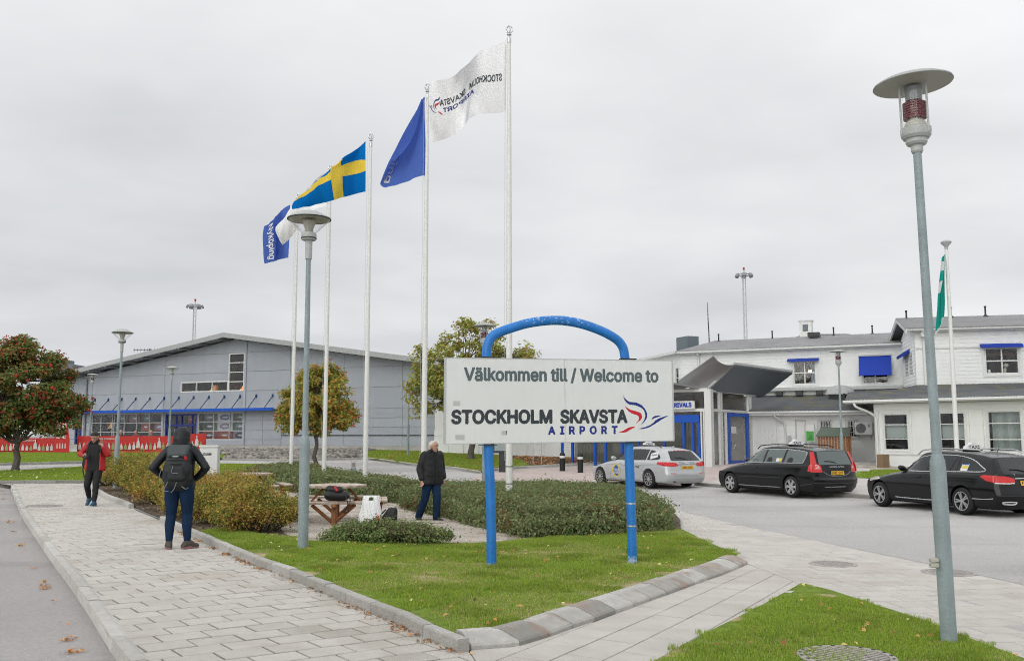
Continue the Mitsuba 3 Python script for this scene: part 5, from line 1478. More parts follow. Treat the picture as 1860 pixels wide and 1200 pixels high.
# skylight dome on the middle roof
dm = MU.w(np.array([-2.9, 0.75, 0]))
k = key_for('skylight', term)
tag(k)
add('upstand', lathe([(0.60, 3.62), (0.60, 4.0)], 4, tuple(dm)), 'mat_dark', k)
dv = lathe([(0.72, 3.97), (0.74, 4.02), (0.66, 4.2), (0.48, 4.36), (0.25, 4.44), (0.0, 4.46)], 28, (0, 0, 0))
vv = np.array(dv.vertices) * [1.0, 0.75, 1] + dm
add('dome', TM(vv, dv.faces), 'mat_frosted', k, smooth=60)

# -- the link to the left, mostly behind the board: white panels, glass strip above
LK = Fr((-4.0, 57.5, 0), (8.9, -7.0))
k = key_for('link_wall', term)
tag(k)
backing(term, LK, sbox(-1, 0.6, 11.4, 4.6), [], 'mat_trim', -0.02, 0.2)
panels(k, LK, sbox(-1, 0.75, 11.4, 2.25), [], list(np.arange(-1, 11.4, 1.2)), [1.9], 'mat_white', 0.03, 0.03)
add('plinth', LK.bx(-1, 11.4, 0.0, 0.06, 0.5, 0.75), 'mat_concrete', term)
add('glass_strip', LK.bx(1.6, 11.4, 0.03, 0.05, 2.3, 3.9), 'mat_room', term)
for s in np.arange(1.6, 11.5, 1.22):
    add('mullion', LK.bx(s - 0.03, s + 0.03, 0.05, 0.10, 2.25, 3.95), 'mat_lightgrey', term)
for s in (9.7, 11.0):
    add('pier', LK.bx(s - 0.12, s + 0.12, 0.03, 0.2, 0.6, 4.2), 'mat_grey', term)
add('link_roof', slab([LK.w(np.array(q)) for q in ((-1.5, 0.6, 4.75), (12.0, 0.6, 4.75), (12.0, -9, 4.9), (-1.5, -9, 4.9))], 0.3), 'mat_lightgrey', term)

# -- the glazed corner entrance
ZF, ZH, ZT = 0.50, 3.03, 3.98
add('corner_post', VR.bx(-0.08, 0.24, -0.28, 0.04, ZF - 0.2, ZT + 0.05), 'mat_trim', term)
k = key_for('glazing', term)
tag(k)


def glass(fr, s0, s1, z0, z1, n=-0.06):
    v = np.array([[s0, n, z0], [s1, n, z0], [s1, n, z1], [s0, n, z1]])
    add('pane', TM(fr.w(v), [[0, 1, 2], [0, 2, 3]]), 'mat_pane', k)


def bar(fr, s0, s1, z0, z1, m='mat_trim', n0=-0.1, n1=0.02, name='mullion'):
    add(name, fr.bx(s0, s1, n0, n1, z0, z1), m, k)


bar(VR, 0.30, 5.55, ZH - 0.02, ZH + 0.10, n1=0.03)
bar(VR, 0.30, 5.55, ZT - 0.06, ZT + 0.06, n1=0.03)
bar(VR, 0.30, 5.55, ZF - 0.1, ZF + 0.06)
for s, z0, z1 in ((1.12, ZF, ZT), (1.35, ZF, ZT), (1.88, ZF, ZH), (4.85, ZF, ZT), (5.2, ZF, ZT)):
    bar(VR, s - 0.05, s + 0.05, z0 + 0.05, z1 - 0.03, n1=0.01)
for s0, s1 in ((0.30, 1.07), (1.17, 1.30), (1.40, 1.83), (4.9, 5.15), (5.25, 5.55)):
    glass(VR, s0, s1, ZF + 0.06, ZH)
for s0, s1 in ((0.30, 1.07), (1.17, 1.30), (1.40, 4.8), (4.9, 5.15), (5.25, 5.55)):
    glass(VR, s0, s1, ZH + 0.10, ZT - 0.06)
d = key_for('entrance_door', term)
tag(d, 'blue framed glass door with a round handle and a paper notice')
add('frame', VR.flat(ex(sbox(1.96, ZF, 4.78, ZH - 0.04).difference(sbox(2.30, ZF + 0.22, 4.45, ZH - 0.22)), -0.06, 0.03)), 'mat_blue', d)
v = np.array([[2.3, -0.02, ZF + 0.2], [4.45, -0.02, ZF + 0.2], [4.45, -0.02, ZH - 0.2], [2.3, -0.02, ZH - 0.2]])
add('pane', TM(VR.w(v), [[0, 1, 2], [0, 2, 3]]), 'mat_pane', d)
add('handle', tube([VR.w(np.array([2.42 + 0.30 * math.sin(a), 0.06, 1.47 + 0.19 * math.cos(a)])) for a in np.linspace(0.1, PI - 0.1, 14)], 0.022, 8), 'mat_chrome', d, smooth=40)
add('notice', VR.bx(2.45, 3.1, -0.012, -0.008, 2.02, 2.34), 'mat_trim', d)
# left face: sliding doors, transom, sign
bar(VL, -8.0, -0.12, ZH - 0.02, ZH + 0.12, n1=0.03)
bar(VL, -8.0, -0.12, ZT - 0.06, ZT + 0.1, n1=0.03)
for s in (-0.35, -0.48):
    bar(VL, s - 0.03, s + 0.03, ZF, ZH)
for s in (-2.05, -3.4, -5.2, -7.0):
    bar(VL, s - 0.04, s + 0.04, ZH + 0.12, ZT - 0.06)
glass(VL, -8.0, -0.15, ZH + 0.12, ZT - 0.06)
glass(VL, -8.0, -0.15, ZF, ZH)
add('door_header', VL.bx(-2.4, -0.55, -0.02, 0.10, 2.51, 2.86), 'mat_blue', term)
for s in (-8.0, -7.4, -6.1, -5.5, -4.6, -3.7, -3.0, -2.35, -1.36, -0.90, -0.58):
    add('blue_mullion', VL.bx(s - 0.055, s + 0.055, -0.05, 0.06, ZF - 0.1, 2.86 if s < -2 else 2.51), 'mat_blue', term)
add('blue_rail', VL.bx(-8.0, -2.4, -0.05, 0.055, 2.55, 2.75), 'mat_blue', term)
sg = key_for('arrivals_sign', term)
tag(sg, 'white sign board with blue ARRIVALS lettering')
add('board', VL.bx(-2.45, -0.70, 0.14, 0.24, 3.13, 3.50), 'mat_trim', sg)
add('lettering', VL.flat(xf(heavier(fit('ARRIVALS', -2.02, -0.84, 3.22, 3.41, 0.006), 0.012), mat((0, 0, 0.241)))), 'mat_awning', sg)
# inside: floor, back wall of brown timber, blue screen, curtains
inn = key_for('hall_interior', term)
tag(inn)
add('floor', slab([VL.w(np.array(q)) for q in ((-8.0, -0.1, ZF), (-0.1, -0.1, ZF), (-0.2, -4.8, ZF), (-8.0, -6.0, ZF))], 0.05), 'mat_concrete', inn)
add('ceiling', slab([VL.w(np.array(q)) for q in ((-8.0, -0.1, ZT), (-0.1, -0.1, ZT), (-0.2, -4.8, ZT), (-8.0, -6.0, ZT))], -0.02), 'mat_grey', inn)
add('back_wall', VL.bx(-8.0, -0.3, -4.9, -4.8, ZF, ZT), procd('mat_inwall', lambda p, n, uv: mix((0.10, 0.078, 0.06), (0.19, 0.16, 0.13), smoothstep(0.4, 0.6, noise(p.x * 3.5 + p.y * 2.5, 0.0, 0.0))), 0.6), inn)
add('screen', VL.bx(-1.5, -0.25, -2.4, -2.35, 2.25, 2.78), plain('mat_screenblue', (0.03, 0.22, 0.5), 0.4), inn)
add('wall_panel', VL.bx(-2.4, -0.2, -2.5, -2.45, ZF, 2.2), plain('mat_brownwall', (0.24, 0.17, 0.13), 0.6), inn)
curtain(inn, VL, -7.9, -0.3, ZF + 0.05, ZH - 0.2, -1.3, plain('mat_blinds', (0.20, 0.21, 0.17), 0.8), 0.05, 40)
# -- the folded canopy
a, b, c, d_ = np.array([9.0, 43, 3.98]), np.array([10.07, 42.3, 5.07]), np.array([13.88, 46.2, 4.98]), np.array([12.62, 47.0, 3.90])
cn = key_for('canopy', term)
tag(cn, 'dark folded canopy with an upturned lip over the corner entrance')
rows = 8
for i in range(rows):
    t0, t1 = i / rows, (i + 1) / rows - 0.004
    P = [a + (b - a) * t0, d_ + (c - d_) * t0, d_ + (c - d_) * t1, a + (b - a) * t1]
    add('soffit_panel', slab(P, 0.03), 'mat_soffit', cn)
top = np.array([-0.15, -0.1, 0.2])
add('roof_sheet', slab([a + [0, 0, 0.16], d_ + [0, 0, 0.16], c + [0, 0, 0.14], b + [0, 0, 0.14]], 0.10), 'mat_lightgrey', cn)
RC = spline([(8.96, 41.5, 5.40), (9.22, 41.72, 5.15), (9.62, 42.0, 5.02), (10.07, 42.3, 5.05)], 6)
LC = spline([(7.89, 44.5, 4.48), (7.95, 44.3, 4.17), (8.35, 43.85, 3.98), (9.0, 43, 3.97)], 6)
nr, nt = len(RC), 14
V = np.array([RC[i] * (1 - t) + LC[i] * t for t in np.linspace(0, 1, nt) for i in range(nr)])
F = [[j * nr + i, j * nr + i + 1, (j + 1) * nr + i + 1] for j in range(nt - 1) for i in range(nr - 1)] + [[j * nr + i, (j + 1) * nr + i + 1, (j + 1) * nr + i] for j in range(nt - 1) for i in range(nr - 1)]
add('curled_soffit', TM(V, F), plain('mat_curl', (0.27, 0.27, 0.275), 0.4), cn, smooth=True)
add('curled_top', TM(V + np.array([0.02, 0.03, 0.05]), F), 'mat_trim', cn, smooth=True)
add('flat_soffit', slab([VL.w(np.array(q)) for q in ((-9.0, 0.0, 4.16), (-0.5, 0.0, 4.12), (-1.2, 1.3, 4.30), (-9.0, 1.3, 4.35))], 0.08), 'mat_curl', cn)
add('flat_fascia', VL.bx(-9.0, -1.75, 1.28, 1.36, 4.2, 4.75), 'mat_curl', cn)
for s in (-0.9, -2.2):
    add('downlight', xf(lathe([(0.0, 4.03), (0.1, 4.03), (0.1, 4.08)], 14), mat(VL.w(np.array([s, 0.5, 0.02])))), 'mat_trim', cn)
# -- a plain back for the building, so that it is closed from the side
add('rear_block', MU.bx(-11.2, 0.6, -8.0, -2.45, 0.3, 6.4), 'mat_white', term)
add('rear_block', WU.bx(0.15, 10, -8.0, -2.2, 0.3, 6.6), 'mat_white', term)
add('rear_block', LW.bx(-0.2, 12, -1.6, -1.4, 0.3, 3.3), 'mat_white', term)

# -- things fixed to or standing by the white wall
k = thing('air_conditioner', 'white air conditioning unit with round fan grille hung on the terminal wall', 'air conditioner')
add('casing', MW.bx(1.82, 2.62, 0.22, 0.58, 1.95, 2.55, 0.02), 'mat_trim', k)
for r in np.arange(0.05, 0.25, 0.04):
    add('grille_ring', tube([MW.w(np.array([2.10 + r * math.cos(t), 0.592, 2.25 + r * math.sin(t)])) for t in np.linspace(0, 2 * PI, 25)], 0.008, 5, caps=False), 'mat_lightgrey', k)
add('fan', MW.flat(ex(Point(2.10, 2.25).buffer(0.23), 0.578, 0.584)), 'mat_dark', k)
add('side_grille', MW.bx(2.42, 2.50, 0.58, 0.586, 2.3, 2.45), 'mat_grey', k)
for s in (1.95, 2.5):
    add('wall_bracket', cat(MW.bx(s - 0.02, s + 0.02, 0.02, 0.6, 1.90, 1.945), MW.bx(s - 0.02, s + 0.02, 0.0, 0.03, 1.7, 1.95)), 'mat_lightgrey', k)
k = thing('notice_board', 'green and white notice board on posts by the terminal service door', 'notice board')
add('board', MW.bx(-0.42, -0.02, 0.60, 0.63, 1.62, 2.42), 'mat_trim', k)
add('green_sheet', MW.bx(-0.40, -0.04, 0.631, 0.634, 1.64, 2.12), 'mat_green', k)
add('arrow_mark', MW.flat(ex(Polygon([(-0.34, 1.7), (-0.16, 1.98), (-0.10, 1.72)]), 0.635, 0.637)), plain('mat_green_dark', (0.04, 0.26, 0.05), 0.5), k)
for s in (-0.44, 0.0):
    add('post', tube([MW.w(np.array([s, 0.6, 0.3])), MW.w(np.array([s, 0.6, 2.45]))], 0.025, 8), 'mat_lightgrey', k)
k = thing('bin_shelter', 'low timber bin shelter with a green sloping roof against the white wall', 'bin shelter')
bs = MW.w(np.array([0.95, 1.8, 0]))
bz = gz(bs[0], bs[1]) + 0.1
bf = Fr((bs[0], bs[1], bz), (0.90, -0.436))
add('roof', slab([bf.w(np.array(q)) for q in ((-0.65, 0.6, 1.22), (0.85, 0.6, 1.22), (0.75, -0.4, 1.58), (-0.55, -0.4, 1.58))], 0.06), 'mat_binroof', k)
for s in np.arange(-0.6, 0.8, 0.125):
    add('slat', bf.bx(s, s + 0.10, 0.45, 0.48, 0.0, 1.2), 'mat_wood', k)
for n in np.arange(-0.35, 0.45, 0.13):
    add('side_slat', bf.bx(0.74, 0.77, n, n + 0.11, 0.0, 1.3), 'mat_wood', k)
k = thing('cardboard_box', 'brown cardboard box beyond the bonnet of the last black taxi', 'box')
p = LW.w(np.array([0.4, 1.2, 0]))
add('carton', box((p[0], p[1], gz(p[0], p[1]) + 0.35), (0.42, 0.3, 0.62), 0.5, 0.01), plain('mat_card', (0.36, 0.24, 0.14), 0.8), k)

# ================================================================ the red banner fence before the hall
BN = Fr((-27.5, 58.8, 0), (0.985, -0.09))
plain('mat_banner_deep', (0.46, 0.015, 0.012), 0.55)
plain('mat_bottle_white', (0.62, 0.60, 0.60), 0.5)


def banner(s0, s1, lab, z0, z1, fr=BN):
    k = thing('banner', lab, 'banner', None)
    pts = fr.w(np.stack([np.linspace(s0, s1, 24), 0.03 * np.sin(np.linspace(0, 9, 24)), np.zeros(24)], -1))
    V = np.vstack([pts + [0, 0, z0], pts + [0, 0, z1], pts + [0, 0.012, z0], pts + [0, 0.012, z1]])
    N = 24
    F = []
    for i in range(N - 1):
        F += [[i, i + 1, N + i + 1], [i, N + i + 1, N + i], [2 * N + i, 3 * N + i + 1, 2 * N + i + 1], [2 * N + i, 3 * N + i, 3 * N + i + 1], [N + i, N + i + 1, 3 * N + i + 1], [N + i, 3 * N + i + 1, 3 * N + i]]
    add('cloth', TM(V, F), 'mat_red', k, smooth=30)
    h = z1 - z0
    bot, bot2 = [], []
    s, i = s0 + 0.2, 0
    while s < s1 - 0.2:
        if i % 5 != 4:
            sc = 0.9 + 0.2 * rng.random()
            b_ = Polygon([(s - 0.085, z0 + h * 0.2), (s + 0.085, z0 + h * 0.2), (s + 0.085, z0 + h * 0.40 * sc), (s + 0.03, z0 + h * 0.50 * sc), (s + 0.03, z0 + h * 0.58 * sc), (s - 0.03, z0 + h * 0.58 * sc), (s - 0.03, z0 + h * 0.50 * sc), (s - 0.085, z0 + h * 0.40 * sc)])
            (bot2 if i % 3 == 2 else bot).append(b_)
        else:
            bot.append(Polygon([(s - 0.13, z0 + h * 0.3), (s + 0.13, z0 + h * 0.3), (s + 0.10, z0 + h * 0.62), (s + 0.035, z0 + h * 0.74), (s + 0.035, z0 + h * 0.9), (s - 0.035, z0 + h * 0.9), (s - 0.035, z0 + h * 0.74), (s - 0.10, z0 + h * 0.62)]))
        s += 0.27
        i += 1
    add('bottle_print', fr.flat(cat([ex(q, 0.05, 0.055) for q in bot])), 'mat_bottle_white', k, kind='stuff')
    add('bottle_print', fr.flat(cat([ex(q, 0.05, 0.055) for q in bot2])), plain('mat_print_lime', (0.26, 0.36, 0.13), 0.5) if 'mat_print_lime' not in scene else 'mat_print_lime', k, kind='stuff')
    add('dark_band', fr.flat(ex(sbox(s0 + 0.05, z0 + h * 0.20, s1 - 0.05, z0 + h * 0.55), 0.043, 0.046)), 'mat_banner_deep', k)
    if s1 - s0 > 5:
        lt = [fr.flat(TM(np.array(m.vertices) + [0, 0, 0.05], m.faces)) for m in [text('IN THE COUNTRY', 0.11, 0.004, at=(q, z0 + h * 0.78)) for q in np.arange(s0 + 1.2, s1 - 2.2, 4.2)]]
        add('lettering', cat(lt), 'mat_bottle_white', k, kind='stuff')
    for s in np.arange(s0, s1 + 0.1, 2.4):
        p = fr.w(np.array([s, -0.06, 0]))
        add('fence_post', tube([p + [0, 0, gz(p[0], p[1]) - 0.1], p + [0, 0, z1 + 0.03]], 0.03, 6), 'mat_grey', k)
    return k


banner(-9.0, -0.1, 'long red banner with bottle prints on the fence behind the berry tree', 0.80, 1.78)
banner(0.4, 6.6, 'red banner with bottle prints between the walking man and the hooded woman', 0.86, 1.90)
banner(6.8, 8.65, 'short red banner with bottle prints right of the hooded woman', 0.95, 2.04, Fr((-27.5, 58.8, 0), (0.985, -0.075)))
k = thing('beach_flag', 'tall red feather flag with white bottle prints beside the berry tree', 'flag')
p0 = BN.w(np.array([-0.25, 0.6, 0]))
out = Polygon([(-0.55, 0.95), (0.55, 0.75), (0.50, 1.6), (0.30, 3.0), (0.05, 4.3), (-0.25, 5.1), (-0.35, 5.0), (-0.42, 3.6), (-0.52, 2.0)])
ff = Fr(p0, (0.985, -0.15))
add('cloth', ff.flat(ex(out, 0.0, 0.012)), 'mat_red', k)
bt = [Polygon([(x - 0.13, 1.75), (x + 0.13, 1.75), (x + 0.12, 2.6), (x + 0.05, 3.1), (x + 0.04, 3.5), (x - 0.04, 3.5), (x - 0.05, 3.1), (x - 0.12, 2.6)]) for x in (-0.24, 0.12)]
bt += [Polygon([(x - 0.05, 1.15), (x + 0.05, 1.15), (x + 0.02, 1.45), (x - 0.02, 1.45)]) for x in (-0.3, -0.12, 0.06, 0.24)]
add('bottle_print', ff.flat(cat([ex(q, 0.014, 0.018) for q in bt])), 'mat_bottle_white', k, kind='stuff')
add('rod', tube(spline([ff.w(np.array(q)) for q in ((0.62, 0.0, 0.6), (0.55, 0, 1.6), (0.34, 0, 3.0), (0.08, 0, 4.35), (-0.25, 0, 5.15))], 4), 0.02, 6), 'mat_lightgrey', k)
# ================================================================ the three taxis
def paint(name, col, flake=0.0):
    scene[name] = two({'type': 'principled', 'base_color': rgb(*col), 'roughness': 0.12 if flake == 0 else 0.3, 'metallic': flake, 'specular': 0.42})
    return name


paint('mat_paint_black', (0.0065, 0.007, 0.008))
paint('mat_paint_silver', (0.52, 0.535, 0.55), 0.35)
scene['mat_carglass'] = two({'type': 'principled', 'base_color': rgb(0.012, 0.016, 0.018), 'roughness': 0.04, 'specular': 0.5})
scene['mat_carglass_clear'] = two({'type': 'principled', 'base_color': rgb(0.10, 0.125, 0.125), 'roughness': 0.06, 'specular': 0.6})
plain('mat_tyre', (0.016, 0.016, 0.017), 0.8)
plain('mat_rim', (0.55, 0.56, 0.57), 0.3, metal=0.7)
plain('mat_taillight', (0.55, 0.012, 0.015), 0.15, coat=1.0)
plain('mat_lens_white', (0.62, 0.60, 0.58), 0.15, coat=1.0)
plain('mat_plate', (0.80, 0.44, 0.012), 0.5)
plain('mat_underbody', (0.01, 0.01, 0.01), 0.9)
plain('mat_taxi', (0.76, 0.77, 0.78), 0.4)
plain('mat_sticker_yellow', (0.75, 0.58, 0.10), 0.5)
plain('mat_seat', (0.03, 0.032, 0.034), 0.7)


class Car:
    """Body surface of an estate car; x runs from the rear bumper to the nose, y to the left, z up."""

    def __init__(self, L, W, top, belt, rear, nose, wb, ro):
        self.L, self.W, self.wb, self.ro = L, W / 2, wb, ro
        self.topx, self.topz = zip(*top)
        self.bx, self.bz = zip(*belt)
        self.rz, self.rx = zip(*rear)
        self.nz, self.nx = zip(*nose)
        self.frame = mat()

    def sm(self, X, xs, zs):
        from scipy.interpolate import PchipInterpolator
        return PchipInterpolator(xs, zs)(np.clip(X, xs[0], xs[-1]))

    def half(self, X):
        """Half section (y, z) at nominal station X: from the middle of the floor up to the middle of the roof."""
        L, w0 = self.L, self.W
        t = X / L
        w = w0 * (1 - 0.045 * max(0, (0.16 - t) / 0.16) ** 2 - 0.07 * max(0, (t - 0.80) / 0.20) ** 2)
        zt, zs = float(self.sm(X, self.topx, self.topz)), float(self.sm(X, self.bx, self.bz))
        zs = min(zs, zt - 0.035)
        c = float(np.clip((zt - zs - 0.05) / 0.32, 0, 1))
        c = c * c * (3 - 2 * c)
        wr = w0 * 0.70
        zb = 0.19
        low = [(0, zb), (w * 0.80, zb), (w * 0.93, zb + 0.03), (w * 0.968, zb + 0.12), (w * 0.988, 0.47), (w, 0.60), (w * 0.998, 0.70), (w * 0.985, zs - 0.11), (w * 0.965, zs - 0.035), (w * 0.935, zs)]
        hs = np.array([0.05, 0.30, 0.60, 0.86, 0.955, 0.99, 1.0])
        cab = np.array([w * 0.925, w * 0.925 + (wr - w * 0.925) * 0.30, w * 0.925 + (wr - w * 0.925) * 0.64, wr * 0.985, wr * 0.88, wr * 0.5, 0])
        hood = np.array([w * 0.92, w * 0.87, w * 0.78, w * 0.62, w * 0.45, w * 0.22, 0])
        up = [(cab[i] * c + hood[i] * (1 - c), zs + (zt - zs) * hs[i]) for i in range(7)]
        return np.array(low + up)

    def ends(self, y, z):
        a = np.abs(y) / self.W
        xr = np.interp(z, self.rz, self.rx) + 0.15 * a**5 + 0.02 * a**2
        xf = np.interp(z, self.nz, self.nx) - 0.34 * a**3 - 0.03 * a**2
        return xr, xf

    def body(self, nst=64, mcap=16):
        us = np.concatenate([np.linspace(0, 0.08, 8)[:-1], np.linspace(0.08, 0.92, nst - 16), np.linspace(0.92, 1, 9)[1:]])
        K = None
        rings = []
        for u in us:
            h = self.half(u * self.L)
            h = np.vstack([h[:2], spline(h[1:], 3)[1:]])
            h[-1, 0] = 0
            K = len(h)
            ring = np.vstack([h, np.column_stack([-h[-2:0:-1, 0], h[-2:0:-1, 1]])])
            xr, xf = self.ends(ring[:, 0], ring[:, 1])
            rings.append(np.column_stack([xr + u * (xf - xr), ring]))
        N = len(rings[0])
        V = [np.vstack(rings)]
        F = []
        for i in range(len(us) - 1):
            for j in range(N):
                a, b = i * N + j, i * N + (j + 1) % N
                F += [[a, b, b + N], [a, b + N, a + N]]
        off = len(us) * N
        for e, base in ((0, 0), (1, (len(us) - 1) * N)):
            R = rings[0] if e == 0 else rings[-1]
            rows = [[base]]
            for k in range(1, K - 1):
                r_, l_ = base + N - k, base + k
                yl = R[k, 1]
                ys = np.linspace(yl, -yl, mcap + 1)[1:-1]
                zz = np.full(mcap - 1, R[k, 2])
                xr, xf = self.ends(ys, zz)
                V.append(np.column_stack([xr if e == 0 else xf, ys, zz]))
                rows.append([l_] + list(range(off, off + mcap - 1)) + [r_])
                off += mcap - 1
            rows.append([base + K - 1])
            for k in range(len(rows) - 1):
                A, B = rows[k], rows[k + 1]
                if len(A) == 1:
                    T_ = [[A[0], B[i], B[i + 1]] for i in range(len(B) - 1)]
                elif len(B) == 1:
                    T_ = [[A[i], B[0], A[i + 1]] for i in range(len(A) - 1)]
                else:
                    T_ = [q for i in range(len(A) - 1) for q in ([A[i], B[i], B[i + 1]], [A[i], B[i + 1], A[i + 1]])]
                F += T_ if e == 0 else [t[::-1] for t in T_]
        m = trimesh.Trimesh(np.vstack(V), F, process=True)
        m.merge_vertices(digits_vertex=5)
        m.update_faces(m.nondegenerate_faces())
        m.fix_normals()
        return m

    def side(self, xz, off=0.004, sg=1):
        """Points (x, z) of a side view -> on the flank."""
        if not hasattr(self, 'table'):
            us, zs = np.linspace(0, 1, 200), np.linspace(0.19, 1.6, 240)
            rows = []
            for u in us:
                h = self.half(u * self.L)
                h = np.vstack([h[:2], spline(h[1:], 3)[1:]])[1:]
                rows.append(np.interp(zs, np.maximum.accumulate(h[:, 1]), h[:, 0]))
            self.table = RectBivariateSpline(us, zs, np.array(rows), kx=1, ky=1)
        xz = np.asarray(xz, float)
        x, z = xz[:, 0], xz[:, 1]
        y = np.full(len(x), self.W * 0.95)
        for _ in range(4):
            xr, xf = self.ends(y, z)
            y = self.table.ev(np.clip((x - xr) / (xf - xr), 0, 1), z)
        return np.column_stack([x, sg * (y + off), z])

    def tail(self, yz, off=0.005):
        yz = np.asarray(yz, float)
        xr, _ = self.ends(yz[:, 0], yz[:, 1])
        return np.column_stack([xr - off, yz])

    def at(self, m):
        return xf(m, self.frame)


def patch(fn, poly, size=0.05, thick=0.0):
    """Polygon in a 2D view, cut fine and laid on the body by fn."""
    v, f = trimesh.creation.triangulate_polygon(poly, engine='earcut')
    v3, f = trimesh.remesh.subdivide_to_size(np.column_stack([v, np.zeros(len(v))]), f, size, max_iter=9)
    return TM(fn(v3[:, :2]), f)


def wheel(car, k, x, sg, style, R=0.325):
    w = key_for('wheel', k)
    tag(w)
    rw = 0.215
    y1 = car.W - 0.005
    prof = [(R * 0.66, 0.0), (R * 0.70, 0.012), (R * 0.88, 0.004), (R * 0.955, -0.012), (R * 0.995, -0.04), (R, -0.07), (R, -rw + 0.07), (R * 0.99, -rw + 0.03), (R * 0.92, -rw), (R * 0.66, -rw)]

    def spin(m):
        v = np.asarray(m.vertices)
        q = np.column_stack([v[:, 0], v[:, 2] * 1.0, v[:, 1]])
        q[:, 1] = sg * (y1 + q[:, 1])
        q[:, 0] += x
        q[:, 2] += R
        return car.at(TM(q, m.faces))
    add('tyre', spin(lathe(prof, 40)), 'mat_tyre', w, smooth=35)
    ri = [(R * 0.675, -0.005), (R * 0.64, 0.004), (R * 0.60, -0.012), (R * 0.58, -0.11), (R * 0.02, -0.12)]
    add('rim_barrel', spin(lathe(ri, 36)), 'mat_dark', w, smooth=35)
    ms = [lathe([(R * 0.69, -0.006), (R * 0.685, 0.008), (R * 0.635, 0.006), (R * 0.625, -0.015)], 40), lathe([(0.0, 0.004), (R * 0.14, 0.002), (R * 0.17, -0.02)], 18)]
    n, wd, twin = {'ten': (10, 0.020, 0), 'five': (6, 0.062, 0), 'twin': (5, 0.022, 0.16)}[style]
    for i in range(n):
        for d in ((-twin, twin) if twin else (0,)):
            a0, a1 = i * 2 * PI / n + d * 1.3, i * 2 * PI / n + d
            p0, p1 = np.array([math.cos(a0), math.sin(a0)]) * R * 0.12, np.array([math.cos(a1), math.sin(a1)]) * R * 0.65
            t = (p1 - p0) / np.linalg.norm(p1 - p0)
            nn = np.array([-t[1], t[0]])
            q = Polygon([p0 + nn * wd * 0.5, p0 - nn * wd * 0.5, p1 - nn * wd * 0.75, p1 + nn * wd * 0.75])
            ms.append(ex(q, -0.03, -0.006))
    add('rim', spin(cat(ms)), 'mat_rim', w)


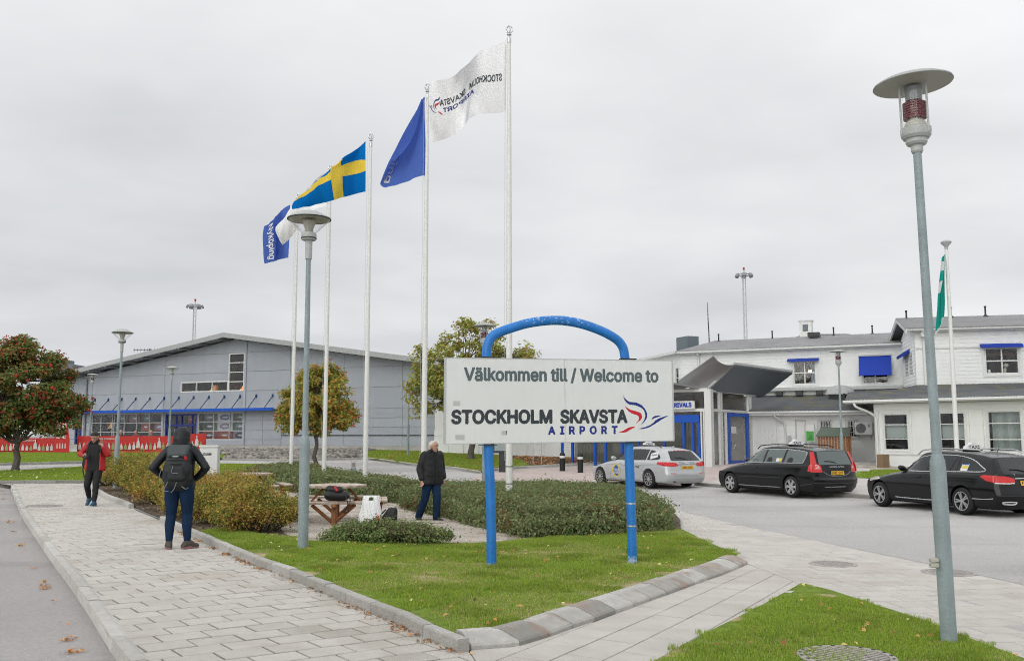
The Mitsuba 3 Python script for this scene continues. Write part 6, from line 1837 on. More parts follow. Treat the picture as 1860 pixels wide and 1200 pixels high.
def estate(label, P, pos, yaw, paintm, style, dlo, pillars, trims, back):
    car = Car(**P)
    L, ro, wb = P['L'], P['ro'], P['wb']
    d = np.array([math.cos(yaw), math.sin(yaw)])
    n = np.array([-d[1], d[0]])
    o = np.array(pos) - n * (P['W'] / 2) - d * ro
    fo = o + d * (ro + wb)
    M = np.eye(4)
    M[:2, 0], M[:2, 1] = d, n
    M[:3, 3] = [o[0], o[1], gz(*(o + d * ro)) + 0.004]
    car.frame = M
    k = thing('parked_car', label, 'taxi car', 'taxis waiting at the kerb')
    b = car.body()
    body = manifold3d.Manifold(manifold3d.Mesh(vert_properties=np.asarray(b.vertices, np.float32), tri_verts=np.asarray(b.faces, np.uint32)))
    for x in (ro, ro + wb):
        for sg in (1, -1):
            body = body - manifold3d.Manifold.cylinder(0.42, 0.372, 0.362, 48).rotate([90 * sg, 0, 0]).translate([x, sg * (car.W + 0.13), 0.335])
    q = body.to_mesh()
    bm = TM(np.asarray(q.vert_properties)[:, :3], q.tri_verts)
    add('body', car.at(bm), paintm, k, smooth=32)
    for x in (ro, ro + wb):
        for sg in (1, -1):
            wheel(car, k, x, sg, style)
            arc = np.array([(x + 0.373 * math.cos(t), 0.335 + 0.373 * math.sin(t)) for t in np.linspace(0.08, PI - 0.08, 22)])
    add('underbody', car.at(box((L / 2, 0, 0.27), (L - 0.5, 1.5, 0.2))), 'mat_underbody', k)
    S = lambda pts, off=0.004: car.side(pts, off)
    for sg in (1, -1):
        Sg = lambda q, sg=sg: car.side(q, 0.004, sg)
        whole = Polygon(spline(dlo, 3)).buffer(0)
        cuts = shapely.union_all([LineString(p).buffer(w / 2) for p, w in pillars])
        g_ = whole.difference(cuts)
        for i, q in enumerate(sorted(getattr(g_, 'geoms', [g_]), key=lambda a: -a.centroid.x)):
            if q.area > 0.003:
                add('side_window', car.at(patch(Sg, q, 0.05)), 'mat_carglass' if not (back['clear'] and i < 3) else 'mat_carglass_clear', k, smooth=True)
        if sg == 1:
            for q in trims['seams']:
                add('door_seam', car.at(tube(Sg(np.array(q)) - [0, 0.004, 0], 0.0065, 5)), 'mat_black', k)
        for line, r, m in trims['strips']:
            add('trim_strip', car.at(tube(Sg(spline(line, 4)), r, 6)), m, k, smooth=50)
        ring = spline(dlo + [dlo[0]], 4)
        if trims.get('dlo'):
            add('window_trim', car.at(tube(Sg(ring), 0.011, 6)), 'mat_chrome', k, smooth=50)
        for hx, hz in trims['handles']:
            c = Sg(np.array([(hx - 0.09, hz), (hx + 0.09, hz)]))
            add('door_handle', car.at(tube([c[0] + [0, sg * 0.012, 0], (c[0] + c[1]) / 2 + [0, sg * 0.026, 0], c[1] + [0, sg * 0.012, 0]], 0.013, 8)), paintm, k, smooth=50)
        mx, mz = trims['mirror']
        c = Sg(np.array([(mx, mz)]))[0]
        add('mirror', car.at(blob([[((c[0], c[1] + sg * 0.02, mz), 0.03), ((c[0] + 0.02, c[1] + sg * 0.13, mz + 0.03), 0.075)], [((c[0] + 0.02, c[1] + sg * 0.10, mz + 0.03), 0.07), ((c[0] + 0.0, c[1] + sg * 0.2, mz + 0.05), 0.06)]], 0.03)), paintm, k, smooth=True)
        if trims.get('rails'):
            pts = []
            for x in np.linspace(0.75, P['L'] * 0.60, 14):
                zt = float(car.sm(x, car.topx, car.topz))
                pts.append([x, sg * car.W * 0.60, zt + (0.045 if 0.8 < x < P['L'] * 0.58 else -0.005)])
            add('roof_rail', car.at(tube(spline(pts, 3), 0.016, 8)), trims['rails'], k, smooth=50)
    T_ = lambda q: car.tail(q)
    add('rear_window', car.at(patch(T_, Polygon(back['glass']).buffer(0.03).buffer(-0.0), 0.07)), back.get('glassmat', 'mat_carglass'), k, smooth=True)
    for nm, m, polys, sides in back['lights']:
        for sg in (1, -1):
            ms = [patch(lambda q: car.tail(q, 0.008), Polygon([(sg * a, z) for a, z in p]).buffer(0), 0.04) for p in polys]
            ms += [patch(lambda q, sg=sg: car.side(q, 0.007, sg), Polygon(p).buffer(0), 0.04) for p in sides]
            add(nm, car.at(cat(ms)), m, k, smooth=True)
    zl = back['plate']
    pl = key_for('number_plate', k)
    tag(pl)
    add('plate', car.at(patch(lambda q: car.tail(q, 0.012) * [1, 1, 1], sbox(-0.26, zl, 0.26, zl + 0.112), 0.2)), 'mat_plate', pl)
    tx = fit(back['number'], -0.22, 0.22, zl + 0.022, zl + 0.092, 0.004)
    add('characters', car.at(TM(car.tail(np.column_stack([-np.asarray(tx.vertices)[:, 0], np.asarray(tx.vertices)[:, 1]]), 0.016), tx.faces)), 'mat_black', pl)
    for s, y0, y1, z0, z1, m in back['words']:
        t = fit(s, y0, y1, z0, z1, 0.003)
        add('lettering', car.at(TM(car.tail(np.column_stack([-np.asarray(t.vertices)[:, 0], np.asarray(t.vertices)[:, 1]]), 0.008), t.faces)), m, k)
    for line, r, m in back['lines']:
        add('rear_trim', car.at(tube(car.tail(spline(line, 5), 0.004), r, 6)), m, k, smooth=50)
    add('wiper', car.at(tube(car.tail([(0.0, back['glass'][0][1] + 0.02), (0.22, back['glass'][0][1] + 0.07), (0.42, back['glass'][0][1] + 0.075)], 0.02), 0.012, 6)), 'mat_black', k)
    # roof sign
    sx = back['sign']
    zt = float(car.sm(sx, car.topx, car.topz))
    ts = key_for('roof_sign', k)
    tag(ts, 'white lit taxi sign on the roof')
    pr = ex(Polygon([(-0.26, 0.03), (0.26, 0.03), (0.22, 0.11), (0.10, 0.155), (0.06, 0.20), (-0.06, 0.20), (-0.10, 0.155), (-0.22, 0.11)]), -0.055, 0.055)
    pr = TM(np.column_stack([np.asarray(pr.vertices)[:, 2], -np.asarray(pr.vertices)[:, 0], np.asarray(pr.vertices)[:, 1]]) + [sx, 0.0, zt], pr.faces)
    add('housing', car.at(pr), 'mat_taxi', ts)
    add('foot', car.at(box((sx, 0, zt + 0.015), (0.15, 0.5, 0.04), bev=0.008)), 'mat_black', ts)
    t = fit('TAXI', -0.17, 0.17, 0.05, 0.13, 0.003)
    t = TM(np.column_stack([-np.asarray(t.vertices)[:, 2] - 0.056, -np.asarray(t.vertices)[:, 0], np.asarray(t.vertices)[:, 1]]) + [sx, 0, zt], t.faces)
    add('lettering', car.at(t), 'mat_black', ts)
    return car, k


# -- silver estate, farthest
silver = dict(L=4.91, W=1.86, wb=2.968, ro=1.09,
              top=[(0, 1.335), (0.35, 1.395), (1.2, 1.455), (2.1, 1.47), (2.75, 1.43), (3.3, 1.20), (3.72, 0.985), (4.2, 0.90), (4.6, 0.80), (4.91, 0.66)],
              belt=[(0, 0.96), (1.0, 0.965), (3.4, 0.915), (4.1, 0.84), (4.91, 0.60)],
              rear=[(0.19, 0.16), (0.30, 0.05), (0.50, 0.0), (0.62, 0.03), (0.85, 0.06), (0.98, 0.10), (1.335, 0.48), (1.6, 0.8)],
              nose=[(0.19, 4.80), (0.35, 4.89), (0.55, 4.91), (0.66, 4.88), (0.8, 4.70), (1.0, 4.4), (1.6, 4.4)])
car, kb = estate('silver estate taxi with round yellow badge on its door, farthest of the three', silver, (4.853, 33.74), 2.098, 'mat_paint_silver', 'ten',
                 [(3.52, 0.955), (3.15, 1.13), (2.72, 1.315), (2.1, 1.375), (1.3, 1.365), (0.85, 1.28), (0.58, 1.12), (0.62, 1.02), (1.2, 0.995), (2.4, 0.97)],
                 [([(2.30, 0.9), (2.24, 1.5)], 0.07), ([(1.28, 0.9), (1.22, 1.5)], 0.06)],
                 dict(seams=[[(3.42, 0.93), (3.40, 0.5), (3.36, 0.30)], [(2.33, 0.95), (2.30, 0.6), (2.28, 0.28)], [(1.38, 0.97), (1.36, 0.78), (1.5, 0.60)]],
                      strips=[([(4.2, 0.74), (3.2, 0.79), (1.8, 0.82), (0.5, 0.84)], 0.006, 'mat_grey'), ([(3.5, 0.27), (2.5, 0.265), (1.6, 0.27)], 0.012, 'mat_grey')], dlo=False,
                      handles=[(2.55, 0.80), (1.55, 0.82)], mirror=(3.30, 0.985), rails='mat_black'),
                 dict(glass=[(-0.62, 1.015), (0.62, 1.015), (0.50, 1.29), (-0.50, 1.29)], clear=False,
                      lights=[('tail_light', 'mat_taillight', [[(0.42, 0.80), (0.43, 0.90), (0.62, 0.93), (0.86, 0.94), (0.90, 0.80), (0.66, 0.78)]], [[(0.16, 0.79), (0.62, 0.86), (0.60, 0.94), (0.16, 0.945)]]),
                              ('brake_light', 'mat_taillight', [[(0.0, 1.325), (0.28, 1.322), (0.28, 1.338), (0.0, 1.338)]], []), ('reflector', 'mat_taillight', [[(0.5, 0.535), (0.74, 0.545), (0.74, 0.565), (0.5, 0.555)]], [])],
                      plate=0.69, number='LEU 327', words=[('704', -0.36, -0.12, 0.88, 0.94, 'mat_grey'), ('704', 0.12, 0.36, 0.88, 0.94, 'mat_grey')],
                      lines=[([(-0.42, 0.845), (0, 0.855), (0.42, 0.845)], 0.008, 'mat_black'), ([(-0.85, 0.36), (0, 0.33), (0.85, 0.36)], 0.008, 'mat_grey')], sign=2.2))
bd = patch(lambda q: car.side(q, 0.007), Point(3.0, 0.58).buffer(0.25), 0.04)
add('door_badge', car.at(bd), 'mat_sticker_yellow', kb, smooth=True, label='round yellow and blue taxi badge')
bd = patch(lambda q: car.side(q, 0.009), affinity.scale(Point(2.98, 0.58).buffer(0.2), 0.8, 1), 0.04)
add('door_badge', car.at(bd), plain('mat_badgeblue', (0.03, 0.13, 0.42), 0.4), kb, smooth=True)
for s, x0, x1, z0, z1, m in (('TAXI', 3.12, 2.82, 0.54, 0.64, 'mat_taxi'), ('KURIR', 3.12, 2.84, 0.46, 0.52, 'mat_taxi'), ('704 704', 2.18, 1.60, 0.70, 0.78, 'mat_dark')):
    t = fit(s, 0, 1, z0, z1, 0.003)
    v = np.asarray(t.vertices)
    add('lettering', car.at(TM(car.side(np.column_stack([x0 + (x1 - x0) * v[:, 0], v[:, 1]]), 0.012), t.faces)), m, kb)
st = affinity.rotate(sbox(0.72, 1.06, 1.10, 1.27), -14)
add('window_sticker', car.at(patch(lambda q: car.side(q, 0.008), st, 0.1)), 'mat_taxi', kb)
t = fit('Taxi Kurir', 0, 1, 1.14, 1.2, 0.003)
v = np.asarray(t.vertices)
add('window_sticker_lettering', car.at(TM(car.side(np.column_stack([1.06 - 0.30 * v[:, 0], v[:, 1] + 0.02 * v[:, 0]]), 0.012), t.faces)), 'mat_dark', kb)
for dy in (0.50, 0.58):
    add('exhaust', car.at(tube([(0.09, dy, 0.27), (0.3, dy, 0.28)], 0.035, 12)), 'mat_dark', kb)
add('shark_fin', car.at(blob([[((0.75, 0, 1.43), 0.02), ((0.95, 0, 1.45), 0.012)], [((0.76, 0, 1.48), 0.012), ((0.86, 0, 1.45), 0.015)]], 0.02, 4)), 'mat_paint_silver', kb, smooth=True)

# -- black estate with tall red tail lights, in the middle
tall = dict(L=4.82, W=1.86, wb=2.816, ro=1.06,
            top=[(0, 1.42), (0.4, 1.475), (1.2, 1.53), (2.0, 1.545), (2.7, 1.50), (3.2, 1.30), (3.75, 1.0), (4.2, 0.92), (4.55, 0.84), (4.82, 0.70)],
            belt=[(0, 1.0), (1.0, 1.005), (3.4, 0.955), (4.1, 0.87), (4.82, 0.64)],
            rear=[(0.19, 0.20), (0.30, 0.08), (0.50, 0.0), (0.585, 0.0), (0.605, 0.05), (0.8, 0.07), (0.98, 0.10), (1.42, 0.30), (1.6, 0.45)],
            nose=[(0.19, 4.70), (0.35, 4.80), (0.55, 4.82), (0.70, 4.78), (0.84, 4.62), (1.0, 4.35), (1.6, 4.35)])
car, kb = estate('black estate taxi with tall red tail lights and lit roof sign, middle of the three', tall, (8.452, 28.75), 2.035, 'mat_paint_black', 'five',
                 [(3.50, 1.0), (3.1, 1.21), (2.68, 1.385), (2.1, 1.445), (1.3, 1.435), (0.72, 1.39), (0.56, 1.33), (0.58, 1.10), (0.68, 1.045), (1.6, 1.03), (2.6, 1.01)],
                 [([(2.33, 0.9), (2.26, 1.6)], 0.085), ([(1.45, 0.9), (1.40, 1.6)], 0.085)],
                 dict(seams=[[(3.42, 0.98), (3.40, 0.5), (3.36, 0.30)], [(2.36, 1.0), (2.33, 0.6), (2.31, 0.28)], [(1.50, 1.02), (1.47, 0.80), (1.56, 0.60)]],
                      strips=[([(3.35, 0.56), (2.4, 0.565), (1.5, 0.575)], 0.010, 'mat_dark'), ([(3.45, 0.285), (2.5, 0.28), (1.55, 0.285)], 0.013, 'mat_grey'), ([(0.70, 0.36), (0.4, 0.42), (0.17, 0.45)], 0.012, 'mat_dark')], dlo=True,
                      handles=[(2.60, 0.86), (1.72, 0.87)], mirror=(3.32, 1.03), rails='mat_black'),
                 dict(glass=[(-0.62, 1.03), (0.62, 1.03), (0.55, 1.37), (-0.55, 1.37)], clear=True, glassmat='mat_carglass_clear',
                      lights=[('tail_light', 'mat_taillight', [[(0.72, 1.38), (0.60 + 0.08, 1.40), (0.72, 1.03), (0.60, 0.97), (0.58, 0.78), (0.74, 0.775), (0.90, 0.78), (0.91, 1.0), (0.88, 1.05), (0.80, 1.38)]], [[(0.16, 0.79), (0.36, 0.80), (0.34, 0.95), (0.26, 1.06), (0.17, 1.05)]]),
                              ('reversing_light', 'mat_lens_white', [[(0.63, 0.88), (0.80, 0.88), (0.78, 1.0), (0.68, 0.98)]], [])],
                      plate=0.70, number='ENZ 107', words=[('VOLVO', -0.30, 0.30, 0.92, 0.955, 'mat_chrome')],
                      lines=[([(-0.55, 0.80), (-0.34, 0.69), (0, 0.665), (0.34, 0.69), (0.55, 0.80)], 0.008, 'mat_grey'), ([(-0.88, 0.46), (0, 0.45), (0.88, 0.46)], 0.012, 'mat_dark'), ([(-0.3, 0.345), (0.5, 0.345)], 0.012, 'mat_grey')], sign=1.75))
add('window_sticker', car.at(patch(lambda q: car.side(q, 0.008), sbox(1.52, 1.07, 1.76, 1.17), 0.1)), 'mat_taxi', kb)
add('window_sticker', car.at(patch(lambda q: car.side(q, 0.010), sbox(1.52, 1.07, 1.63, 1.17), 0.1)), 'mat_sticker_yellow', kb)
for x in (2.05, 1.15):
    add('head_restraint', car.at(patch(lambda q: car.side(q, 0.006), affinity.scale(Point(x, 1.10).buffer(0.12), 1.0, 0.85).intersection(sbox(x - 0.2, 1.05, x + 0.2, 1.3)), 0.05)), 'mat_seat', kb)
add('steering_wheel', car.at(tube(car.side([(2.72 + 0.13 * math.cos(t), 1.05 + 0.07 * math.sin(t)) for t in np.linspace(0.0, PI, 12)], 0.007), 0.008, 5)), 'mat_seat', kb)

# -- black estate with chrome rails, nearest
long_ = dict(L=4.90, W=1.86, wb=2.874, ro=1.17,
             top=[(0, 1.37), (0.4, 1.435), (1.2, 1.49), (2.1, 1.505), (2.75, 1.455), (3.25, 1.24), (3.75, 0.985), (4.2, 0.905), (4.6, 0.81), (4.90, 0.68)],
             belt=[(0, 0.98), (1.0, 0.985), (3.4, 0.93), (4.1, 0.85), (4.90, 0.62)],
             rear=[(0.19, 0.18), (0.30, 0.06), (0.50, 0.0), (0.58, 0.02), (0.80, 0.07), (0.98, 0.10), (1.37, 0.46), (1.6, 0.7)],
             nose=[(0.19, 4.80), (0.35, 4.88), (0.55, 4.90), (0.68, 4.86), (0.82, 4.68), (1.0, 4.4), (1.6, 4.4)])
car, kb = estate('black estate taxi with bright roof rails behind the tall lamp post, nearest of the three', long_, (10.70, 22.6), 1.885, 'mat_paint_black', 'twin',
                 [(3.50, 0.965), (3.1, 1.15), (2.7, 1.325), (2.1, 1.395), (1.4, 1.385), (0.95, 1.30), (0.66, 1.16), (0.52, 1.04), (1.2, 1.015), (2.4, 0.985)],
                 [([(2.34, 0.9), (2.26, 1.5)], 0.07), ([(1.62, 0.9), (1.36, 1.5)], 0.05), ([(1.36, 0.9), (1.32, 1.5)], 0.04)],
                 dict(seams=[[(3.42, 0.95), (3.40, 0.5), (3.36, 0.30)], [(2.36, 0.97), (2.33, 0.6), (2.31, 0.28)], [(1.66, 1.0), (1.56, 0.80), (1.62, 0.62)], [(1.36, 1.0), (1.55, 0.85)]],
                      strips=[([(3.45, 0.29), (2.5, 0.285), (1.65, 0.295)], 0.013, 'mat_alu'), ([(4.3, 0.70), (3.2, 0.76), (1.8, 0.81), (0.7, 0.84)], 0.004, 'mat_dark'), ([(0.85, 0.40), (0.5, 0.41), (0.25, 0.43)], 0.010, 'mat_alu')], dlo=True,
                      handles=[(2.58, 0.845), (1.86, 0.86)], mirror=(3.30, 1.0), rails='mat_alu'),
                 dict(glass=[(-0.63, 1.02), (0.63, 1.02), (0.50, 1.33), (-0.50, 1.33)], clear=False,
                      lights=[('tail_light', 'mat_taillight', [[(0.40, 0.81), (0.42, 0.90), (0.66, 0.945), (0.89, 0.95), (0.91, 0.80), (0.6, 0.785)]], [[(0.16, 0.80), (0.42, 0.83), (0.60, 0.93), (0.50, 0.96), (0.16, 0.955)]]),
                              ('reversing_light', 'mat_lens_white', [[(0.42, 0.775), (0.62, 0.765), (0.88, 0.775), (0.88, 0.80), (0.6, 0.785), (0.42, 0.80)]], [])],
                      plate=0.73, number='FWB 452', words=[('E 220', 0.40 * -1, -0.62 * -1 - 1.0, 0.955, 0.99, 'mat_chrome')],
                      lines=[([(-0.4, 0.885), (0, 0.90), (0.4, 0.885)], 0.014, 'mat_chrome'), ([(-0.88, 0.50), (0, 0.49), (0.88, 0.50)], 0.008, 'mat_dark')], sign=1.7))
add('window_sticker', car.at(patch(lambda q: car.side(q, 0.008), affinity.skew(sbox(1.02, 1.04, 1.24, 1.20), -8), 0.1)), 'mat_taxi', kb)
add('window_sticker', car.at(patch(lambda q: car.side(q, 0.010), affinity.skew(sbox(1.03, 1.09, 1.22, 1.16), -8), 0.1)), 'mat_sticker_yellow', kb)
add('window_sticker', car.at(patch(lambda q: car.side(q, 0.010), affinity.skew(sbox(1.02, 1.175, 1.22, 1.20), -8), 0.1)), 'mat_badgeblue', kb)
for sg in (1, -1):
    add('exhaust', car.at(tube(car.tail(spline([(sg * 0.42, 0.33), (sg * 0.5, 0.30), (sg * 0.72, 0.31), (sg * 0.76, 0.35), (sg * 0.6, 0.365), (sg * 0.42, 0.35)], 4), 0.01), 0.016, 6)), 'mat_chrome', kb, smooth=50)
add('aerial', car.at(tube([(0.95, 0, 1.47), (0.88, 0, 1.56)], 0.008, 6)), 'mat_black', kb)
hl = patch(lambda q: car.side(q, 0.006), Polygon([(4.05, 0.74), (4.45, 0.66), (4.46, 0.72), (4.2, 0.80)]), 0.04)
add('headlight', car.at(hl), 'mat_lens_white', kb, smooth=True)
# ================================================================ people
plain('mat_skin', (0.56, 0.33, 0.245), 0.6)
plain('mat_hair_dark', (0.018, 0.014, 0.012), 0.6)
plain('mat_hair_white', (0.66, 0.63, 0.59), 0.6)
plain('mat_coat_black', (0.011, 0.012, 0.014), 0.75, sheen=0.2)
plain('mat_jacket_black', (0.010, 0.013, 0.018), 0.6)
plain('mat_jacket_red', (0.52, 0.022, 0.025), 0.65)
plain('mat_trousers_black', (0.010, 0.011, 0.015), 0.75)
plain('mat_shirt_black', (0.012, 0.012, 0.014), 0.8)
procd('mat_jeans', lambda p, n, uv: mix((0.004, 0.014, 0.040), (0.010, 0.033, 0.082), fbm(p.x * 14, p.y * 14, p.z * 6, 3)), 0.8, 0.2)
plain('mat_shoe_blue', (0.02, 0.10, 0.19), 0.6)
plain('mat_shoe_brown', (0.12, 0.10, 0.085), 0.8)
plain('mat_sole_pink', (0.42, 0.20, 0.21), 0.8)
plain('mat_pack', (0.017, 0.022, 0.025), 0.65)
plain('mat_pack_grey', (0.065, 0.08, 0.088), 0.65)


def V3(*a):
    return np.array(a, float)


def limb(*pr):
    """[(p, r), (p, r), ...] -> bones between neighbours."""
    return [[pr[i], pr[i + 1]] for i in range(len(pr) - 1)]


def wide(p, r, w, ax=(1, 0, 0)):
    a = np.array(ax) * w
    return [(p - a, r), (p + a, r)]


def soft(bones, edge=0.022, it=8):
    ms = []
    for b in bones:
        ms.append(manifold3d.Manifold.batch_hull([manifold3d.Manifold.sphere(float(r), 14).translate([float(c) for c in p]) for p, r in b]))
    m = manifold3d.Manifold.batch_boolean(ms, manifold3d.OpType.Add).refine_to_length(edge)
    q = m.to_mesh()
    t = trimesh.Trimesh(np.array(q.vert_properties[:, :3]), np.array(q.tri_verts), process=True)
    trimesh.smoothing.filter_taubin(t, lamb=0.5, nu=0.52, iterations=it)
    return TM(t.vertices, t.faces)


def hand(w, d, side, curl=0.5, up=V3(0, 0, 1)):
    """Palm and five curled fingers; w wrist, d direction of the hand, side the thumb's side."""
    d = d / np.linalg.norm(d)
    side = side - d * (side @ d)
    side /= np.linalg.norm(side)
    pal = np.cross(d, side)
    b = [[(w, 0.026), (w + d * 0.045 + side * 0.022, 0.016), (w + d * 0.085 + side * 0.030, 0.013), (w + d * 0.08 - side * 0.030, 0.012)]]
    for i, (o, ln) in enumerate(((0.030, 0.066), (0.010, 0.074), (-0.010, 0.068), (-0.030, 0.054))):
        p0 = w + d * 0.083 + side * o
        d1 = d * math.cos(curl) + pal * math.sin(curl)
        d2 = d * math.cos(2.1 * curl) + pal * math.sin(2.1 * curl)
        p1 = p0 + d1 * ln * 0.55
        b += limb((p0, 0.0098), (p1, 0.0092), (p1 + d2 * ln * 0.5, 0.008))
    t0 = w + d * 0.03 + side * 0.026
    t1 = t0 + (d * 0.6 + side * 0.75) * 0.038
    b += limb((t0, 0.013), (t1, 0.0105), (t1 + (d * 0.9 + side * 0.2 + pal * 0.3) * 0.03, 0.009))
    return b


def head_bones(c, f, up):
    """c centre of the skull, f the way the face looks, up the crown's direction."""
    s = np.cross(f, up)
    return [[(c + up * 0.015 - f * 0.02, 0.092), (c + up * 0.03 + f * 0.02, 0.085)], [(c + f * 0.02, 0.082), (c - up * 0.075 + f * 0.045, 0.052)], [(c - up * 0.075 + f * 0.045, 0.05), (c - up * 0.105 + f * 0.062, 0.030)],
            [(c - up * 0.015 + f * 0.098, 0.010), (c - up * 0.045 + f * 0.112, 0.014)], [(c + s * 0.088 - up * 0.02, 0.016), (c + s * 0.09 + up * 0.015 - f * 0.01, 0.018)], [(c - s * 0.088 - up * 0.02, 0.016), (c - s * 0.09 + up * 0.015 - f * 0.01, 0.018)]]


def face(k, c, f, up, A):
    s = np.cross(f, up)
    for sg in (-1, 1):
        p = c + s * sg * 0.034 + f * 0.092 + up * 0.008
        add('eye', xf(soft([[(p, 0.010), (p + s * sg * 0.004, 0.009)]], 0.006, 2), A), 'mat_dark', k, smooth=True)
        q = c + s * sg * 0.036 + f * 0.094 + up * 0.028
        add('eyebrow', xf(soft([[(q - s * sg * 0.016, 0.006), (q + s * sg * 0.018 - up * 0.003, 0.005)]], 0.006, 2), A), 'mat_grey' if 'white' in str(labels[k].get('label')) else 'mat_hair_dark', k, smooth=True)
    m = c - up * 0.062 + f * 0.098
    add('mouth', xf(soft([[(m - s * 0.022, 0.006), (m + s * 0.022, 0.006)]], 0.006, 2), A), plain('mat_lips', (0.36, 0.13, 0.11), 0.5) if 'mat_lips' not in scene else 'mat_lips', k, smooth=True)


def placed(x, y, yaw, dz=0.0):
    return mat((x, y, gz(x, y) + dz), yaw)


def shoe(a, t, h=0.0):
    """a ankle, t direction of the toes (flat), returns upper and sole."""
    t = t / np.linalg.norm(t)
    s = np.cross(t, V3(0, 0, 1))
    s /= np.linalg.norm(s) + 1e-9
    base = a - V3(0, 0, a[2] - h - 0.045) if False else a
    heel, toe = a - t * 0.055 + V3(0, 0, -0.055), a + t * 0.155 + V3(0, 0, -0.06)
    up = soft([[(a, 0.05), (heel, 0.043), (a + t * 0.07 + V3(0, 0, -0.03), 0.046)], [(a + t * 0.05 + V3(0, 0, -0.04), 0.045), (toe + s * 0.012, 0.033), (toe - s * 0.012, 0.033)], [(heel, 0.04), (toe, 0.034)]], 0.018, 5)
    so = soft([[(heel + V3(0, 0, -0.03), 0.030 * 1.35), (a + t * 0.05 + V3(0, 0, -0.083) + s * 0.015, 0.032)], [(a + t * 0.05 + V3(0, 0, -0.083), 0.034), (toe + V3(0, 0, -0.022) + s * 0.01, 0.03), (toe + V3(0, 0, -0.022) - s * 0.01, 0.03)]], 0.02, 3)
    v = np.asarray(so.vertices).copy()
    return up, TM(v, so.faces)


# ---- the woman in the black hooded jacket, seen from behind (x right, y forward)
k = thing('person', 'person in black hooded jacket and blue leggings seen from behind with large backpack', 'person')
A = placed(-5.0, 14.27, math.radians(6))
hipL, hipR = V3(-0.095, 0, 0.93), V3(0.095, 0, 0.93)
knL, knR = V3(-0.115, 0.02, 0.50), V3(0.115, 0.03, 0.51)
anL, anR = V3(-0.125, -0.01, 0.10), V3(0.135, 0.0, 0.10)
shL, shR = V3(-0.175, -0.01, 1.46), V3(0.175, -0.01, 1.46)
elL, elR = V3(-0.385, -0.07, 1.20), V3(0.385, -0.07, 1.20)
wrL, wrR = V3(-0.20, 0.10, 1.03), V3(0.20, 0.10, 1.03)
hc, hf, hu = V3(0, 0.03, 1.665), V3(0, 0.97, -0.22), V3(0, 0.22, 0.97)
arms = limb((shL, 0.05), (elL, 0.04), (wrL, 0.028)) + limb((shR, 0.05), (elR, 0.04), (wrR, 0.028))
legs = limb((hipL, 0.085), (knL, 0.055), (anL, 0.037)) + limb((hipR, 0.085), (knR, 0.055), (anR, 0.037))
tor = [wide(V3(0, 0, 1.42), 0.085, 0.11) + wide(V3(0, 0, 1.12), 0.095, 0.06), wide(V3(0, 0, 1.12), 0.095, 0.06) + wide(V3(0, 0, 0.95), 0.10, 0.085)]
feet = [[(anL, 0.036), (anL + V3(-0.05, 0.12, -0.06), 0.03)], [(anR, 0.036), (anR + V3(0.06, 0.12, -0.06), 0.03)]]
body = head_bones(hc, hf, hu) + limb((V3(0, 0.0, 1.45), 0.055), (hc - hu * 0.06, 0.055)) + tor + arms + legs + feet + hand(wrL, V3(0.9, 0.4, -0.25), V3(0, 0.3, 1), 0.6) + hand(wrR, V3(-0.9, 0.4, -0.25), V3(0, 0.3, 1), 0.6)
add('figure', xf(soft(body, 0.02, 5), A), 'mat_skin', k, smooth=True)
face(k, hc, hf, hu, A)
ja = [wide(V3(0, -0.01, 1.44), 0.10, 0.125) + wide(V3(0, 0, 1.14), 0.125, 0.075), wide(V3(0, 0, 1.14), 0.125, 0.075) + wide(V3(0, -0.01, 0.90), 0.125, 0.10)]
ja += limb((shL, 0.075), (V3(-0.29, -0.05, 1.33), 0.066), (elL, 0.062), (V3(-0.30, 0.02, 1.11), 0.056), (wrL, 0.046)) + limb((shR, 0.075), (V3(0.29, -0.05, 1.33), 0.066), (elR, 0.062), (V3(0.30, 0.02, 1.11), 0.056), (wrR, 0.046)) + [[(V3(0, 0.0, 1.45), 0.10), (V3(0, 0.01, 1.54), 0.09)]]
m = soft(ja, 0.022, 7)
v = np.asarray(m.vertices).copy()
v += 0.012 * (meshkit.fbm(v * 14, 3, 5)[:, None] - 0.5) * np.array([1, 1, 0.6])
v[:, 2] = np.maximum(v[:, 2], 0.86)
add('jacket', xf(TM(v, m.faces), A), 'mat_jacket_black', k, smooth=True)
m = soft([[(hc - hf * 0.03 + hu * 0.02, 0.125), (hc + hf * 0.02 + hu * 0.02, 0.118)], [(hc - hf * 0.03 - hu * 0.03, 0.122), (V3(0, -0.01, 1.52), 0.125)], wide(V3(0, 0.0, 1.52), 0.10, 0.06)], 0.022, 6)
v = np.asarray(m.vertices).copy()
v += 0.02 * (meshkit.fbm(v * np.array([9, 9, 22.0]), 3, 8)[:, None] - 0.5)
add('hood', xf(TM(v, m.faces), A), 'mat_jacket_black', k, smooth=True)
le = limb((hipL + V3(0, -0.02, 0.0), 0.122), (V3(-0.112, -0.01, 0.74), 0.108), (knL, 0.076), (V3(-0.122, -0.02, 0.36), 0.074), (anL + V3(0, 0, 0.04), 0.052)) + limb((hipR + V3(0, -0.02, 0.0), 0.122), (V3(0.112, -0.01, 0.74), 0.108), (knR, 0.076), (V3(0.127, -0.02, 0.36), 0.074), (anR + V3(0, 0, 0.04), 0.052)) + [wide(V3(0, -0.02, 0.95), 0.122, 0.08)]
add('leggings', xf(soft(le, 0.022, 6), A), 'mat_jeans', k, smooth=True)
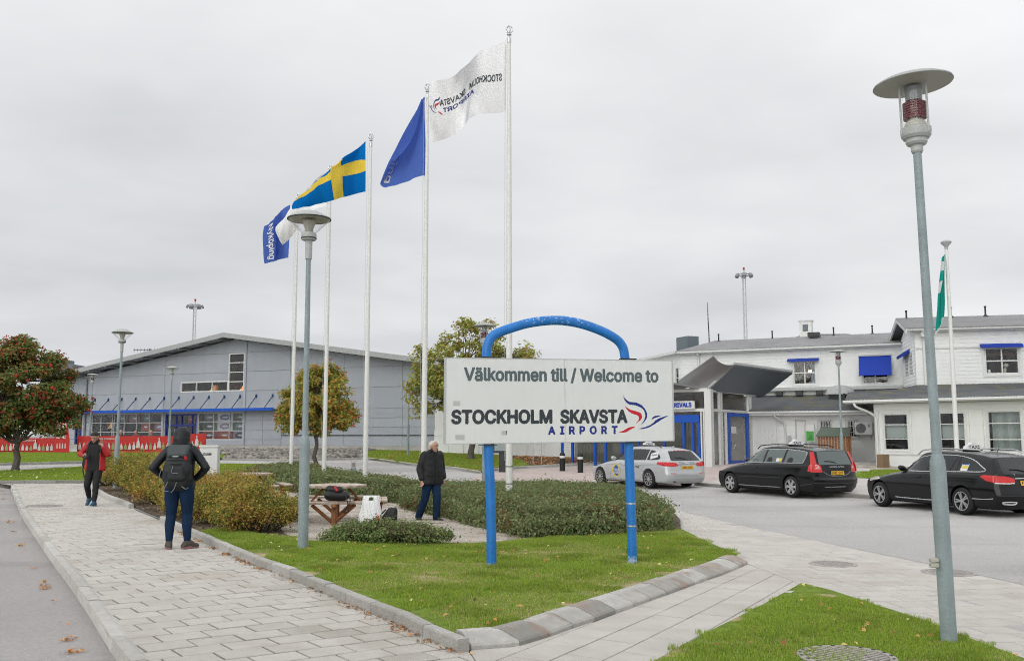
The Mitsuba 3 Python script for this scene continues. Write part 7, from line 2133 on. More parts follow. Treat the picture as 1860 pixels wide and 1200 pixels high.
for a, t in ((anL, V3(-0.35, 0.9, 0)), (anR, V3(0.75, 0.65, 0))):
    u_, s_ = shoe(a, t)
    sk = add('shoe', xf(u_, A), 'mat_shoe_brown', k, smooth=True)
    add('sole', xf(s_, A), 'mat_sole_pink', sk, smooth=True)
    add('sock', xf(soft([[(a + V3(0, 0, 0.02), 0.046), (a + V3(0, 0, 0.055), 0.046)]], 0.015, 3), A), 'mat_lamp_under', k, smooth=True)
# her backpack is worn: a thing of its own
k = thing('backpack', 'large dark grey backpack with loose straps worn by the hooded person', 'backpack')
m = soft([wide(V3(0.01, -0.20, 1.40), 0.085, 0.085) + wide(V3(0.01, -0.24, 1.16), 0.115, 0.085), wide(V3(0.01, -0.24, 1.16), 0.115, 0.085) + wide(V3(0.01, -0.22, 0.99), 0.10, 0.085)], 0.02, 6)
v = np.asarray(m.vertices).copy()
v += 0.016 * (meshkit.fbm(v * 11, 3, 2)[:, None] - 0.5)
add('pack_body', xf(TM(v, m.faces), A), 'mat_pack', k, smooth=True)
add('top_flap', xf(soft([wide(V3(0.015, -0.22, 1.495), 0.05, 0.115) + wide(V3(0.015, -0.29, 1.40), 0.045, 0.10)], 0.02, 6), A), 'mat_pack_grey', k, smooth=True)
add('front_pocket', xf(soft([wide(V3(0.02, -0.335, 1.20), 0.045, 0.07) + wide(V3(0.02, -0.33, 1.06), 0.05, 0.085)], 0.02, 6), A), 'mat_pack', k, smooth=True)
for sx in (-0.15, 0.17):
    add('side_pocket', xf(soft([[(V3(sx, -0.22, 1.22), 0.05), (V3(sx, -0.22, 1.04), 0.06)]], 0.02, 5), A), 'mat_pack', k, smooth=True)
    add('shoulder_strap', xf(tube(spline([(sx * 0.75, -0.16, 1.46), (sx * 0.8, -0.03, 1.555), (sx * 0.85, 0.09, 1.46), (sx * 0.95, 0.12, 1.25)], 4), 0.022, 8), A), 'mat_pack', k, smooth=True)
for z in (1.33, 1.27, 1.21):
    add('compression_strap', xf(tube(spline([(-0.15, -0.28, z), (0.0, -0.365, z + 0.01), (0.17, -0.28, z)], 4), 0.008, 6), A), 'mat_pack_grey', k)
for pts in ([(-0.02, -0.39, 1.24), (-0.03, -0.395, 1.14), (0.06, -0.395, 1.13)], [(-0.10, -0.33, 1.0), (-0.15, -0.34, 0.88), (-0.08, -0.35, 0.87)], [(0.03, -0.35, 1.0), (0.0, -0.36, 0.9), (-0.04, -0.36, 0.85)], [(-0.21, -0.25, 1.2), (-0.24, -0.27, 1.08), (-0.215, -0.28, 1.0)], [(0.1, -0.34, 0.94), (0.16, -0.34, 0.9), (0.2, -0.33, 0.92)]):
    add('loose_cord', xf(tube(spline(pts, 4), 0.0045, 6), A), 'mat_grey', k, smooth=True)
add('badge', xf(soft([[(V3(0.13, -0.31, 1.37), 0.022), (V3(0.14, -0.30, 1.33), 0.02)]], 0.015, 3), A), 'mat_logo_red', k, smooth=True)
add('maker_tag', xf(box((0.0, -0.349, 1.375), (0.085, 0.02, 0.014), 0.0), A), 'mat_lightgrey', k)

# ---- the man in the red jacket walking this way, looking down at his camera (turned round: his left is at the image's right)
k = thing('person', 'man in open red jacket and black trousers walking with head bent over a camera', 'person')
A = placed(-10.25, 23.25, math.radians(180 - 3))
hipL, hipR = V3(-0.095, 0.02, 0.94), V3(0.095, 0.02, 0.94)      # x negative is his left, drawn at the image's right
knL, knR = V3(-0.10, 0.12, 0.52), V3(0.14, 0.08, 0.50)
anL, anR = V3(-0.10, 0.16, 0.095), V3(0.185, -0.13, 0.17)
shL, shR = V3(-0.185, 0.0, 1.48), V3(0.185, 0.0, 1.48)
elL, elR = V3(-0.33, 0.06, 1.24), V3(0.36, 0.05, 1.25)
wrL, wrR = V3(-0.235, 0.16, 1.46), V3(0.17, 0.26, 1.22)
hc, hf, hu = V3(0.01, 0.08, 1.665), V3(0.06, 0.90, -0.42), V3(0, 0.42, 0.90)
hf /= np.linalg.norm(hf)
tor = [wide(V3(0, 0, 1.43), 0.09, 0.12) + wide(V3(0, 0.01, 1.14), 0.10, 0.075), wide(V3(0, 0.01, 1.14), 0.10, 0.075) + wide(V3(0, 0.02, 0.96), 0.10, 0.085)]
arms = limb((shL, 0.055), (elL, 0.044), (wrL, 0.030)) + limb((shR, 0.055), (elR, 0.044), (wrR, 0.030))
legs = limb((hipL, 0.085), (knL, 0.058), (anL, 0.04)) + limb((hipR, 0.085), (knR, 0.058), (anR, 0.04))
body = head_bones(hc, hf, hu) + limb((V3(0, 0.0, 1.47), 0.06), (hc - hu * 0.05 - hf * 0.02, 0.058)) + tor + arms + legs + hand(wrL, V3(0.5, -0.1, 0.75), V3(0.6, 0.6, 0), 0.9) + hand(wrR, V3(-0.85, 0.35, 0.05), V3(0, 0.2, 1), 0.6)
body += [[(anL, 0.036), (anL + V3(0, 0.13, -0.06), 0.03)], [(anR, 0.036), (anR + V3(0.01, 0.07, -0.12), 0.03)]]
add('figure', xf(soft(body, 0.02, 5), A), 'mat_skin', k, smooth=True)
face(k, hc, hf, hu, A)
add('hair', xf(soft([[(hc + hu * 0.04 - hf * 0.03, 0.097), (hc + hu * 0.055 + hf * 0.012, 0.085)], [(hc + hu * 0.01 - hf * 0.045, 0.092), (hc - hu * 0.04 - hf * 0.05, 0.07)]], 0.02, 5), A), 'mat_hair_dark', k, smooth=True)
add('shirt', xf(soft([wide(V3(0, 0.035, 1.42), 0.09, 0.10) + wide(V3(0, 0.045, 1.12), 0.11, 0.07), wide(V3(0, 0.045, 1.12), 0.11, 0.07) + wide(V3(0, 0.035, 0.90), 0.115, 0.085), limb((V3(0, 0.02, 1.48), 0.085), (V3(0, 0.045, 1.54), 0.07))[0]], 0.022, 6), A), 'mat_shirt_black', k, smooth=True)
jac = []
for sg in (-1, 1):
    jac += [[(V3(sg * 0.16, -0.01, 1.45), 0.085), (V3(sg * 0.16, 0.0, 1.15), 0.085), (V3(sg * 0.09, -0.06, 1.4), 0.09)], [(V3(sg * 0.16, 0.0, 1.15), 0.085), (V3(sg * 0.18, 0.01, 0.90), 0.085), (V3(sg * 0.08, -0.07, 0.92), 0.075)], [(V3(sg * 0.155, 0.075, 1.38), 0.032), (V3(sg * 0.175, 0.10, 0.88), 0.032), (V3(sg * 0.2, 0.0, 0.88), 0.06), (V3(sg * 0.18, 0.0, 1.4), 0.06)]]
jac += [wide(V3(0, -0.07, 1.42), 0.085, 0.10) + wide(V3(0, -0.06, 0.92), 0.08, 0.11)]
jac += limb((shL, 0.085), (elL, 0.072), (wrL + V3(-0.015, -0.01, -0.05), 0.052)) + limb((shR, 0.085), (elR, 0.072), (wrR + V3(0.045, -0.02, 0), 0.05))
m = soft(jac, 0.02, 6)
v = np.asarray(m.vertices).copy()
v += 0.016 * (meshkit.fbm(v * 12, 3, 15)[:, None] - 0.5)
v[:, 2] = np.maximum(v[:, 2], 0.845)
add('jacket', xf(TM(v, m.faces), A), 'mat_jacket_red', k, smooth=True)
add('collar', xf(cat([soft([[(V3(sg * 0.09, 0.0, 1.5), 0.035), (V3(sg * 0.085, 0.05, 1.58), 0.028)], [(V3(sg * 0.085, 0.05, 1.58), 0.028), (V3(sg * 0.10, 0.085, 1.46), 0.02)]], 0.02, 4) for sg in (-1, 1)] ), A), 'mat_shirt_black', k, smooth=True)
tr = limb((hipL, 0.115), (knL, 0.080), (anL + V3(0, 0, 0.04), 0.056)) + limb((hipR, 0.115), (knR, 0.080), (anR + V3(0, 0.01, 0.04), 0.056)) + [wide(V3(0, 0.02, 0.96), 0.12, 0.08)]
m = soft(tr, 0.022, 6)
v = np.asarray(m.vertices).copy()
v += 0.012 * (meshkit.fbm(v * 13, 3, 25)[:, None] - 0.5)
add('trousers', xf(TM(v, m.faces), A), 'mat_trousers_black', k, smooth=True)
u_, s_ = shoe(anL, V3(-0.1, 1, 0))
sk = add('shoe', xf(u_, A), 'mat_shoe_blue', k, smooth=True)
add('sole', xf(s_, A), 'mat_lightgrey', sk, smooth=True)
u_, s_ = shoe(V3(0, 0, 0), V3(0, 1, 0))
Rt = trimesh.transformations.rotation_matrix(math.radians(-38), [1, 0, 0])
Rt[:3, 3] = anR
sk = add('shoe', xf(u_, A @ Rt), 'mat_shoe_blue', k, smooth=True)
add('sole', xf(s_, A @ Rt), 'mat_lightgrey', sk, smooth=True)
k = thing('camera', 'black camera held by the man in the red jacket', 'camera')
cm = V3(0.075, 0.30, 1.19)
add('camera_body', xf(box(cm, (0.13, 0.06, 0.09), 0.1, 0.012), A), 'mat_black', k)
add('lens', xf(tube([cm + V3(0, 0.03, -0.01), cm + V3(0.0, 0.11, -0.05)], [0.034, 0.036], 16), A), 'mat_dark', k, smooth=40)
add('prism', xf(box(cm + V3(0, 0, 0.055), (0.05, 0.05, 0.035), 0.1, 0.01), A), 'mat_black', k)
add('dial', xf(box(cm + V3(0.04, 0, 0.05), (0.018, 0.018, 0.014)), A), 'mat_lightgrey', k)
k = thing('shoulder_bag', 'black rucksack carried behind the right arm of the man in red', 'bag')
add('bag_body', xf(soft([[(V3(0.30, -0.16, 1.13), 0.10), (V3(0.33, -0.16, 0.99), 0.085)], [(V3(0.16, -0.19, 1.35), 0.11), (V3(0.22, -0.19, 1.05), 0.11)]], 0.025, 5), A), 'mat_pack', k, smooth=True)
for pts in ([(0.13, -0.10, 1.52), (0.135, 0.04, 1.555), (0.15, 0.105, 1.42), (0.19, 0.10, 1.2)], [(-0.13, -0.10, 1.52), (-0.135, 0.04, 1.555), (-0.16, 0.11, 1.42), (-0.19, 0.09, 1.2)]):
    add('shoulder_strap', xf(tube(spline(pts, 5), 0.022, 8), A), 'mat_pack', k, smooth=True)
add('hanging_strap', xf(tube(spline([(0.34, -0.12, 1.03), (0.36, -0.1, 0.86), (0.28, -0.06, 0.66), (0.22, -0.05, 0.48), (0.27, -0.06, 0.46)], 5), 0.014, 6), A), 'mat_pack', k, smooth=True)

# ---- the older man in the black winter coat, turned to the right, looking right
k = thing('person', 'white haired man in black winter coat and blue jeans looking to the right', 'person')
A = placed(-1.74, 20.55, math.radians(180 + 38))
hipL, hipR = V3(-0.09, 0.0, 0.92), V3(0.09, 0.0, 0.92)
knL, knR = V3(-0.07, 0.10, 0.50), V3(0.14, -0.05, 0.50)
anL, anR = V3(-0.055, 0.11, 0.095), V3(0.20, -0.20, 0.095)
shL, shR = V3(-0.19, 0.0, 1.42), V3(0.19, 0.0, 1.42)
elL, elR = V3(-0.27, -0.04, 1.13), V3(0.27, -0.05, 1.13)
wrL, wrR = V3(-0.26, 0.06, 0.89), V3(0.27, 0.02, 0.87)
hc = V3(0.0, 0.06, 1.615)
ya = math.radians(20)
hf, hu = V3(-math.sin(ya) * 1.0, math.cos(ya), 0.02) * -1 * -1, V3(0, 0.05, 0.998)
hf /= np.linalg.norm(hf)
tor = [wide(V3(0, 0, 1.38), 0.095, 0.12) + wide(V3(0, 0.02, 1.10), 0.115, 0.08), wide(V3(0, 0.02, 1.10), 0.115, 0.08) + wide(V3(0, 0.01, 0.93), 0.11, 0.085)]
arms = limb((shL, 0.055), (elL, 0.045), (wrL, 0.031)) + limb((shR, 0.055), (elR, 0.045), (wrR, 0.031))
legs = limb((hipL, 0.088), (knL, 0.06), (anL, 0.042)) + limb((hipR, 0.088), (knR, 0.06), (anR, 0.042))
body = head_bones(hc, hf, hu) + limb((V3(0, 0.0, 1.42), 0.066), (hc - hu * 0.06, 0.062)) + tor + arms + legs + hand(wrL, V3(0.05, 0.25, -1), V3(0.3, 1, 0), 0.7) + hand(wrR, V3(0.05, 0.2, -1), V3(-0.2, 1, 0), 0.7)
body += [[(anL, 0.036), (anL + V3(-0.04, 0.13, -0.06), 0.03)], [(anR, 0.036), (anR + V3(0.03, 0.13, -0.06), 0.03)]]
add('figure', xf(soft(body, 0.02, 5), A), 'mat_skin', k, smooth=True)
face(k, hc, hf, hu, A)
add('hair', xf(soft([[(hc + hu * 0.028 - hf * 0.034, 0.094), (hc + hu * 0.04 - hf * 0.005, 0.087)], [(hc - hf * 0.05 - hu * 0.0, 0.085), (hc - hf * 0.05 - hu * 0.05, 0.068)]], 0.02, 4), A), 'mat_hair_white', k, smooth=True)
co = [wide(V3(0, -0.005, 1.39), 0.115, 0.145) + wide(V3(0, 0.02, 1.10), 0.145, 0.10), wide(V3(0, 0.02, 1.10), 0.145, 0.10) + wide(V3(0, 0.01, 0.84), 0.145, 0.125)]
co += limb((shL, 0.098), (elL, 0.088), (wrL + V3(0, 0, 0.07), 0.068)) + limb((shR, 0.098), (elR, 0.088), (wrR + V3(0, 0, 0.07), 0.068)) + [[(V3(0, 0.0, 1.42), 0.11), (V3(0, 0.015, 1.50), 0.095)]]
m = soft(co, 0.022, 6)
v = np.asarray(m.vertices).copy()
v += 0.022 * (meshkit.fbm(v * np.array([8, 8, 12.0]), 3, 35)[:, None] - 0.5)
v[:, 2] = np.maximum(v[:, 2], 0.80)
ck = add('coat', xf(TM(v, m.faces), A), 'mat_coat_black', k, smooth=True)
add('zip_flap', xf(box((-0.01, 0.168, 1.12), (0.035, 0.02, 0.6), 0.0, 0.006), A), 'mat_coat_black', ck)
for sg in (-1, 1):
    add('pocket_flap', xf(box((sg * 0.14, 0.145, 1.0), (0.16, 0.03, 0.05), -sg * 0.25, 0.01), A), 'mat_coat_black', ck)
add('collar', xf(soft([[(V3(-0.075, 0.03, 1.48), 0.04), (V3(-0.07, 0.08, 1.535), 0.03)], [(V3(0.075, 0.03, 1.48), 0.04), (V3(0.07, 0.08, 1.535), 0.03)], [(V3(-0.06, -0.04, 1.49), 0.045), (V3(0.06, -0.04, 1.49), 0.045)]], 0.02, 4), A), 'mat_coat_black', ck, smooth=True)
tr = limb((hipL, 0.118), (knL, 0.088), (anL + V3(0, 0, 0.01), 0.078)) + limb((hipR, 0.118), (knR, 0.088), (anR + V3(0, 0, 0.01), 0.078)) + [wide(V3(0, 0.01, 0.95), 0.125, 0.08)]
m = soft(tr, 0.022, 6)
v = np.asarray(m.vertices).copy()
v += 0.016 * (meshkit.fbm(v * 12, 3, 45)[:, None] - 0.5)
add('jeans', xf(TM(v, m.faces), A), 'mat_jeans', k, smooth=True)
for a, t in ((anL, V3(-0.35, 1, 0)), (anR, V3(0.25, 1, 0))):
    u_, s_ = shoe(a, t)
    sk = add('shoe', xf(u_, A), 'mat_black', k, smooth=True)
    add('sole', xf(s_, A), 'mat_dark', sk, smooth=True)

# ---- three people sitting on the terrace behind the banner: heads and shoulders show
for i, (x, y, col, hair, lab) in enumerate(((-25.1, 60.4, (0.03, 0.03, 0.035), 'mat_hair_white', 'person in dark coat sitting behind the red banner, left one of three'),
                                            (-24.3, 60.9, (0.30, 0.05, 0.05), 'mat_hair_dark', 'person in red top sitting behind the red banner, middle one of three'),
                                            (-23.1, 60.3, (0.10, 0.09, 0.075), plain('mat_hair_fair', (0.42, 0.32, 0.19), 0.6), 'fair haired person sitting behind the red banner nearest the hooded woman'))):
    k = thing('person', lab, 'person')
    A = placed(x, y, math.radians(200 - 40 * i), 0.05)
    hc = V3(0, 0.03, 1.27)
    b = head_bones(hc, V3(0, 1, 0), V3(0, 0, 1)) + limb((V3(0, 0, 1.05), 0.06), (hc - V3(0, 0, 0.06), 0.055)) + [wide(V3(0, 0, 1.0), 0.09, 0.13) + wide(V3(0, 0, 0.55), 0.12, 0.08)]
    b += limb((V3(-0.19, 0, 1.0), 0.055), (V3(-0.25, 0.08, 0.74), 0.045), (V3(-0.12, 0.3, 0.72), 0.03)) + limb((V3(0.19, 0, 1.0), 0.055), (V3(0.25, 0.08, 0.74), 0.045), (V3(0.12, 0.3, 0.72), 0.03))
    b += limb((V3(-0.1, 0, 0.5), 0.085), (V3(-0.12, 0.42, 0.5), 0.06), (V3(-0.12, 0.42, 0.08), 0.04)) + limb((V3(0.1, 0, 0.5), 0.085), (V3(0.12, 0.42, 0.5), 0.06), (V3(0.12, 0.42, 0.08), 0.04))
    b += hand(V3(-0.12, 0.3, 0.72), V3(0.3, 1, 0), V3(1, 0, 0)) + hand(V3(0.12, 0.3, 0.72), V3(-0.3, 1, 0), V3(-1, 0, 0))
    add('figure', xf(soft(b, 0.03, 4), A), 'mat_skin', k, smooth=True)
    add('hair', xf(soft([[(hc + V3(0, -0.03, 0.05), 0.09), (hc + V3(0, -0.05, -0.02), 0.085)]], 0.03, 3), A), hair, k, smooth=True)
    add('coat', xf(soft([wide(V3(0, 0, 1.0), 0.115, 0.15) + wide(V3(0, 0, 0.55), 0.15, 0.1)] + limb((V3(-0.19, 0, 1.0), 0.085), (V3(-0.25, 0.08, 0.74), 0.07), (V3(-0.14, 0.26, 0.72), 0.05)) + limb((V3(0.19, 0, 1.0), 0.085), (V3(0.25, 0.08, 0.74), 0.07), (V3(0.14, 0.26, 0.72), 0.05)), 0.03, 4), A), plain(f'mat_guest_coat_{i}', col, 0.8), k, smooth=True)
    c = thing('chair', ['terrace chair of the left person behind the banner', 'terrace chair of the middle person behind the banner', 'terrace chair of the fair haired person behind the banner'][i], 'chair')
    add('seat', xf(box((0, 0.12, 0.38), (0.46, 0.46, 0.04), bev=0.01), A), 'mat_wood', c)
    add('backrest', xf(box((0, -0.2, 0.62), (0.44, 0.04, 0.44), bev=0.01), A), 'mat_wood', c)
    for sx in (-0.19, 0.19):
        for sy in (-0.06, 0.30):
            add('leg', xf(box((sx, sy, 0.17), (0.04, 0.04, 0.44)), A), 'mat_dark', c)
# ================================================================ plants
def leaves(P, N, size, col, aspect=1.7, fold=0.25, seed=0):
    """Leaf-sized faces at P, facing N (jittered); each a folded kite of two triangles; colours per leaf."""
    r = np.random.default_rng(seed)
    n = len(P)
    N = N + r.normal(0, 0.55, (n, 3))
    N /= np.linalg.norm(N, axis=1, keepdims=True) + 1e-9
    a = np.cross(N, r.normal(0, 1, (n, 3)))
    a /= np.linalg.norm(a, axis=1, keepdims=True) + 1e-9
    b = np.cross(N, a)
    s = (np.broadcast_to(size, (n,)) * r.uniform(0.7, 1.3, n))[:, None]
    tip, base = P + a * s * 0.5 * aspect, P - a * s * 0.5 * aspect
    l, q = P + b * s * 0.5 + N * s * fold * 0.5, P - b * s * 0.5 + N * s * fold * 0.5
    V = np.stack([base, q, tip, l], 1).reshape(-1, 3)
    i = np.arange(n)[:, None] * 4
    F = np.vstack([i + [[0, 1, 2]], i + [[0, 2, 3]]])
    return TM(V, F), np.repeat(col, 4, axis=0)


def pick(cols, w, n, r, var=0.22):
    c = np.array(cols)[r.choice(len(cols), n, p=np.array(w) / np.sum(w))]
    return np.clip(2.3 * c * r.uniform(1 - var, 1 + var, (n, 1)) * r.uniform(0.93, 1.07, (n, 3)), 0.002, 0.9)


def branch_tube(p0, p1, r0, r1, r, sag=0.1, n=6):
    d = np.linalg.norm(p1 - p0)
    pts = [p0 + (p1 - p0) * t + r.normal(0, 0.035 * d, 3) * (0 < t < 1) + np.array([0, 0, sag * d * t * (1 - t)]) for t in np.linspace(0, 1, 5)]
    pts = spline(pts, 2)
    return tube(pts, np.linspace(r0, r1, len(pts)), n), pts


def tree(key, lab, x, y, trunk_h, trunk_r, crown, nclump, nleaf, size, cols, w, seed, berries=None, lean=(0, 0), gaps=1.0, clump_r=0.5, cat_='tree', shell=0.62):
    """crown: list of (centre offset, radii) ellipsoids that the clumps fill."""
    r = np.random.default_rng(seed)
    k = thing(key, lab, cat_)
    z0 = gz(x, y) + 0.05
    base = np.array([x, y, z0])
    fork = base + [lean[0], lean[1], trunk_h]
    tt, pts = branch_tube(base - [0, 0, 0.15], fork, trunk_r * 1.15, trunk_r * 0.75, r, 0.02, 12)
    v = np.asarray(tt.vertices).copy()
    flare = np.clip(1 - (v[:, 2] - z0) / 0.25, 0, 1) ** 2 * 0.45
    v[:, :2] = base[:2] + (v[:, :2] - base[:2]) * (1 + flare[:, None])
    add('trunk', TM(v, tt.faces), 'mat_bark', k, smooth=50)
    C = []
    for c, R in crown:
        c, R = np.array(c) + base, np.array(R)
        m = max(4, int(nclump * np.prod(R) ** 0.67 / sum(np.prod(q) ** 0.67 for _, q in crown)))
        u = r.normal(0, 1, (m, 3))
        u /= np.linalg.norm(u, axis=1, keepdims=True)
        C.append(c + u * R * (r.uniform(shell ** 3, 1, (m, 1)) ** (1 / 3)))
    C = np.vstack(C)
    limbs = []
    o = np.argsort(r.random(len(C)))
    mains = C[o[:9]]
    ml = []
    for p in mains:
        q = fork + (p - fork) * 0.62
        t_, pt = branch_tube(fork + r.normal(0, 0.03, 3), q, trunk_r * 0.5, trunk_r * 0.2, r, 0.12, 7)
        limbs.append(t_)
        ml += [pt[len(pt) // 2], pt[-1]]
    ml = np.array(ml)
    for p in C[o[9:]]:
        j = np.argmin(((ml - p) ** 2).sum(1))
        t_, _ = branch_tube(ml[j], p, trunk_r * 0.16, 0.012, r, 0.05, 4)
        limbs.append(t_)
    add('limb', cat(limbs), 'mat_bark', k, smooth=50, kind='stuff')
    per = nleaf // len(C)
    P, N, tint = [], [], []
    cr = np.array([c for c, _ in crown]).mean(0) + base
    for p in C:
        m = int(per * r.uniform(0.55, 1.45))
        q = r.normal(0, 1, (m, 3))
        q /= np.linalg.norm(q, axis=1, keepdims=True)
        rad = clump_r * r.uniform(0.65, 1.3)
        off = q * rad * (r.random((m, 1)) ** 0.45) * np.array([1, 1, 0.75])
        P.append(p + off)
        N.append(q * 0.5 + (p - cr) / (np.linalg.norm(p - cr) + 1e-6) * 0.4 + [0, 0, 0.75])
        tint.append(np.full(m, r.random()))
    P, N, tint = np.vstack(P), np.vstack(N), np.concatenate(tint)
    col = pick(cols, w, len(P), r)
    alt = pick(cols[::-1], np.array(w[::-1]) ** 0.6, len(P), r)
    col = np.where((tint > 0.66)[:, None] & (r.random(len(P)) < 0.45)[:, None], alt, col)
    m, vc = leaves(P, N, size, col, seed=seed + 1)
    add('crown', m, 'mat_leaf', k, color=vc, kind='stuff')
    if berries:
        nb, bc, br = berries
        S = []
        ico = trimesh.creation.icosphere(subdivisions=0, radius=1.0)
        sel = P[r.choice(len(P), nb)]
        out_ = (sel - cr)
        sel = sel + out_ / np.linalg.norm(out_, axis=1, keepdims=True) * r.uniform(0.02, 0.14, (nb, 1))
        V, F = [], []
        n0 = 0
        iv, if_ = np.asarray(ico.vertices), np.asarray(ico.faces)
        colb = []
        for p in sel:
            q = r.integers(5, 10)
            cc = np.clip(np.array(bc) * r.uniform(0.7, 1.25), 0, 1)
            for _ in range(q):
                V.append(iv * br * r.uniform(0.7, 1.2) + p + r.normal(0, br * 1.9, 3) * [1, 1, 0.55])
                F.append(if_ + n0)
                n0 += len(iv)
                colb.append(np.tile(cc, (len(iv), 1)))
        add('berry_cluster', TM(np.vstack(V), np.vstack(F)), 'mat_vcol', k, color=np.vstack(colb), kind='stuff')
    return k


GREEN_R, OLIVE_R = (0.045, 0.085, 0.022), (0.085, 0.115, 0.028)
tree('berry_tree', 'rowan tree heavy with red berries on the grass at the left edge', -19.9, 37.95, 1.15, 0.13,
     [((0.1, 0, 3.4), (2.0, 1.9, 1.75)), ((1.5, -0.2, 2.5), (1.15, 1.1, 0.95)), ((-1.5, 0, 2.8), (1.5, 1.4, 1.3)), ((0.1, 0, 2.1), (1.5, 1.3, 0.7)), ((0.35, 0, 4.75), (0.95, 0.9, 0.65)), ((-0.6, 0, 4.6), (1.0, 1.0, 0.6))],
     190, 40000, 0.085, [(0.06, 0.095, 0.028), (0.10, 0.115, 0.034), (0.17, 0.095, 0.04), (0.05, 0.08, 0.026), (0.15, 0.06, 0.035)], [3.6, 3, 1.8, 1.6, 1.0], 11, berries=(900, (0.44, 0.04, 0.035), 0.027), clump_r=0.46)
tree('rowan_tree', 'round autumn rowan with orange leaves before the grey hall, between two flagpoles', -8.75, 42.0, 1.55, 0.10,
     [((0.15, 0, 3.2), (1.55, 1.5, 1.45)), ((0.1, 0, 4.15), (0.95, 0.9, 0.75)), ((-0.9, 0, 2.5), (1.0, 0.9, 0.8)), ((0.85, 0, 2.5), (1.0, 0.9, 0.75))],
     150, 21000, 0.085, [(0.15, 0.17, 0.038), (0.27, 0.155, 0.04), (0.30, 0.115, 0.035), (0.24, 0.205, 0.055), (0.085, 0.12, 0.032)], [4.2, 2.2, 1.0, 2.6, 2.6], 21, berries=(110, (0.38, 0.07, 0.025), 0.03), clump_r=0.38)
tree('maple_tree', 'thin leaved autumn tree with olive and yellow leaves behind the left end of the board', -2.15, 51.0, 2.1, 0.16,
     [((-0.6, 0, 4.9), (2.7, 2.4, 2.0)), ((-2.3, 0, 3.5), (1.6, 1.4, 1.2)), ((0.2, 0, 6.5), (1.9, 1.6, 1.2)), ((2.0, 0, 5.3), (1.6, 1.4, 1.2)), ((1.4, 0, 3.5), (1.6, 1.4, 1.0))],
     150, 12500, 0.12, [(0.17, 0.19, 0.045), (0.22, 0.195, 0.055), (0.20, 0.125, 0.05), (0.11, 0.135, 0.032)], [4, 2.4, 1.3, 2.5], 31, clump_r=0.55, shell=0.35)


def bush(key, lab, group, x, y, rx, ry, h, n, size, cols, w, seed, twigs=60, spiky=0.35, droop=0.0, cat_='shrub'):
    """A shrub of upright twigs clothed in small leaves."""
    r = np.random.default_rng(seed)
    k = thing(key, lab, cat_, group)
    z0 = gz(x, y) + 0.03
    tw, P, N = [], [], []
    per = n // twigs
    for i in range(twigs):
        a, q = r.uniform(0, 2 * PI), math.sqrt(r.uniform(0, 1))
        dx, dy = rx * q * math.cos(a), ry * q * math.sin(a)
        top = np.array([x + dx * 1.05, y + dy * 1.05, z0 + h * (1 - 0.55 * q * q) * r.uniform(0.72, 1.12)])
        b0 = np.array([x + dx * 0.35, y + dy * 0.35, z0 - 0.03])
        mid = (b0 + top) / 2 + np.array([dx * 0.22, dy * 0.22, 0.05]) + r.normal(0, 0.03, 3)
        pts = spline([b0, mid, top + [dx * droop, dy * droop, -droop * 0.2]], 5)
        tw.append(tube(pts, np.linspace(0.010, 0.003, len(pts)), 4, caps=False))
        t = r.uniform(0.22, 1.0, per) ** 0.75 * (len(pts) - 1)
        j = np.minimum(t.astype(int), len(pts) - 2)
        p = pts[j] + (pts[j + 1] - pts[j]) * (t - j)[:, None]
        spread = spiky * (0.10 + 0.13 * (1 - t / (len(pts) - 1)))
        u = r.normal(0, 1, (per, 3))
        P.append(p + u * spread[:, None] * [1, 1, 0.8])
        N.append(u * 0.8 + [0, 0, 0.6])
    P, N = np.vstack(P), np.vstack(N)
    P[:, 2] = np.maximum(P[:, 2], z0)
    hue = meshkit.fbm(P * 2.2 + seed, 3, seed)
    col = pick(cols, w, len(P), r)
    ci = np.clip(((hue - 0.3) / 0.4 * len(cols)).astype(int), 0, len(cols) - 1)
    col = np.where((r.random(len(P)) < 0.55)[:, None], 1.9 * np.array(cols)[ci] * r.uniform(0.75, 1.25, (len(P), 1)), col)
    add('twig', cat(tw), 'mat_bark', k, kind='stuff')
    m, vc = leaves(P, N, size, col, 1.9, seed=seed + 3)
    add('foliage', m, 'mat_leaf', k, color=vc, kind='stuff')
    return k


YB = [(0.25, 0.145, 0.05), (0.23, 0.175, 0.045), (0.165, 0.16, 0.04), (0.085, 0.11, 0.03), (0.26, 0.195, 0.05)]
SH = [(-4.55, 16.95, 0.78, 0.72, 0.98, 'yellow brown shrub at the lawn end of the shrub row, nearest the hooded lamp'), (-5.5, 18.5, 0.85, 0.8, 1.0, 'yellow brown shrub behind the legs of the hooded woman, right side'),
      (-6.5, 19.9, 0.75, 0.8, 0.98, 'orange brown shrub just left of the hooded woman'), (-7.5, 21.9, 0.85, 0.85, 1.05, 'yellow green shrub between the two walkers, nearer one'),
      (-8.6, 23.9, 0.95, 0.95, 1.22, 'rusty orange shrub between the two walkers, farther one'), (-9.9, 26.6, 1.0, 0.95, 1.28, 'tall green yellow shrub below the cone lamp behind the red jacket'),
      (-11.4, 29.0, 1.0, 1.0, 1.3, 'olive shrub around the foot of the second cone lamp'), (-13.3, 31.6, 0.8, 0.8, 1.1, 'olive brown shrub behind the man in red at the path end'), (-6.2, 20.9, 0.8, 0.75, 0.95, 'yellow brown shrub behind the shrub row in front of the white cabinet')]
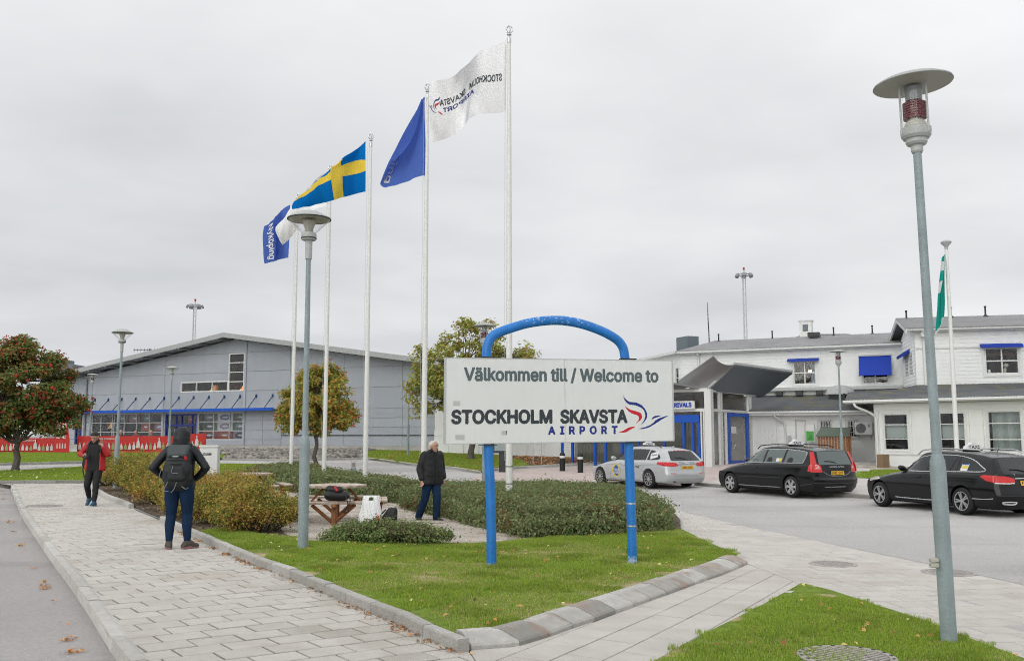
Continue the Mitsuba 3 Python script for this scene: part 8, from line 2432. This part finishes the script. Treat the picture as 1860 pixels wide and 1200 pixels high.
for i, (x, y, rx, ry, h, lab) in enumerate(SH):
    w = [[2, 3, 3, 2.6, 2], [2, 3, 3, 2, 2], [4, 3, 1.5, 1, 2], [1, 3, 3, 2.5, 3], [4, 3, 1.5, 0.8, 2], [0.6, 1.6, 4, 4, 1], [0.6, 1.6, 4, 4, 1], [1, 2, 3, 3, 1], [2, 3, 3, 2, 2]][i]
    bush('shrub', lab, 'yellow brown shrubs along the walk', x, y, rx, ry, h, 15000 if y < 22 else 10000, 0.024 if y < 22 else 0.032, YB, w, 100 + i, 110, 0.55)
GR = [(0.095, 0.12, 0.055), (0.06, 0.085, 0.038), (0.14, 0.16, 0.08), (0.105, 0.10, 0.055)]
bush('shrub', 'low dark green spreading shrub on the lawn in front of the shopping bag', None, -2.0, 15.25, 0.85, 0.48, 0.40, 16000, 0.026, [(0.10, 0.14, 0.05), (0.07, 0.105, 0.04), (0.15, 0.18, 0.075), (0.105, 0.10, 0.055)], [3, 3, 2, 1], 140, 150, 0.5, 0.25)


def hedge(lab, poly, h, n, size, seed, top=0.0, cols=GR, w=(3, 3, 2.4, 1.1)):
    """A low clipped mass: an added dark core sheet and many small leaves over its rounded top and flanks."""
    r = np.random.default_rng(seed)
    k = thing('hedge', lab, 'hedge')
    pg = Polygon(poly).buffer(0)
    x0, y0, x1, y1 = pg.bounds

    def height(xy):
        d = shapely.distance(shapely.points(xy), pg.exterior)
        e = np.sqrt(np.clip(1 - (1 - np.clip(d / 0.34, 0, 1)) ** 2, 0, 1))
        return h * (0.18 + 0.82 * e) * (0.86 + 0.34 * meshkit.fbm(np.column_stack([xy * 0.9, np.zeros(len(xy))]), 3, seed))
    step = 0.16
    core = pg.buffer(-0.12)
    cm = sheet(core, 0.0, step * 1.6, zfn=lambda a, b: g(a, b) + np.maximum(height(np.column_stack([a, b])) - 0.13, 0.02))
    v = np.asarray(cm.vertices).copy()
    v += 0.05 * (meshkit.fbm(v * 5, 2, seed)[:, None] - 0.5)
    add('inner_twigs', TM(v, cm.faces), 'mat_soil', k, smooth=True, kind='stuff')  # dark sheet added inside to block the view through the leaves
    Q = []
    while sum(map(len, Q)) < n:
        q = np.column_stack([r.uniform(x0, x1, n), r.uniform(y0, y1, n)])
        Q.append(q[shapely.contains_xy(pg, q[:, 0], q[:, 1])])
    q = np.vstack(Q)[:n]
    # more leaves on the flanks, which the eye meets side-on
    L_ = pg.exterior.length
    ns = int(n * 0.55)
    t = r.uniform(0, L_, ns)
    e = shapely.get_coordinates(shapely.line_interpolate_point(pg.exterior, t))
    cen = np.array([pg.centroid.x, pg.centroid.y])
    e = e + r.normal(0, 0.10, e.shape)
    hz = height(q)
    P1 = np.column_stack([q, g(q[:, 0], q[:, 1]) + hz + r.normal(0, 0.03, n) - np.abs(r.normal(0, 0.05, n)) + (r.random(n) < 0.05) * r.uniform(0, 0.16, n)])
    P2 = np.column_stack([e, g(e[:, 0], e[:, 1]) + r.uniform(0.0, 1.0, ns) * np.maximum(height(e), h * 0.62)])
    P = np.vstack([P1, P2])
    N = np.vstack([np.tile([0, 0, 1.0], (n, 1)), np.column_stack([e - cen, np.full(ns, 0.8)])])
    N /= np.linalg.norm(N, axis=1, keepdims=True)
    hue = meshkit.fbm(P * 1.1, 3, seed + 4)
    col = pick(cols, w, len(P), r)
    rust = (hue > 0.57) & (r.random(len(P)) < 0.28)
    col[rust] = np.array([0.22, 0.12, 0.06]) * r.uniform(0.7, 1.3, (rust.sum(), 1))
    pale = (hue < 0.50) & (r.random(len(P)) < 0.5)
    col[pale] = np.array([0.24, 0.27, 0.13]) * r.uniform(0.7, 1.2, (pale.sum(), 1))
    m, vc = leaves(P, N, size, col, 2.0, seed=seed + 9)
    add('foliage', m, 'mat_leaf', k, color=vc, kind='stuff')
    sp = []
    for p in P1[r.choice(n, 140)]:
        d = r.normal(0, 0.4, 3) + [0, 0, 1]
        sp.append(tube([p - [0, 0, 0.1], p + d * r.uniform(0.08, 0.22)], [0.004, 0.002], 4, caps=False))
    add('twig', cat(sp), 'mat_bark', k, kind='stuff')


hedge('broad low green hedge filling the ground behind the welcome board', [(-2.75, 24.3), (-2.1, 22.6), (-1.35, 21.3), (-0.75, 19.3), (0.25, 16.85), (1.2, 17.1), (2.95, 18.5), (3.25, 21.0), (3.45, 24.0), (3.1, 27.0), (1.5, 28.7), (-0.4, 28.8), (-2.2, 28.4), (-2.6, 26.5)], 0.55, 80000, 0.034, 200)
hedge('long low green hedge behind the picnic tables around the feet of the flagpoles', [(-9.6, 32.6), (-8.3, 32.0), (-6.0, 29.0), (-3.6, 26.4), (-3.0, 26.0), (-2.5, 28.3), (-3.7, 30.7), (-5.7, 34.6), (-7.4, 37.9), (-9.0, 41.4), (-9.7, 40.5), (-10.2, 36.5)], 0.56, 60000, 0.042, 230)

# ---- grass: patches of blades, each patch an instance
def tuft_patch(seed, side, n, hh, wd, dry=0.08, tone=1.0):
    r = np.random.default_rng(seed)
    b = np.column_stack([r.uniform(-side / 2, side / 2, (n, 2)), np.zeros(n)])
    a = r.uniform(0, 2 * PI, n)
    ln = hh * r.uniform(0.5, 1.25, n)
    le = r.uniform(0.1, 0.75, n)[:, None] * np.column_stack([np.cos(a), np.sin(a), 0 * a]) * ln[:, None]
    s = np.column_stack([-np.sin(a), np.cos(a), 0 * a]) * wd * r.uniform(0.7, 1.3, n)[:, None]
    m1 = b + le * 0.4 + np.column_stack([0 * a, 0 * a, ln * 0.6])
    tip = b + le + np.column_stack([0 * a, 0 * a, ln * 0.92])
    V = np.stack([b - s, b + s, m1 + s * 0.7, m1 - s * 0.7, tip], 1).reshape(-1, 3)
    i = np.arange(n)[:, None] * 5
    F = np.vstack([i + [[0, 1, 2]], i + [[0, 2, 3]], i + [[3, 2, 4]]])
    c = 0.72 * tone * pick([(0.185, 0.26, 0.038), (0.23, 0.295, 0.05), (0.13, 0.205, 0.036), (0.34, 0.29, 0.15)], [4, 3, 2, 10 * dry], n, r)
    return mikit.ply(TM(V, F), 'mat_leaf', color=np.repeat(c, 5, axis=0))


for s in range(5):
    scene[f'turf_near_{s}'] = {'type': 'shapegroup', 'blades': tuft_patch(300 + s, 0.40, (950, 900, 760, 1000, 640)[s], (0.045, 0.05, 0.036, 0.055, 0.04)[s], 0.0022, (0.04, 0.08, 0.2, 0.05, 0.3)[s], (1.0, 0.88, 1.06, 0.8, 1.0)[s])}
for s in range(3):
    scene[f'turf_dry_{s}'] = {'type': 'shapegroup', 'blades': tuft_patch(320 + s, 0.40, 420, 0.034, 0.0022, 0.45)}
    scene[f'turf_far_{s}'] = {'type': 'shapegroup', 'blades': tuft_patch(340 + s, 0.8, 900, 0.06, 0.006, 0.05)}


def np_noise(x, y, s, o):
    return meshkit.fbm(np.column_stack([x * s, y * s, np.full(len(x), o)]), 3, 1)


def sow(key, poly, off, step, kind, drybias=0.0):
    r = np.random.default_rng(len(key) + int(step * 100) + int(abs(poly.bounds[0]) * 10))
    tag(key_for(key), 'short green lawn grass', 'grass', None, 'stuff')
    root = [q for q in TAKEN if q == key or q.startswith(key + '_')]
    name = sorted(root)[-1]
    x0, y0, x1, y1 = poly.bounds
    X, Y = np.meshgrid(np.arange(x0, x1, step), np.arange(y0, y1, step))
    X, Y = X.ravel() + r.uniform(-.3, .3, X.size) * step, Y.ravel() + r.uniform(-.3, .3, X.size) * step
    inn_ = shapely.contains_xy(poly.buffer((-0.17 if key == 'front_grass' else -0.13) if kind == 'near' else -0.35), X, Y)
    X, Y = X[inn_], Y[inn_]
    Z = g(X, Y) + off
    d = np_noise(X, Y * 1.6, 0.9, 2.0) + drybias + 0.13 * np.exp(-((X - 1.6) ** 2 + (Y - 11.3) ** 2) / 1.2) * (kind == 'near')
    keep = np.ones(len(X), bool)
    for bx_, by_, br in BARE:
        keep &= (np.hypot((X - bx_) * 0.8, Y - by_) > br * 0.95) | (r.random(len(X)) < 0.25)
    X, Y, Z, d = X[keep], Y[keep], Z[keep], d[keep]
    for i in range(len(X)):
        gsel = 'turf_far_%d' % r.integers(3) if kind == 'far' else ('turf_dry_%d' % r.integers(3) if d[i] > 0.575 else 'turf_near_%d' % int(np.clip((d[i] - 0.36) / 0.20 * 5 + r.normal(0, 0.8), 0, 4)))
        sc = r.uniform(0.8, 1.25)
        scene[f'{name}__{i + 1:03d}'] = {'type': 'instance', 'shapegroup': {'type': 'ref', 'id': gsel}, 'to_world': T().translate([float(X[i]), float(Y[i]), float(Z[i])]).rotate([0, 0, 1], float(r.uniform(0, 360))).scale([1, 1, float(sc)])}
    labels[name]['label'] = {'lawn_grass': 'short green grass of the lawn under the welcome board', 'front_grass': 'short green grass of the foreground lawn round the iron cover',
                             'tree_grass': 'mown grass below the red berry tree', 'bank_grass': 'grass bank with fallen leaves in front of the hall', 'kerb_grass': 'strip of bright grass by the white terminal wall', 'terrace_grass': 'mown grass below the red banners'}[key]


sow('lawn_grass', lawn_main, 0.055, 0.28, 'near')
sow('front_grass', lawn_front, 0.02, 0.26, 'near', -0.02)
sow('tree_grass', lawn_tree.intersection(sbox(-26, 30, 0, 50)), 0.055, 0.6, 'far')
sow('bank_grass', lawn_bank, 0.085, 0.7, 'far')
sow('kerb_grass', grass3, 0.125, 0.65, 'far')
sow('terrace_grass', lawn_back.intersection(sbox(-34, 36, 0, 59)), 0.075, 0.75, 'far')

# ---- fallen leaves along the kerbs and on the lawns
def litter(key, lab, pts, size, cols, w, seed):
    r = np.random.default_rng(seed)
    P = np.asarray(pts, float)
    z = g(P[:, 0], P[:, 1]) + P[:, 2]
    m, vc = leaves(np.column_stack([P[:, :2], z]), np.tile([0, 0, 1.6], (len(P), 1)), size, pick(cols, w, len(P), r), 1.3, 0.5, seed)
    k = add(key, m, 'mat_leaf', color=vc, label=lab, cat='fallen leaves', kind='stuff')


LC_ = [(0.30, 0.14, 0.06), (0.20, 0.10, 0.05), (0.36, 0.22, 0.09), (0.12, 0.08, 0.05)]
r = np.random.default_rng(5)


def near_line(line, n, spread, off, clump=6):
    ls = LineString(line)
    out_ = []
    for _ in range(n // clump):
        t = r.uniform(0, ls.length)
        c = np.array(ls.interpolate(t).coords[0])
        for _ in range(int(r.integers(2, clump * 2))):
            out_.append([*(c + r.normal(0, spread, 2)), off])
    return out_


litter('fallen_leaves', 'brown leaves blown against the side road kerb', near_line([(x - 0.235, y - 0.135) for x, y in KERB_IN], 190, 0.035, -0.105), 0.032, LC_, [3, 3, 2, 2], 61)
litter('fallen_leaves', 'brown leaves and dirt along the lawn kerb of the left walk', near_line([(x - 0.12, y - 0.08) for x, y in PATH_R[:13]], 420, 0.05, 0.012), 0.028, LC_, [2, 4, 1, 4], 62)
q = np.column_stack([r.uniform(-4, 4.2, 900), r.uniform(7.5, 19, 900)])
q = q[shapely.contains_xy(lawn_main.union(lawn_front).buffer(-0.15), q[:, 0], q[:, 1])][:170]
litter('fallen_leaves', 'scattered yellow and brown leaves lying on the front lawns', np.column_stack([q, np.full(len(q), 0.10)]), 0.04, LC_ + [(0.45, 0.36, 0.16)], [3, 2, 3, 1, 3], 63)
q = np.column_stack([r.uniform(-8, 6, 6000), r.uniform(43, 60, 6000)])
a = q[shapely.contains_xy(leafbed, q[:, 0], q[:, 1])][:2400]
b = q[shapely.contains_xy(lawn_bank, q[:, 0], q[:, 1])][:350]
litter('fallen_leaves', 'thick brown leaf litter on the bed behind the black bollards', np.column_stack([np.vstack([a, b]), np.full(len(a) + len(b), 0.13)]), 0.10, LC_, [4, 3, 2, 2], 64)
q = np.column_stack([r.uniform(-24, -14, 2000), r.uniform(33, 46, 2000)])
q = q[shapely.contains_xy(lawn_tree, q[:, 0], q[:, 1])][:160]
litter('fallen_leaves', 'pale leaves on the grass below the berry tree', np.column_stack([q, np.full(len(q), 0.13)]), 0.07, [(0.5, 0.46, 0.25), (0.4, 0.3, 0.12)], [2, 1], 65)
q = np.column_stack([r.uniform(-14, -3.5, 5000), r.uniform(15, 32, 5000)])
q = q[shapely.contains_xy(island.difference(plaza).difference(lawn_main), q[:, 0], q[:, 1])][:2200]
litter('bark_chips', 'brown bark chips on the planting bed below the yellow shrubs', np.column_stack([q, np.full(len(q), 0.05)]), 0.035, [(0.09, 0.06, 0.04), (0.17, 0.12, 0.085), (0.05, 0.035, 0.025), (0.26, 0.2, 0.15)], [3, 2, 3, 1], 66)
q = np.column_stack([r.uniform(-3.5, 0.5, 900), r.uniform(15, 26, 900)])
q = q[shapely.contains_xy(plaza, q[:, 0], q[:, 1])][:260]
litter('fallen_leaves', 'small dry leaves on the sandy picnic ground', np.column_stack([q, np.full(len(q), 0.055)]), 0.03, LC_, [2, 3, 2, 3], 67)

# ---- the bed of broken stone along the hall
q = np.column_stack([r.uniform(-19, -7, 6000), r.uniform(49, 63, 6000)])
q = q[shapely.contains_xy(rock_poly, q[:, 0], q[:, 1])]
ico = trimesh.creation.icosphere(subdivisions=1, radius=1.0)
V, F, C, n0 = [], [], [], 0
iv, if_ = np.asarray(ico.vertices), np.asarray(ico.faces)
for i, (x, y) in enumerate(q[:2600]):
    s = r.uniform(0.05, 0.15)
    v = iv * (1 + 0.35 * (meshkit.noise(iv * 1.7 + i * 3.1, 3) - 0.5))[:, None] * s * r.uniform(0.7, 1.2, 3)
    V.append(v + [x, y, gz(x, y) + 0.08 + s * 0.25])
    F.append(if_ + n0)
    n0 += len(iv)
    C.append(np.tile(np.array([0.23, 0.215, 0.20]) * r.uniform(0.4, 1.5) * np.array([1, r.uniform(0.95, 1.02), r.uniform(0.9, 1.03)]), (len(iv), 1)))
add('rubble', TM(np.vstack(V), np.vstack(F)), 'mat_vcol', label='band of pale broken stones along the foot of the grey hall', cat='stones', kind='stuff', color=np.clip(np.vstack(C), 0, 1))
